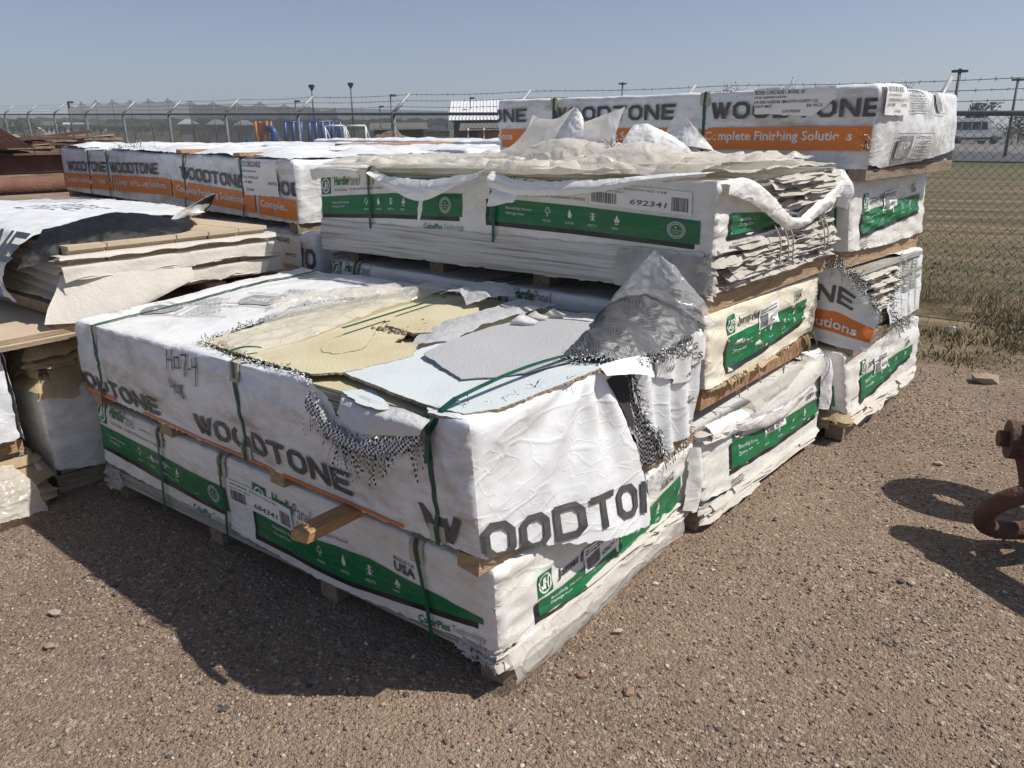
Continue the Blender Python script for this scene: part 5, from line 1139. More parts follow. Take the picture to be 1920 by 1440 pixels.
n = 52000
px = RNG.uniform(-3.6, 2.3, n*4); py = RNG.uniform(-1.35, 5.2, n*4); ok = (fbm(np.c_[px*1.3, py*1.3, px*0+2], 3) > RNG.uniform(-.55, .25, len(px))) & ~((px < .02) & (py > .03)) & ~((px < -2.4) & (py > -1.6)) & ~((px > 1.5) & (py > 2.8))
px, py = px[ok][:n], py[ok][:n]; n = len(px)
r = .0020+.0040*RNG.random(n)**2+.004*(RNG.random(n) < .05)
sc = RNG.uniform(.6, 1.35, (n, 1, 3))*np.array([1, 1, .62]); ang = RNG.uniform(0, 6.28, n); ca, sa = np.cos(ang), np.sin(ang)
V = ico[None]*sc*(1+.22*RNG.normal(size=(n, 12, 1)))*r[:, None, None]
V = np.stack([V[..., 0]*ca[:, None]-V[..., 1]*sa[:, None]+px[:, None], V[..., 0]*sa[:, None]+V[..., 1]*ca[:, None]+py[:, None], V[..., 2]+(gz(px, py)+.008*fbm(np.c_[px, py, px*0]*np.array([1.7, 1.7, 1]), 3)-.004+r*.25)[:, None]], -1)
F = (np.array(icf)[None]+12*np.arange(n)[:, None, None]).reshape(-1, 3)
mi = np.repeat(RNG.choice(7, n, p=[.24, .16, .2, .24, .06, .05, .05]), 20)
me = bpy.data.meshes.new('loose_gravel'); me.vertices.add(n*12); me.vertices.foreach_set('co', V.ravel()); me.loops.add(n*60); me.loops.foreach_set('vertex_index', F.ravel().astype(np.int32)); me.polygons.add(n*20)
me.polygons.foreach_set('loop_start', np.arange(0, n*60, 3, dtype=np.int32)); me.polygons.foreach_set('loop_total', np.full(n*20, 3, dtype=np.int32))
for k in range(7): me.materials.append(M['st%d' % k])
me.polygons.foreach_set('material_index', mi.astype(np.int32)); me.update(calc_edges=True)
go = bpy.data.objects.new('loose_gravel', me); COL.objects.link(go); struct(go, 'stuff')
def stone(x, y, r, mk, label, fl=.55, k=0):
    o = MB(); rg = np.random.default_rng(int(abs(x*1000+y*77))); v = ico*np.array([1.25, .9, fl])*(1+.18*rg.normal(size=(12, 1))); 
    me = bmesh.new(); vs = [me.verts.new(a) for a in v]; [me.faces.new([vs[i] for i in f]) for f in icf]; bmesh.ops.subdivide_edges(me, edges=me.edges[:], cuts=1, use_grid_fill=True, smooth=.35)
    vv = np.array([a.co for a in me.verts]); a = rg.uniform(0, 6.28); vv = np.c_[vv[:, 0]*math.cos(a)-vv[:, 1]*math.sin(a), vv[:, 0]*math.sin(a)+vv[:, 1]*math.cos(a), vv[:, 2]]*r
    me.verts.index_update(); ff = [[q.index for q in f.verts] for f in me.faces]; me.free()
    z = float(gz(x, y)); ob = mesh('stone', vv+np.array([x, y, z+r*fl*.35]), ff, M[mk], None, None, False, (x, y, z)); tag(ob, label, 'stone', 'bigger stones on the gravel')
for s_ in ((-1.52, -.62, .022, 'st1', 'flat pale oval stone nearest the left edge of the gravel'), (-1.55, -.40, .014, 'st2', 'grey stone in sun just left of the long shadow'), (-1.48, -.43, .012, 'st2', 'small grey chip lying beside a larger grey stone left of the shadow'),
           (-1.21, -.46, .016, 'st0', 'tan stone right at the edge of the long shadow'), (-.59, -.52, .012, 'st6', 'dark stone in front of the shadow bump'), (-.35, -.235, .02, 'st3', 'flat stone in shade by the front skid'),
           (.12, .48, .018, 'st1', 'yellowish stone right of the front bundle end'), (.15, .23, .017, 'st5', 'reddish stone close to the front skid end'), (.30, .25, .018, 'st5', 'pinkish brown stone in the open gravel front right'), (.67, 1.38, .018, 'st5', 'round orange-brown stone right of centre on the gravel'),
           (.08, .81, .012, 'st4', 'small white stone beside the front bundle'), (.77, 1.37, .014, 'st6', 'black stone near the tow shackle shadow'), (.80, 1.38, .016, 'st1', 'cream stone next to a black stone near the tow shackle shadow'), (.64, 2.60, .02, 'st1', 'pale stone alone on the gravel in front of the third pile'),
           (.58, 4.23, .085, 'st0', 'big angular rock at the edge of the weeds'), (-1.33, -.71, .018, 'st0', 'ochre stone lower left in the sunlit gravel')): stone(*s_)
# weeds, dry grass tangles along the fence
def blades(name, n, fx, hmin, hmax, cols, wid=.006, lean=.5):
    mb_V = []; mb_F = []; mi = []
    for i in range(n):
        x, y = fx(); z = float(gz(x, y)); h = random.uniform(hmin, hmax); a = random.uniform(0, 6.28); l = random.gauss(0, lean)*h; dx, dy = math.cos(a), math.sin(a); w_ = wid*random.uniform(.6, 1.3); b_ = random.uniform(0, 6.28); lx, ly = math.cos(b_)*l, math.sin(b_)*l
        k = len(mb_V); mb_V += [(x-dx*w_, y-dy*w_, z-.005), (x+dx*w_, y+dy*w_, z-.005), (x+dx*w_*.7+lx*.45, y+dy*w_*.7+ly*.45, z+h*.6), (x-dx*w_*.7+lx*.45, y-dy*w_*.7+ly*.45, z+h*.6), (x+lx, y+ly, z+h*.95)]
        mb_F += [(k, k+1, k+2, k+3), (k+3, k+2, k+4)]; c = random.choices(range(len(cols)), [q[1] for q in cols])[0]; mi += [c, c]
    return struct(mesh(name, mb_V, mb_F, [M[q[0]] for q in cols], None, mi, False), 'stuff')
M['straw'] = mat('straw_blade', (.36, .28, .16), .8, .3, 20); M['gblade'] = mat('green_blade', (.085, .115, .035), .7, .3, 20); M['oblade'] = mat('olive_blade', (.16, .15, .06), .7, .3, 20); M['dblade'] = mat('dead_stem', (.14, .095, .06), .85, .3, 20)
cl = [(random.uniform(-1.5, 4.5), random.uniform(4.6, 6.6)) for i in range(60)]
def fverge():
    c = random.choice(cl); return c[0]+random.gauss(0, .16), c[1]+random.gauss(0, .14)
blades('weeds', 15000, fverge, .012, .055, (('oblade', 4), ('gblade', 2), ('straw', 6), ('dblade', 1)), .005, .9)
def ffence():
    x = random.uniform(-3, 6); return x, 6.83-.103*(x-.3)+random.gauss(0, .13)
blades('dry_weeds', 4200, ffence, .03, .19, (('dblade', 5), ('straw', 5), ('oblade', 1)), .003, 1.0)
def ffield():
    x = random.uniform(-5, 7); y = 7+abs(random.gauss(0, 4)); return x, y
blades('dry_grass', 16000, ffield, .012, .038, (('straw', 3), ('oblade', 4), ('gblade', 3)), .006, .9)
M['litter'] = mat('litter_paper', (.72, .70, .68), .6, .2, 20)
tag(drape('paper_litter', [[(.05, 5.60, .02), (.14, 5.52, .05), (.22, 5.45, .02)], [(.12, 5.52, .01), (.20, 5.44, .06), (.28, 5.36, .02)]], 10, 24, 'litter', None, .02, 20, .3, 71, loc=(.17, 5.48, 0)), 'scrap of white paper litter on the weedy verge', 'litter')

# ================================================================== LOOSE PIECES ON THE FRONT BUNDLE
def ztop(x, y): return float(Bb.M(np.array([[-x, y+.04, .386]]))[0, 2])
G_P = 'broken panel pieces on the ripped front bundle'
def piece(name, label, cat, poly, lift, th, mk, ek, rag, tl=(0, 0), sag=0, grp=G_P, ragh=.015):
    c = np.mean(poly, 0); z = ztop(*c)+lift
    return tag(slab(name, poly, z, th, mk, ek, None, rag, ragh, (.028+tl[0], .003+tl[1]), (c[0], c[1], z), None, sag), label, cat, grp)
piece('broken_panel', 'large pale blue panel lying askew across the right of the open top', 'panel', [(-.647,.05),(-.655,.36),(-.66,.80),(-.64,1.12),(-.36,1.16),(-.02,1.15),(.005,.70),(.0,.30),(-.01,.05),(-.06,-.03),(-.20,-.03),(-.268,-.02)], .007, .010, 'blue', 'core', .003)
piece('broken_panel', 'snapped yellow-tan panel piece with a dark rounded edge in the middle of the top', 'panel', [(-1.004,.252),(-.955,.20),(-.90,.165),(-.843,.18),(-.811,.268),(-.90,.38),(-1.02,.52),(-1.093,.623),(-1.154,.614),(-1.07,.42)], .012, .008, 'tan', 'core', .004, (.0, .01))
piece('broken_panel', 'snapped yellow-tan panel piece towards the back with crumbled lower edge', 'panel', [(-1.087,.663),(-1.0,.545),(-.807,.506),(-.744,.553),(-.76,.70),(-.815,.887),(-.949,1.020),(-1.142,.906)], .012, .008, 'tan', 'core', .005, (0, .008))
piece('broken_panel', 'wide yellow-tan panel with a jagged right end on the left of the top', 'panel', [(-1.45,.03),(-1.02,-.01),(-.72,-.02),(-.64,.05),(-.60,.30),(-.70,.43),(-.80,.40),(-.86,.52),(-1.05,.60),(-1.15,.74),(-1.2,1.05),(-1.38,1.08),(-1.50,.85),(-1.53,.45)], .002, .007, 'tan', 'core', .007)
piece('broken_panel', 'small pale blue panel chip in the gap at the front edge', 'panel', [(-.56,-.03),(-.50,.04),(-.38,-.02),(-.30,-.06),(-.33,-.085),(-.42,-.08)], -.006, .007, 'blue', 'core', .004)
piece('broken_panel', 'pale blue cracked corner piece with a brown broken rim by the strap', 'panel', [(-.21,-.02),(-.235,.01),(-.20,.045),(-.15,.045),(-.09,.02),(-.035,-.02),(-.05,-.05),(-.16,-.06)], .012, .008, 'blue', 'core', .004, (.0, .03))
piece('foam_sheet', 'large translucent grey foam sheet lying on the pale blue panel', 'foam sheet', [(-.554,.308),(-.585,.42),(-.608,.538),(-.632,.771),(-.577,.968),(-.347,.982),(-.264,.91),(-.12,.66),(-.10,.50),(-.139,.34),(-.20,.25),(-.263,.18),(-.40,.24)], .026, .003, 'foam', 'foam', .003, (0, 0), .012)
piece('foam_sheet', 'off-white sheet under the woven flap at the back right of the open top', 'foam sheet', [(-.583,.86),(-.536,1.092),(-.50,1.17),(-.32,1.17),(-.10,1.15),(-.08,1.0),(-.239,.92)], .013, .003, 'pale', 'pale', .004, (0, 0), .02)
def ztd(x, y, dz): return (x, y, ztop(x, y)+dz)
G_F = 'loose films and scraps on the ripped front bundle'
def bfilm(label, G, n1, n2, mk, sd, amp=.02, sc=7, rag=.3, name='film_sheet', cat='plastic film', rid=.8, an=(1, 1, 1)):
    Gp = [[ztd(*q) for q in r_] for r_ in G]; c = np.array(Gp).reshape(-1, 3).mean(0)
    return tag(drape(name, Gp, int(n1*1.8), int(n2*1.8), mk, None, amp, sc, rag*1.5, sd, rid, loc=tuple(np.round(c, 3)), an=an), label, cat, G_F)
bfilm('long strip of crumpled translucent film stretched over the yellow panels', [[(-1.41, .07, .02), (-1.46, .32, .03), (-1.49, .60, .05), (-1.45, .88, .05), (-1.36, 1.12, .03)], [(-1.30, .03, .035), (-1.33, .28, .045), (-1.37, .58, .04), (-1.36, .92, .05), (-1.30, 1.16, .04)], [(-1.16, .0, .03), (-1.20, .22, .03), (-1.26, .56, .035), (-1.31, .94, .04), (-1.24, 1.18, .03)], [(-1.03, -.01, .014), (-1.08, .16, .014), (-1.19, .54, .014), (-1.27, .96, .014), (-1.19, 1.2, .02)]], 46, 110, 'film', 73, .030, 8, an=(1, .45, 1))
bfilm('rolled fold of milky film along the torn white cover', [[(-1.60, .40, .03), (-1.63, .58, .04), (-1.52, .75, .04), (-1.44, .95, .04)], [(-1.53, .38, .08), (-1.55, .58, .09), (-1.45, .75, .08), (-1.38, .95, .07)], [(-1.45, .36, .05), (-1.48, .55, .06), (-1.38, .73, .05), (-1.32, .95, .05)]], 26, 70, 'film', 75, .022, 8)
bfilm('clear film scraps between the yellow pieces and the blue panel', [[(-.72, .40, .014), (-.84, .62, .016), (-.84, .82, .02), (-.80, 1.12, .03)], [(-.66, .45, .018), (-.74, .68, .03), (-.74, .90, .03), (-.70, 1.15, .03)], [(-.62, .52, .014), (-.66, .70, .02), (-.66, .92, .02), (-.62, 1.15, .02)]], 30, 60, 'foam', 77, .014, 8, .35)
bfilm('crinkled foam scrap at the back above the yellow piece', [[(-1.14, .98, .04), (-1.06, 1.12, .05), (-1.00, 1.24, .05)], [(-1.02, .98, .06), (-.95, 1.10, .09), (-.90, 1.20, .06)], [(-.92, .92, .03), (-.86, 1.02, .05), (-.82, 1.12, .03)]], 30, 44, 'foam', 79, .022, 8, .25)
bfilm('pale interlining hanging out of the ripped front lip', [[(-.58, -.01, .0), (-.40, -.04, .004), (-.26, -.06, .01), (-.14, -.07, .006)], [(-.54, -.05, -.02), (-.40, -.085, -.015), (-.27, -.10, -.01), (-.14, -.10, -.01)], [(-.53, -.075, -.05), (-.42, -.10, -.075), (-.29, -.105, -.06), (-.15, -.10, -.03)]], 24, 60, 'pale', 81, .010, 9, .15, 'foam_sheet', 'foam sheet')
for i, (x, y, s_) in enumerate(((-.55, .80, 1.0), (-.56, .90, .8), (-.53, .98, .75))):
    bfilm(('curled white scrap standing up, frontmost of three near the foam sheet', 'curled pinkish scrap in the middle of three near the foam sheet', 'small curled scrap rearmost of three near the foam sheet')[i], [[(x-.04*s_, y, .01), (x, y+.02, .01), (x+.06*s_, y+.03, .01)], [(x-.03*s_, y, .03*s_+.01), (x+.02, y+.01, .035*s_), (x+.06*s_, y+.03, .03*s_)], [(x-.0*s_, y+.03*s_, .07*s_), (x+.02, y+.05*s_, .05*s_), (x+.07*s_, y+.05*s_, .04*s_)]], 14, 16, 'pale' if i == 0 else 'cpaper', 83+i, .006, 14, .2, 'film_scrap')
mb = MB()
for i in range(70):
    t = random.random(); x = -1.0+.25*t+random.gauss(0, .03); y = .52+.10*t+random.gauss(0, .035); s_ = random.uniform(.004, .018); mb.box((x, y, ztop(x, y)+.010+s_*.3), (s_*1.5, s_, s_*.7), (random.random(), random.random(), random.random()*6), 0, s_*.12)
o = mb.build('panel_crumbs', M['core'], None, False, (-.87, .57, .86)); struct(o, 'stuff')
# clear bag tented over the right rear corner
o = drape('plastic_bag', [[(-.40, 1.14, .885), (-.27, 1.06, .965), (-.13, 1.02, 1.0), (.01, 1.03, .965), (.09, 1.17, .865)], [(-.34, 1.12, .96), (-.25, 1.055, 1.02), (-.12, 1.02, 1.05), (.0, 1.04, 1.02), (.07, 1.16, .93)], [(-.23, 1.09, 1.07), (-.18, 1.05, 1.09), (-.11, 1.03, 1.10), (-.03, 1.05, 1.08), (.03, 1.13, 1.01)], [(-.145, 1.07, 1.155), (-.13, 1.05, 1.165), (-.11, 1.04, 1.16), (-.08, 1.05, 1.14), (-.035, 1.09, 1.09)]], 60, 60, 'clear', None, .020, 8, .10, 91, .9, loc=(-.12, .98, .9)); tag(o, 'crumpled clear plastic bag rising in a point behind the dark woven flap', 'plastic bag')
# lumber stick poking out between the two front bundles
mb = MB(); mb.box((0, 0, 0), (.068, .62, .036), None, 0, .0015)
o = mb.build('lumber_stick', M['wood'], None, False); bv = o.modifiers.new('bevel', 'BEVEL'); bv.width = .004; bv.segments = 2
o.location = (-.575, .062, .428); o.rotation_euler = (R(-3), 0, R(7)); tag(o, 'short lumber stick poking out between the two front bundles', 'lumber stick')

# ================================================================== LEFT PILES
G_L = 'bundles of the pile at the left'
K1 = Bundle('panel_bundle', 'white cloth-wrapped bundle end in shade on the ground just left of the front bundle', 'bundle', c8box(-2.60, -.18, -.02, .02, .46, 2.44, 1.2), H=.44, disp=d_paper(.0, 1, 1.6), seed=25, group=G_L)
pr = Print(); band(pr, 'end', 1, .86, .3, [(0, .33), (.3, .33)], [(0, .2), (.3, .2)], True, 1.5, True, cp=False)
K1.wrap('wrap', [('front', full('front', K1), 'hardie', 1), ('end', [(0, .04), (.3, -.01), (.8, .03), (1.2, .03), (1.2, .44), (0, .44)], 'hardie', 1), ('top', full('top', K1), 'hardie', 0)], None, None, .022); K1.boards(12, 'board_edge', None, 0, .4, .03); K1.runners([.06, 1.2, 2.36], .09, 'wood_g')
K2 = Bundle('panel_bundle', 'unwrapped bundle of ragged tan paper edges under the beige boards', 'bundle', c8box(-2.62, -.17, -.02, .48, .70, 2.44, 1.2), H=.22, seed=26, group=G_L)
K2.boards(14, 'bone_edge', None, 0, .22, .03, .01); K2.ragged('ragged_paper_edge', 'end', 80, .02, .20, 0, 1.2, 'inter', .07, (.06, .3), .10); K2.ragged('ragged_paper_edge', 'front', 40, .02, .20, 0, .8, 'inter', .06, (.06, .3), .10)
K3 = Bundle('panel_bundle', 'white cloth-wrapped bundle at the far left edge in sun, below the beige boards', 'bundle', c8box(-2.56, -1.50, -.02, .27, .69, 2.44, 1.2), H=.42, disp=d_woven(1.8, (), 1), seed=27, group=G_L)
K3.wrap('wrap', [('front', full('front', K3), 'white_clean', 1), ('end', [(0, 0), (.6, -.02), (1.2, .02), (1.2, .42), (0, .42)], 'white_clean', 1), ('top', full('top', K3), 'white_clean', 0), ('back', full('back', K3), 'white_clean', 1)], None, None, .022); K3.boards(10, 'board_edge', None, 0, .38, .03); K3.runners([.08, 1.2, 2.3], .06, 'wood_o')
K4 = Bundle('panel_bundle', 'collapsed bundle of torn tan paper and grey board ends on the ground far left', 'bundle', c8box(-2.60, -1.52, -.02, -.05, .20, 2.44, 1.25), H=.25, seed=28, group=G_L)
K4.boards(12, 'board_edge', None, 0, .25, .02, .03); K4.ragged('ragged_paper_edge', 'end', 70, .02, .24, .1, 1.22, 'inter', .09, (.06, .35), .12); K4.ragged('ragged_paper_edge', 'back', 26, .02, .24, 0, .6, 'cpaper', .06, (.06, .3), .08)
tag(drape('film_sheet', [[(-2.55, -.9, .20), (-2.53, -.6, .20), (-2.55, -.36, .17)], [(-2.46, -.9, .12), (-2.43, -.6, .13), (-2.46, -.32, .08)], [(-2.42, -.9, .02), (-2.36, -.62, .0), (-2.40, -.30, -.04)]], 60, 90, 'milky', None, .035, 9, .6, 93, loc=(-2.45, -.6, .05)), 'torn white film spilling onto the ground at the far left', 'plastic film')
# beige boards overhanging at the left
for k, (z, dx, dy, lab) in enumerate(((.700, 0, 0, 'lower beige board of the two overhanging at the left edge'), (.722, -.03, -.02, 'upper beige board of the two overhanging at the left edge'))):
    o = slab('board', [(-2.49+dx, .06+dy), (-4.9, .06+dy), (-4.9, -1.16), (-2.44+dx, -1.16)], z, .020, 'bone', 'bone_edge', None, .0, .3, (0, 0), (-3.7, -.5, z)); tag(o, lab, 'board', 'beige boards at the left')
# pallet of beige boards with torn cover
PL = thing('pallet', 'wooden pallet with orange deck under the beige board stack', 'pallet', (-3.7, .6, .72))
for y0, y1 in ((.0, .34), (.36, .76), (.80, 1.16)):
    mb = MB(); mb.box((-3.75, (y0+y1)/2, .757), (2.36, y1-y0-.03, .02), None, 0, .003); mb.build('deck_board', M['wood_o'], PL)
for y in (.03, .40, .78, 1.12):
    mb = MB(); mb.box((-3.78, y, .795), (2.3, .10, .052), None, 0, .004); mb.build('bearer', M['wood_g'], PL)
mb = MB(); mb.box((-2.60, .57, .742), (.10, 1.3, .022), None, 0, .003); mb.build('edge_board', M['wood_o'], PL)
BS = thing('board_stack', 'stack of beige boards in courses with cream paper between, under a torn cover', 'board stack', (-3.7, .6, .82))
zc = .825
ny = 6
for c_ in range(6):
    mb = MB(); yw = 1.06/ny
    for i in range(ny):
        jx = random.uniform(-.03, .02); y0 = .06+i*yw; 
        L2 = 2.3
        for q in range(2): mb.box((-2.64-L2/2+jx+(.02*q), y0+yw/2, zc+.010+.0205*q), (L2, yw-.004, .0195), (0, 0, random.gauss(0, .003)))
    mb.build('board_course', [M['bone']], BS); zc += .0455
    if c_ < 5:
        ys = np.linspace(.0, 1.17, 13)
        for s_i in range(1):
            dro = [random.uniform(.050, .078) if c_ in (1, 3) else random.uniform(.008, .024) for k in range(13)]
            drape('interleaf_paper', [[(-2.70, y, zc-.001) for y in ys], [(-2.60, y, zc+.0005) for y in ys], [(-2.580-.006*math.sin(k*1.9+c_), y, zc-.004) for k, y in enumerate(ys)], [(-2.572-.003*math.sin(k*1.9+c_), y, zc-d*.6) for k, (y, d) in enumerate(zip(ys, dro))], [(-2.566-.006*math.sin(k*1.9+c_), y, zc-d) for k, (y, d) in enumerate(zip(ys, dro))]], 20, 90, 'cpaper', BS, .003, 7, .12, 100+c_)
        drape('interleaf_paper', [[(x, .06, zc-.001) for x in (-2.6, -3.2, -3.8, -4.6)], [(x, -.01, zc-.03-.02*math.sin(x*5+c_)) for x in (-2.6, -3.2, -3.8, -4.6)]], 10, 40, 'cpaper', BS, .01, 8, .15, 110+c_)
ztb = zc
# big torn paper corner hanging at the front left
drape('interleaf_paper', [[(-2.64, .02, .965), (-2.572, .25, .955), (-2.568, .62, .93)], [(-2.60, -.03, .90), (-2.535, .22, .885), (-2.54, .60, .875)], [(-2.56, -.09, .835), (-2.50, .18, .82), (-2.525, .48, .835)], [(-2.52, -.13, .775), (-2.47, .13, .76), (-2.51, .36, .80)]], 40, 50, 'cpaper', BS, .006, 5, .0, 121)
# woven cover thrown back over the stack, its black underside folded up
CV = thing('torn_cover', 'torn white woven cover with black underside folded back over the beige boards', 'cover', (-3.6, .6, 1.1))
drape('cover_sheet', [[(-4.6, y, z) for y, z in ((-.05, .86), (-.07, 1.02), (.1, ztb+.07), (.6, ztb+.09), (1.2, ztb+.05))], [(-3.9, y, z) for y, z in ((-.07, .84), (-.10, 1.0), (.06, ztb+.06), (.6, ztb+.08), (1.2, ztb+.05))], [(-3.3, y, z) for y, z in ((-.08, .84), (-.11, .98), (.05, ztb+.05), (.55, ztb+.07), (1.1, ztb+.05))], [(-2.92, y, z) for y, z in ((-.09, .82), (-.12, .96), (.04, ztb+.03), (.42, ztb+.06), (.95, ztb+.07))]], 70, 80, 'white_clean', CV, .022, 6, .12, 125)
drape('black_lining', [[(-2.70, -.14, 1.0), (-2.68, .03, 1.035), (-2.66, .24, 1.065), (-2.66, .45, ztb-.01), (-2.68, .64, ztb-.005), (-2.78, .78, ztb+.01)],
   [(-2.74, -.06, 1.08), (-2.72, .06, 1.105), (-2.71, .26, ztb+.03), (-2.71, .46, ztb+.035), (-2.73, .64, ztb+.03), (-2.82, .80, ztb+.03)],
   [(-2.84, .03, ztb+.035), (-2.84, .12, ztb+.06), (-2.83, .30, ztb+.07), (-2.82, .48, ztb+.072), (-2.82, .66, ztb+.05), (-2.88, .82, ztb+.045)],
   [(-2.92, .08, ztb+.05), (-2.92, .18, ztb+.07), (-2.91, .34, ztb+.10), (-2.90, .52, ztb+.10), (-2.90, .70, ztb+.065), (-2.94, .86, ztb+.06)]], 40, 80, 'dark', CV, .014, 9, .1, 127)
drape('upturned_corner', [[(-2.80, .62, ztb+.02), (-2.90, .78, ztb+.04), (-3.05, .98, ztb+.05)], [(-2.86, .74, ztb+.08), (-2.93, .88, ztb+.10), (-3.05, 1.04, ztb+.10)], [(-2.90, .88, ztb+.125), (-2.95, .98, ztb+.155), (-3.02, 1.07, ztb+.165)]], 26, 30, 'white_clean', CV, .010, 9, .1, 129)
drape('upturned_back', [[(-2.83, .64, ztb+.01), (-2.93, .80, ztb+.03), (-3.08, 1.0, ztb+.04)], [(-2.885, .76, ztb+.07), (-2.955, .90, ztb+.09), (-3.075, 1.06, ztb+.09)], [(-2.92, .90, ztb+.115), (-2.97, 1.0, ztb+.145), (-3.04, 1.09, ztb+.155)]], 26, 30, 'dark', CV, .010, 9, .1, 129)
def flatprint(name, texts, o, ex, ey, parent, mk, dz):
    V = []; F = []; b_ = 0
    for P in texts:
        for p in P:
            V += [np.array(o)+np.array(ex)*a[0]+np.array(ey)*a[1]+np.array(dz) for a in p]; F.append(list(range(b_, b_+len(p)))); b_ += len(p)
    return mesh(name, V, F, M[mk], parent)
one = [[(a-5.0, c) for a, c in p] for p in LOGO if min(a[0] for a in p) > 5.45]
for x_a in (5.5, 6.5, 7.6): flatprint('printed_letter', [split([p for p in one if x_a-5.05 < min(a[0] for a in p) < x_a-4.05], .2)], (-3.46, -.112, 1.005), (.19, 0, 0), (0, .115, .125), CV, 'ink', (0, -.02, .02))
tv, tf, asp = text_tris('PRECISION', .02); flatprint('printed_letters', [[[tuple(tv[i]*np.array([asp, 1])) for i in f] for f in tf]], (-3.52, -.118, .915), (.075, 0, 0), (0, .0, .06), CV, 'ink', (0, -.022, 0))
flatprint('printed_letters', [lines(6, 77, .7)], (-4.0, .35, ztb+.125), (.5, .1, 0), (-.08, .35, .0), CV, 'inkgrey', (0, 0, .0))
M['bluep'] = mat('blue_print', (.03, .19, .42), .5, .3, 20)
drape('blue_print_patch', [[(-3.02, -.145, .86), (-2.99, -.15, .91)], [(-2.93, -.14, .855), (-2.92, -.142, .905)]], 10, 10, 'bluep', CV, .003, 16, .05, 131)

# rusty beams and rotten boards stacked at the back left edge
def zt(x, y): return float(gz(x, y))
for (nm, lab, z, kind) in (('steel_beam', 'rusty round pipe lowest in the scrap at the left edge', 1.15, 'pipe'), ('steel_beam', 'rusty flanged beam above the round pipe at the left edge', 1.35, 'I'), ('steel_beam', 'dark rusty beam at the ground under the round pipe at the left edge', .80, 'I2')):
    mb = MB(); x = -7.6
    if kind == 'pipe': mb.tube([(x+.17, -1.6, z), (x+.22, 2.2, z)], .085, 18)
    else:
        for dz, w_ in ((.09, .24), (-.09, .24)): mb.box((x, 1.2, z+dz), (w_, 5.6, .018))
        mb.box((x, 1.2, z), (.02, 5.6, .165))
    o = mb.build(nm, M['rust_l'] if kind != 'I2' else M['rust'], None, kind == 'pipe', (x, 1.2, z)); tag(o, lab, 'steel beam', 'rusty scrap steel at the left edge')
mb = MB()
sup = thing('steel_rack', 'low rusty rack carrying the scrap beams at the left edge', 'rack', (-7.6, 1.2, 0))
for y in (-1.2, 3.2):
    mb = MB(); mb.box((-7.6, y, .32), (.5, .14, .76)); mb.build('rack_leg', M['rust'], sup)
for i in range(34):
    y = random.uniform(.9, 2.5); l = random.uniform(.35, .9); mb = MB(); z = 1.45+.012*i*.3+random.uniform(0, .05); mb.box((0, 0, 0), (random.uniform(.06, .16), l, random.uniform(.012, .03)), (random.gauss(0, .05), random.gauss(0, .12), random.gauss(0, .16)), 0, .004)
    o = mb.build('plank', M[random.choice(['rot', 'rot', 'rust', 'wood_g'])]); o.location = (-7.6+random.gauss(0, .14), y, z)
    tag(o, 'splintered brown rotten plank in the heap on the rusty beams', 'plank', 'rotten planks on the rusty beams')
mb = MB(); mb.add([(-7.3, 1.36, 1.5), (-7.2, 1.68, 1.5), (-7.25, 1.40, 1.70), (-7.32, 1.36, 1.5), (-7.22, 1.68, 1.5), (-7.28, 1.40, 1.70)], [(0, 1, 2), (5, 4, 3), (0, 2, 5, 3), (1, 4, 5, 2)]); tag(mb.build('scrap_plate', M['rust'], None, False, (-7.25, 1.5, 1.5)), 'dark pointed rusty plate sticking up from the planks', 'scrap plate')

# ================================================================== TOW SHACKLE at the right edge
TS = thing('tow_shackle', 'rusty dark tow shackle with a round ring hanging at the right edge', 'tow shackle', (1.1, 1.9, 0))
c = np.array([1.085, 1.86, .185]); u = np.array([.77, .63, 0]); v = np.array([.35, -.42, .84]); v /= np.linalg.norm(v)
mb = MB(); T_ = np.linspace(0, 2*math.pi, 44); mb.tube([c+u*.175*math.cos(t)+v*.15*math.sin(t) for t in T_], .036, 14, cap=False); mb.build('ring', M['rust'], TS, True)
mb = MB(); k0 = np.array([1.0, 1.96, .42]); mb.tube([k0-np.array([.05, .02, 0])*.9, k0+np.array([.06, .02, 0])*.9], .075, 20); mb.tube([k0-np.array([.075, .03, 0]), k0+np.array([.075, .03, 0])], .032, 14); mb.build('pin', M['rust'], TS, False)
mb = MB(); mb.tube(catmull([[a, a] for a in [k0+np.array([.02, 0, .0]), k0+np.array([.05, .0, -.10]), k0+np.array([.09, -.04, -.22]), c+u*.06+v*.10]], 14, 2)[:, 0], np.linspace(.058, .036, 14), 12); mb.build('lug', M['rust'], TS, True)
mb = MB(); mb.tube([k0+np.array([.02, .0, .01]), k0+np.array([.25, -.15, .03]), k0+np.array([.55, -.33, .05])], .075, 14); mb.build('hitch_arm', M['rust'], TS, True)
mb = MB(); c2 = np.array([1.16, 2.47, .62]); mb.tube([c2+np.array([.77, .5, 0])*.16*math.cos(t)+np.array([-.4, .62, .3])*.19*math.sin(t) for t in T_], .085, 12, cap=False); mb.tube([c2+np.array([.12, .05, 0]), c2+np.array([.5, -.1, -.1])], .09, 12); mb.tube([c2+np.array([.5, -.1, -.1]), k0+np.array([.55, -.33, .05])], .08, 12); mb.build('hitch_frame', M['rust'], TS, True)
mb = MB(); q = k0+np.array([.6, -.36, .05]); mb.tube([q, q+np.array([.02, 0, -.47])], .09, 12); mb.build('hitch_stand', M['rust'], TS, True)
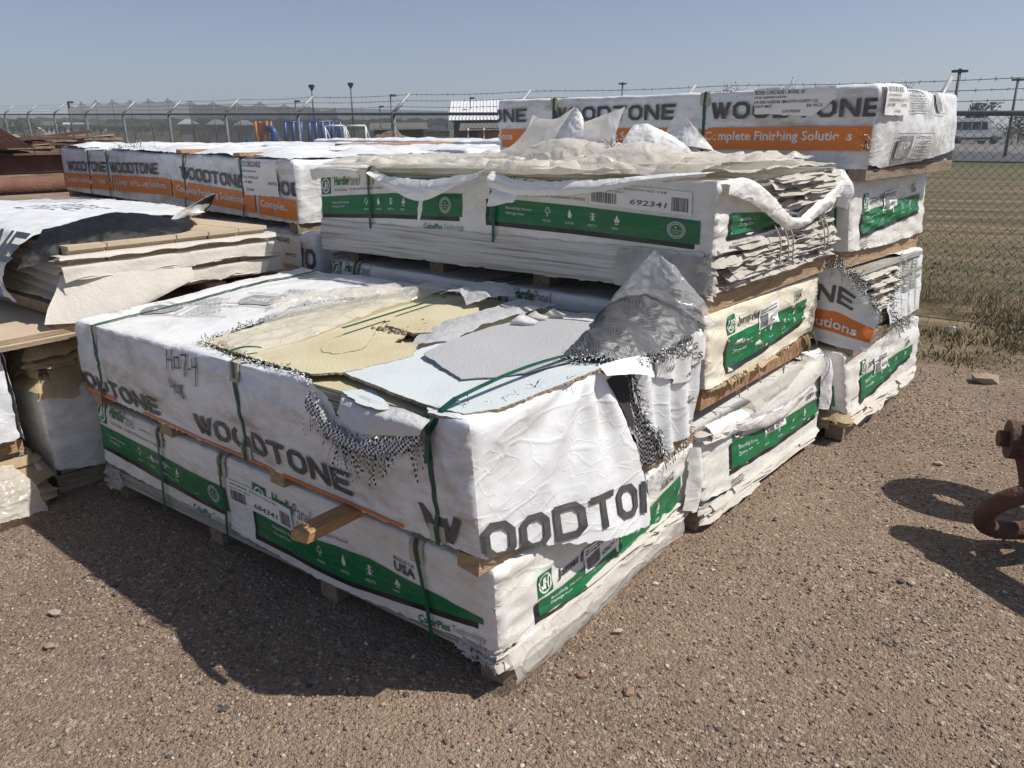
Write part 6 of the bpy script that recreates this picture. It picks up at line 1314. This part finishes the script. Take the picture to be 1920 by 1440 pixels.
# ================================================================== FENCE
def fxy(x): return 6.83-.103*(x-.3)
def rail(x): return 1.69+.0262*(.3-x)
M['armw'] = mat('bright_galvanised_arm', (.40, .41, .42), .5, .2, 8, metal=.1)
FN = thing('chain_link_fence', 'tall galvanised chain-link fence with barbed wire on slanted arms behind the piles', 'fence', (-8, 7.7, 0))
fx = [-8.78-k*3.034 for k in range(0, 10)]+[-6.0, -3.3, -.52, 2.5, 5.5]
for x in fx:
    y = fxy(x); z0 = float(gz(x, y)); mb = MB(); mb.tube([(x, y, z0-.1), (x, y, rail(x)+.03)], .034, 12); p_ = mb.build('post', M['galv'], FN, True)
    mb = MB(); a = np.array([x, y, rail(x)+.02]); b_ = a+np.array([.03, .36, .30]); mb.tube([a, b_], [.030, .022], 6); mb.build('barb_arm', M['armw'], p_, True)
mb = MB(); xs = np.linspace(-36, 6.4, 60); mb.tube([(x, fxy(x)-.0, rail(x)) for x in xs], .024, 10); mb.build('top_rail', M['galv'], FN, True)
for k in range(3):
    mb = MB(); f = (k+1)/3; pts = []
    for x in np.arange(-36, 6.4, .35): pts.append((x, fxy(x)+.36*f, rail(x)+.02+.29*f-.02*abs(math.sin((x+8.78)/3.034*math.pi))))
    mb.tube(pts, .0035, 4, cap=False)
    for x in np.arange(-20, 6, .13):
        q = np.array([x, fxy(x)+.36*f, rail(x)+.02+.29*f-.02*abs(math.sin((x+8.78)/3.034*math.pi))]); 
        for s_ in (-1, 1): d = np.array([random.uniform(-.5, .5), random.uniform(-1, 1), random.uniform(-1, 1)])*.022; mb.tube([q-d, q+d], .0028, 3, cap=False)
    mb.build('barbed_wire', M['wire_g'], FN)
mb = MB()
sp = .078
Vv = []; Ff = []
for fam in (1, -1):
    for x0 in np.arange(-38, 8.4, sp):
        zb = float(gz(x0, fxy(x0)))+.02; ht = rail(x0)-zb; x1 = x0+fam*ht
        if not (-36 < x0 < 6.4 and -36 < x1 < 6.4): 
            if not (-36.5 < min(x0, x1) and max(x0, x1) < 7): continue
        a = np.array([x0, fxy(x0)-.028+fam*.002, zb]); b_ = np.array([x1, fxy(x1)-.028+fam*.002, rail(x1)]); r_ = .0019
        k = len(Vv); n1 = np.array([0, 1, 0])*r_; n2 = np.array([.7*fam, 0, -.7])*r_
        for q in (a, b_): Vv += [q+n1, q-n1*.5+n2, q-n1*.5-n2]
        Ff += [(k, k+1, k+4, k+3), (k+1, k+2, k+5, k+4), (k+2, k, k+3, k+5)]
mesh('chain_link_mesh', Vv, Ff, M['wire'], FN)

# ================================================================== FAR BACKGROUND (placed by bearing and distance)
CAMP = np.array([1.22677, -1.39339, 1.55411]); _fw = np.array([math.cos(_yaw), math.sin(_yaw)]); _rt = np.array([_fw[1], -_fw[0]])
def bear(px, D):
    t = (px-960)*math.cos(_pit)/1438.93; d = _fw+_rt*t; d /= np.linalg.norm(d); return CAMP[:2]+d*D
def alt(px, py, D):
    Fv, Rv, Uv = np.array(_F), np.array(_R2), np.array(_U2); d = Fv+Rv*(px-960)/1438.93+Uv*(720-py)/1438.93; return CAMP[2]+d[2]*D/math.hypot(d[0], d[1])
def spot(px, D): a = bear(px, D); return a[0], a[1], float(gz(a[0], a[1]))
M['pole'] = mat('grey_pole', (.13, .135, .14), .6, .2, 4); M['darkmetal'] = mat('dark_metal', (.04, .042, .045), .6, .2, 4)
M['net'] = mat('sports_net', (.06, .065, .075), .9, 0, 4, alpha=.5)
# batting-cage nets
NT = thing('sports_net', 'long grey sports net hung in scallops between thin poles behind the left fence', 'net', spot(330, 60))
tops = [(146, 192), (170, 190), (197, 187), (228, 186), (261, 186), (295, 184), (331, 184), (372, 188), (413, 190), (455, 191), (500, 190), (545, 195), (590, 199), (640, 201)]
prev = None
for px, py in tops:
    D = 58+(px-146)*.02; x, y, z = spot(px, D); zt_ = alt(px, py, D)
    mb = MB(); mb.tube([(x, y, z), (x, y, zt_)], .035, 6); mb.build('net_pole', M['pole'], NT, True)
    if prev:
        V = []; n = 10
        for i in range(n+1):
            t = i/n; V += [tuple(np.array(prev[0])*(1-t)+np.array((x, y, z))*t), tuple(np.array(prev[1])*(1-t)+np.array((x, y, zt_))*t-np.array([0, 0, 1.3*t*(1-t)]))]
        mesh('net_panel', V, [(2*i, 2*i+2, 2*i+3, 2*i+1) for i in range(n)], M['net'], NT)
    prev = ((x, y, z), (x, y, zt_))
NT2 = thing('sports_net', 'second grey sports net standing further right behind the playground', 'net', spot(500, 66))
prev = None
for px, py in ((369, 196), (398, 196), (460, 199), (535, 200), (555, 200), (610, 203), (690, 204), (760, 206), (846, 208)):
    D = 66; x, y, z = spot(px, D); zt_ = alt(px, py, D); mb = MB(); mb.tube([(x, y, z), (x, y, zt_)], .035, 6); mb.build('net_pole', M['pole'], NT2, True)
    if prev: mesh('net_panel', [prev[0], (x, y, z), (x, y, zt_), prev[1]], [(0, 1, 2, 3)], M['net'], NT2)
    prev = ((x, y, z), (x, y, zt_))
# light poles
def lamp(px, py, D, kind, label, r=.09):
    x, y, z = spot(px, D); zt_ = alt(px, py, D); L_ = thing('light_pole', label, 'light pole', (x, y, z), 'light poles in the background')
    mb = MB(); mb.tube([(x, y, z), (x, y, zt_)], [r, r*.7], 8); mb.build('pole', M['pole'], L_, True); u_ = np.array([_rt[0], _rt[1], 0])
    mb = MB()
    if kind == 'dish': mb.tube([(x, y, zt_-.1), (x, y, zt_+.12), (x, y, zt_+.3), (x, y, zt_+.36)], [.08, .22, .28, .1], 12)
    elif kind == 'arm': mb.box(np.array([x, y, zt_])+u_*.15, (.26, .26, .12))
    else:
        for s_ in (-1, 1): mb.box(np.array([x, y, zt_])+u_*.16*s_, (.26, .25, .10), (0, 0, math.atan2(_rt[1], _rt[0])))
        mb.box((x, y, zt_), (.12, .12, .2))
    mb.build('lamp_head', M['darkmetal'], L_)
for a in ((598, 167, 70, 'dish', 'grey light pole with round head, left of a similar taller pole over the playground'), (670, 163, 72, 'dish', 'taller grey light pole with round head right of its twin over the playground'), (742, 179, 48, 'arm', 'thin pole with a small hooked head beside the barbed wire arm'),
          (889, 184, 58, 'arm', 'short lamp above the white roof left edge'), (1170, 157, 62, 'two', 'dark twin-headed lamp peeking over the top of the tall bundle'), (1788, 134, 40, 'two', 'dark car-park lamp pole rising right behind the tall bundle end'), (1898, 150, 54, 'two', 'dark car-park lamp pole near the right edge of the sky'),
          (146, 192, 57, 'arm', 'small lamp on top of the first net pole at the left'), (721, 200, 60, 'arm', 'low square lamp over the netting in the centre'), (337+228, 190, 55, 'arm', 'dark thin pole behind the playground frames')): lamp(*a, r=.05 if a[0] in (742, 889, 721, 565) else .09)
M['vwhite'] = mat('white_paint', (.72, .73, .74), .35, .06, 2); M['glass'] = mat('tinted_glass', (.012, .016, .03), .12); M['tyre'] = mat('rubber_tyre', (.02, .02, .02), .85)
M['o_play'] = mat('orange_plastic', (.50, .18, .045), .5, .2, 3); M['b_play'] = mat('blue_plastic', (.025, .085, .30), .4, .2, 3); M['roofw'] = mat('white_metal_roof', (.74, .75, .76), .5, .1, 2); M['roofd'] = mat('grey_shingle_roof', (.16, .155, .15), .9, .3, 3); M['wall_d'] = mat('dark_shed_wall', (.055, .05, .05), .8, .3, 3); M['wall_o'] = mat('orange_timber_wall', (.40, .15, .05), .8, .3, 3)
# playground
x, y, z = spot(505, 46); PT = thing('play_tower', 'orange playground tower with a blue curly slide behind the fence', 'play tower', (x, y, z)); zt_ = alt(505, 227, 46)
def lp(dx, dy, dz): return np.array([x+_rt[0]*dx+_fw[0]*dy, y+_rt[1]*dx+_fw[1]*dy, z+dz])
H_ = zt_-z; rz = math.atan2(_rt[1], _rt[0])
for dx in (-.5, .1): 
    for dy in (0, .8):
        mb = MB(); mb.tube([lp(dx, dy, 0), lp(dx, dy, H_)], .07, 8); mb.build('tower_post', M['o_play'], PT, True)
mb = MB(); mb.box(lp(-.2, .4, H_*.62), (.75, .85, .08), (0, 0, rz)); mb.box(lp(-.2, .0, H_*.8), (.6, .06, .5), (0, 0, rz)); mb.build('platform', M['o_play'], PT)
for i in range(6):
    mb = MB(); mb.box(lp(.35+.12*i, .3, H_*(.62-.09*i)), (.12, .6, .05), (0, 0, rz)); mb.build('step', M['o_play'], PT)
mb = MB(); mb.tube(catmull([[lp(*q)]*2 for q in ((.2, -.1, H_*.78), (.5, -.3, H_*.70), (.55, -.4, H_*.45), (.35, -.4, H_*.28), (.5, -.5, H_*.1))], 24, 2)[:, 0], .19, 10); mb.build('slide', M['b_play'], PT, True)
mb = MB(); mb.tube([lp(-1.3, -.2, .1), lp(-.95, -.2, .75), lp(-.6, -.2, .1)], .14, 8); mb.box(lp(-.95, -.2, .3), (.6, .4, .4), (0, 0, rz)); mb.build('climber', M['b_play'], PT, True)
for k, (p0, p1, n, lab) in enumerate(((540, 570, 3, 'blue swing frame just right of the orange tower'), (585, 622, 4, 'taller blue swing frame beneath the right barbed wire arm'), (628, 642, 2, 'narrow blue play frame left of the white goal'))):
    x, y, z = spot((p0+p1)/2, 48); o_ = thing('swing_frame', lab, 'swing frame', (x, y, z), 'blue playground frames'); zt_ = alt(p0, 229, 48)
    for i in range(n):
        a = spot(p0+(p1-p0)*i/(n-1), 48); mb = MB(); mb.tube([(a[0], a[1], a[2]), (a[0]+.15, a[1], zt_)], .09, 8); mb.build('frame_post', M['b_play'], o_, True)
    a, b_ = spot(p0, 48), spot(p1, 48); mb = MB(); mb.tube([(a[0], a[1], zt_), (b_[0], b_[1], zt_)], .06, 8); mb.build('cross_beam', M['b_play'], o_, True)
# goals
for k, (p0, p1, D, lab) in enumerate(((617, 652, 42, 'white football goal frame in the centre background, left one'), (655, 692, 40, 'white football goal frame in the centre background, right one'))):
    a, b_ = spot(p0, D), spot(p1, D); zt_ = alt(p0, 236, D); o_ = thing('goal_frame', lab, 'goal', tuple(np.array(spot((p0+p1)/2, D))), 'white goal frames')
    bk = np.array([_fw[0], _fw[1], 0])*1.2
    for q in (a, b_):
        mb = MB(); q = np.array(q); mb.tube([q, (q[0], q[1], zt_)], .05, 8); mb.tube([(q[0], q[1], zt_), q+bk+np.array([.3, 0, 0])], .04, 6); mb.build('goal_post', M['vwhite'], o_, True)
    mb = MB(); mb.tube([(a[0], a[1], zt_), (b_[0], b_[1], zt_)], .05, 8); mb.build('crossbar', M['vwhite'], o_, True)
# mound of dirt
x, y, z = spot(745, 28); V = []; n = 36
gxm = np.linspace(-1, 1, n); X, Y = np.meshgrid(gxm, gxm, indexing='ij'); hgt = np.clip(1-np.hypot(X, Y), 0, 1)**.8*1.45; Pm = np.c_[(x+1.9*X*_rt[0]+1.2*Y*_fw[0]).ravel(), (y+1.9*X*_rt[1]+1.2*Y*_fw[1]).ravel()]
hz_ = hgt.ravel()*(1+.5*fbm(np.c_[Pm*2.2, Pm[:, :1]*0], 4)); I = np.arange(n*n).reshape(n, n)
o = mesh('dirt_mound', np.c_[Pm, gz(Pm[:, 0], Pm[:, 1])-.03+hz_], np.stack([I[:-1, :-1], I[1:, :-1], I[1:, 1:], I[:-1, 1:]], -1).reshape(-1, 4), mat('bare_dirt', (.25, .19, .14), .95, .4, 6, .8, 14), None, None, True, (x, y, z)); tag(o, 'low mound of bare brown dirt behind the fence in the centre', 'dirt mound')
# buildings
def house(px0, px1, ptop, pe, D, wm, rm, label, name='house', wins=2, depth=6, gable=True, cat='house', group=None):
    a, b_ = np.array(spot(px0, D)), np.array(spot(px1, D)); z = min(a[2], b_[2])-.2; ze = alt((px0+px1)/2, pe, D); zr = alt((px0+px1)/2, ptop, D); d = (b_-a)[:2]; w_ = np.linalg.norm(d); d /= w_; nrm = np.array([-d[1], d[0]]); c = (a+b_)[:2]/2+nrm*depth/2
    Hs = thing(name, label, cat, (c[0], c[1], z), group)
    def q(u, v, zz): return (c[0]+d[0]*u+nrm[0]*v, c[1]+d[1]*u+nrm[1]*v, zz)
    h, k = w_/2, depth/2
    mb = MB(); mb.add([q(-h, -k, z), q(h, -k, z), q(h, k, z), q(-h, k, z), q(-h, -k, ze), q(h, -k, ze), q(h, k, ze), q(-h, k, ze)], [(0, 1, 5, 4), (1, 2, 6, 5), (2, 3, 7, 6), (3, 0, 4, 7)]); mb.build('wall', M[wm], Hs)
    o_ = .35; mb = MB()
    if gable: V = [q(-h-o_, -k-o_, ze-.1), q(h+o_, -k-o_, ze-.1), q(h+o_, k+o_, ze-.1), q(-h-o_, k+o_, ze-.1), q(-h-o_, 0, zr), q(h+o_, 0, zr)]
    else: V = [q(-h-o_, -k-o_, ze-.1), q(h+o_, -k-o_, ze-.1), q(h+o_, k+o_, ze-.1), q(-h-o_, k+o_, ze-.1), q(-h*.4, 0, zr), q(h*.4, 0, zr)]
    mb.add(V, [(0, 1, 5, 4), (2, 3, 4, 5), (3, 0, 4), (1, 2, 5), (3, 2, 1, 0)]); mb.build('roof', M[rm], Hs)
    for i in range(wins):
        u = -h+(i+.6)*2*h/(wins+.2); mb = MB(); zc_ = (z+ze)/2+.2; mb.box((c[0]+d[0]*u-nrm[0]*(k+.02), c[1]+d[1]*u-nrm[1]*(k+.02), zc_), (min(1.2, w_*.2), .05, (ze-z)*.3), (0, 0, math.atan2(d[1], d[0]))); mb.build('window', M['glass'], Hs)
    return Hs, q, h, k, z, ze
M['hw1'] = mat('grey_siding', (.30, .30, .31), .8, .1, 2); M['hw2'] = mat('beige_siding', (.40, .36, .31), .8, .1, 2); M['hw3'] = mat('white_siding', (.58, .59, .60), .8, .1, 2)
G_H = 'houses far behind the left field'
for i, (a, b_, t, e, D, wm, rm, lab) in enumerate(((92, 112, 226, 234, 150, 'hw3', 'roofd', 'small pale house with steep roof beyond the field, left of the fence corner trees'), (112, 140, 230, 236, 165, 'hw1', 'roofd', 'low grey house beside the small pale house beyond the field'), (178, 206, 224, 234, 150, 'hw2', 'roofd', 'gabled grey-brown house seen behind the third fence post'),
        (210, 250, 228, 236, 170, 'hw1', 'roofd', 'dark grey house with hipped roof behind the netting'), (262, 292, 229, 236, 160, 'hw2', 'roofd', 'tan house low behind the netting'), (30, 50, 230, 236, 180, 'hw1', 'roofd', 'faint grey house at the far left end of the field'), (134, 174, 229, 232, 140, 'hw3', 'roofw', 'long low building with a white roof beyond the field'),
        (700, 735, 238, 245, 120, 'hw3', 'roofd', 'pale house seen through the fence behind the goals'), (745, 790, 236, 244, 125, 'hw3', 'roofd', 'white-walled house behind the dirt mound'), (800, 850, 235, 244, 120, 'hw1', 'roofd', 'grey house between the dirt mound and the white-roofed barn'))):
    house(a, b_, t, e, D, wm, rm, lab, group=G_H, gable=i % 2 == 0)
for a, b_, t, e, lab in ((348, 378, 222, 231, 'white-roofed picnic shelter left of the orange tower, nearer the netting'), (400, 432, 223, 232, 'white-roofed picnic shelter between its twin and the orange tower'), (452, 482, 224, 233, 'pale-roofed shelter right beside the orange tower'), (604, 640, 224, 230, 'light-roofed shelter behind the blue swing frames')):
    Hs, q, h, k, z, ze = house(a, b_, t, e, 88, 'hw1', 'roofw', lab, 'picnic_shelter', 0, 5, False, 'shelter', 'picnic shelters')
# white-roofed barn and dark shed
x, y, z = spot(905, 56)
Hs, q, h, k, z, ze = house(857, 990, 182, 222, 56, 'wall_d', 'roofw', 'dark barn with a bright ribbed white metal roof left of the tall bundle', 'barn', 0, 9, True, 'barn')
for i in range(24):
    u = -h-.3+(2*h+.6)*i/23; a = np.array(q(u, -k-.35, ze-.08)); b_ = np.array(q(u, 0, alt(925, 182, 56)+.02)); mb = MB(); mb.tube([a, b_], .035, 4)
    mb.build('roof_rib', M['roofw'], Hs)
Hs, q, h, k, z, ze = house(880, 975, 229, 240, 40, 'wall_d', 'roofd', 'small open dark shed with an orange front panel below the white-roofed barn', 'shed', 0, 4, True, 'shed')
mb = MB(); a = np.array(q(0, -k-.04, 0)); mb.box((a[0], a[1], ze-.35), (h*1.1, .06, .42), (0, 0, rz)); mb.build('front_panel', M['wall_o'], Hs)
for u in (-h+.1, -h*.3, h*.4):
    mb = MB(); a = np.array(q(u, -k-.15, 0)); mb.tube([(a[0], a[1], z), (a[0], a[1], ze)], .05, 6); mb.build('shed_post', M['vwhite'], Hs, True)
Hs, q, h, k, z, ze = house(708, 800, 229, 240, 60, 'wall_d', 'roofd', 'long dark open shelter behind the dirt mound', 'open_shelter', 0, 4, True, 'shelter')
# parked cars by the far houses
def car(px, D, label, w_=3.6, yawa=0.0, mk='vwhite'):
    x, y, z = spot(px, D); V_ = thing('parked_car', label, 'car', (x, y, z), 'white cars parked by the far houses'); r_ = rz+yawa
    def P(a, b_, c): return np.array([x+math.cos(r_)*a-math.sin(r_)*b_, y+math.sin(r_)*a+math.cos(r_)*b_, z+c])
    prof = [(-.5, .3), (.5, .3), (.5, .72), (.28, .80), (.16, 1.3), (-.32, 1.32), (-.46, .85), (-.5, .8)]; mb = MB(); n = len(prof)
    mb.add([P(a*w_, -.8, c) for a, c in prof]+[P(a*w_, .8, c) for a, c in prof], [tuple(range(n-1, -1, -1)), tuple(range(n, 2*n))]+[(i, (i+1) % n, n+(i+1) % n, n+i) for i in range(n)]); mb.build('body', M[mk], V_)
    mb = MB(); mb.add([P(a*w_, -.82, c) for a, c in ((-.40, .86), (.22, .86), (.14, 1.24), (-.30, 1.26))], [(0, 1, 2, 3)]); mb.build('window', M['glass'], V_)
    for a in (-.32, .32):
        for s_ in (-.78, .78): mb = MB(); mb.tube([P(a*w_, s_-.1, .3), P(a*w_, s_+.1, .3)], .3, 12); mb.build('wheel', M['tyre'], V_, True)
for px, D, lab in ((62, 138, 'tiny white parked car at the left edge of the field'), (80, 140, 'white parked car left of the first fence post group'), (117, 138, 'white parked car by the third fence post'), (136, 142, 'white parked car just right of the third fence post'), (187, 140, 'white parked car below the gabled house'), (198, 138, 'white parked van-like car below the grey hipped house')): car(px, D+150, lab)
# big van on the right
x, y, z = spot(1826, 86); VN = thing('parked_van', 'long white passenger van with dark windows parked beyond the field at the right', 'van', (x, y, z)); 
vl = np.linalg.norm(np.array(spot(1768, 86))-np.array(spot(1884, 86)))
def P(a, b_, c): return np.array([x+math.cos(rz)*a-math.sin(rz)*b_, y+math.sin(rz)*a+math.cos(rz)*b_, z+c*1.0])
vh = alt(1800, 222, 86)-z
prof = [(-.5, .32), (.5, .32), (.5, .95), (.44, 1.15), (.30, 1.35), (.20, vh-.15), (.14, vh), (-.48, vh), (-.5, vh-.1)]; n = len(prof); mb = MB()
mb.add([P(a*vl, -1, c) for a, c in prof]+[P(a*vl, 1, c) for a, c in prof], [tuple(range(n-1, -1, -1)), tuple(range(n, 2*n))]+[(i, (i+1) % n, n+(i+1) % n, n+i) for i in range(n)]); mb.build('body', M['vwhite'], VN)
for a0, a1 in ((-.47, -.30), (-.285, -.12), (-.105, .05), (.065, .20)):
    mb = MB(); mb.add([P(a0*vl, -1.02, vh*.55), P(a1*vl, -1.02, vh*.55), P((a1 if a1 < .15 else .16)*vl, -1.02, vh*.86), P(a0*vl, -1.02, vh*.86)], [(0, 1, 2, 3)]); mb.build('window', M['glass'], VN)
mb = MB(); mb.box(P(0, -1.01, .5), (vl*.96, .04, .22), (0, 0, rz)); mb.build('lower_trim', M['darkmetal'], VN)
for a in (-.33, .34):
    for s_ in (-.92, .92): mb = MB(); mb.tube([P(a*vl, s_-.13, .38), P(a*vl, s_+.13, .38)], .38, 16); mb.build('wheel', M['tyre'], VN, True)
# trees
M['bark'] = mat('bark', (.09, .07, .055), .9, .3, 8)
for k, c in (('leaf0', (.035, .055, .025)), ('leaf1', (.055, .08, .032)), ('leaf2', (.08, .10, .045))): M[k] = mat('foliage_'+k, c, .8, .2, 3, trans=.15)
def tree(px, D, ptop, pw, label, name='tree', n=900, low=.2, group='trees in the background', cat='tree', leaf=.12):
    x, y, z = spot(px, D); H_ = alt(px, ptop, D)-z; W_ = pw/1438.93*D*.55; T = thing(name, label, cat, (x, y, z), group); rg = np.random.default_rng(int(px*7+D))
    mb = MB(); mb.tube([(x, y, z), (x+.05, y, z+H_*.45), (x, y+.05, z+H_*.85)], [H_*.03+.02, H_*.02+.01, .01], 7)
    for i in range(5):
        a = rg.uniform(0, 6.28); h0 = H_*rg.uniform(.25, .6); mb.tube([(x, y, z+h0), (x+math.cos(a)*W_*.6, y+math.sin(a)*W_*.6, z+h0+H_*.2)], [H_*.012, .006], 5)
    mb.build('trunk', M['bark'], T, True)
    ncl = 16; cc = np.c_[rg.normal(size=(ncl, 2))*W_*.42, rg.uniform(low, .93, ncl)*H_]; cc[:, :2] *= (1.05-.75*np.clip(cc[:, 2:3]/H_-.45, 0, 1)); cr = W_*rg.uniform(.28, .55, ncl)
    V = []; F = []; mi = []
    for i in range(n):
        j = rg.integers(ncl); d = rg.normal(size=3); d /= np.linalg.norm(d); p_ = cc[j]+d*cr[j]*rg.uniform(.35, 1.05); p_[2] = min(max(p_[2], .05*H_), H_); u1 = rg.normal(size=3); u1 /= np.linalg.norm(u1); u2 = np.cross(u1, rg.normal(size=3)); u2 /= np.linalg.norm(u2); s_ = leaf*H_/3*rg.uniform(.6, 1.4); k = len(V); b0 = p_+np.array([x, y, z])
        V += [b0-u1*s_, b0+u2*s_*.7, b0+u1*s_, b0-u2*s_*.7]; F.append((k, k+1, k+2, k+3)); mi.append((j+rg.integers(2)) % 3)
    mesh('crown', V, F, [M['leaf0'], M['leaf1'], M['leaf2']], T, mi, False)
for a in ((1838, 96, 194, 42, 'leafy green tree standing over the white van at the right', 'tree', 1400, .2), (1918, 92, 219, 50, 'dark green tree cut by the right edge of the photo', 'tree', 1200, .05),
          (33, 145, 224, 30, 'dark round tree at the far left beyond the field', 'tree', 420, .1), (54, 142, 222, 34, 'tallest dark tree in the clump at the far left beyond the field', 'tree', 500, .1), (74, 146, 227, 22, 'small dark tree right of the tall clump at the left', 'tree', 320, .1),
          (120, 155, 227, 26, 'dark tree between two far houses by the third fence post', 'tree', 320, .1), (168, 150, 224, 20, 'dark tree just behind the fourth fence post', 'tree', 320, .1), (232, 165, 226, 34, 'dark tree behind the netting left of centre', 'tree', 360, .1), (272, 150, 226, 30, 'dark tree beside the tan house behind the netting', 'tree', 360, .1),
          (310, 140, 227, 40, 'wide dark tree behind the sixth fence post', 'tree', 400, .1), (345, 130, 228, 40, 'dark tree left of the picnic shelters', 'tree', 400, .1), (390, 125, 228, 44, 'dark tree between the picnic shelters', 'tree', 400, .1), (440, 125, 227, 44, 'dark tree behind the orange tower, left of it', 'tree', 400, .1), (545, 120, 228, 50, 'dark tree behind the blue swing frame', 'tree', 400, .1),
          (600, 120, 228, 50, 'dark tree behind the taller blue frame', 'tree', 400, .1), (665, 115, 231, 46, 'dark tree behind the white goals', 'tree', 400, .1), (725, 118, 232, 40, 'dark tree between pale houses in the centre', 'tree', 380, .1), (815, 118, 232, 50, 'dark tree left of the white-roofed barn', 'tree', 400, .1)): tree(*a)
for px, w_, lab in ((1905, 36, 'clipped low hedge bush at the right edge below the dark tree'),): tree(px, 84, 246, w_, lab, 'bush', 420, .15, 'bushes in the background', 'bush')
# distant wooded skyline
def skyline():
    V = []; F = []; n = 170
    for i in range(n):
        px = -120+1300*i/n; D = 330; x, y, z = spot(px, D); t = 4.2+1.6*fbm(np.array([[px*.02, 1, 1]]), 3)[0]+.9*pn(np.array([[px*.11, 4, 1]]))[0]
        V += [(x, y, z-1), (x, y, z+t), (x+_fw[0]*14, y+_fw[1]*14, z+t*.9)]
    F = [(3*i, 3*i+3, 3*i+4, 3*i+1) for i in range(n-1)]+[(3*i+1, 3*i+4, 3*i+5, 3*i+2) for i in range(n-1)]
    return mesh('distant_wood', V, F, mat('distant_foliage', (.06, .075, .05), .95, .5, .3), None)
struct(skyline(), 'stuff')

# air: thin even haze over the whole place
mb = MB(); mb.box((-200, 270, 18), (860, 700, 42)); o = mb.build('haze', [], None); o.data.materials.clear()
hm = bpy.data.materials.new('thin_haze'); hm.use_nodes = True; N_ = hm.node_tree.nodes; N_.remove(N_['Principled BSDF'])
pv = N_.new('ShaderNodeVolumePrincipled'); pv.inputs['Color'].default_value = (.80, .87, .96, 1); pv.inputs['Density'].default_value = .0012; pv.inputs['Anisotropy'].default_value = .2
hm.node_tree.links.new(pv.outputs[0], N_['Material Output'].inputs['Volume']); o.data.materials.append(hm); struct(o, 'stuff')
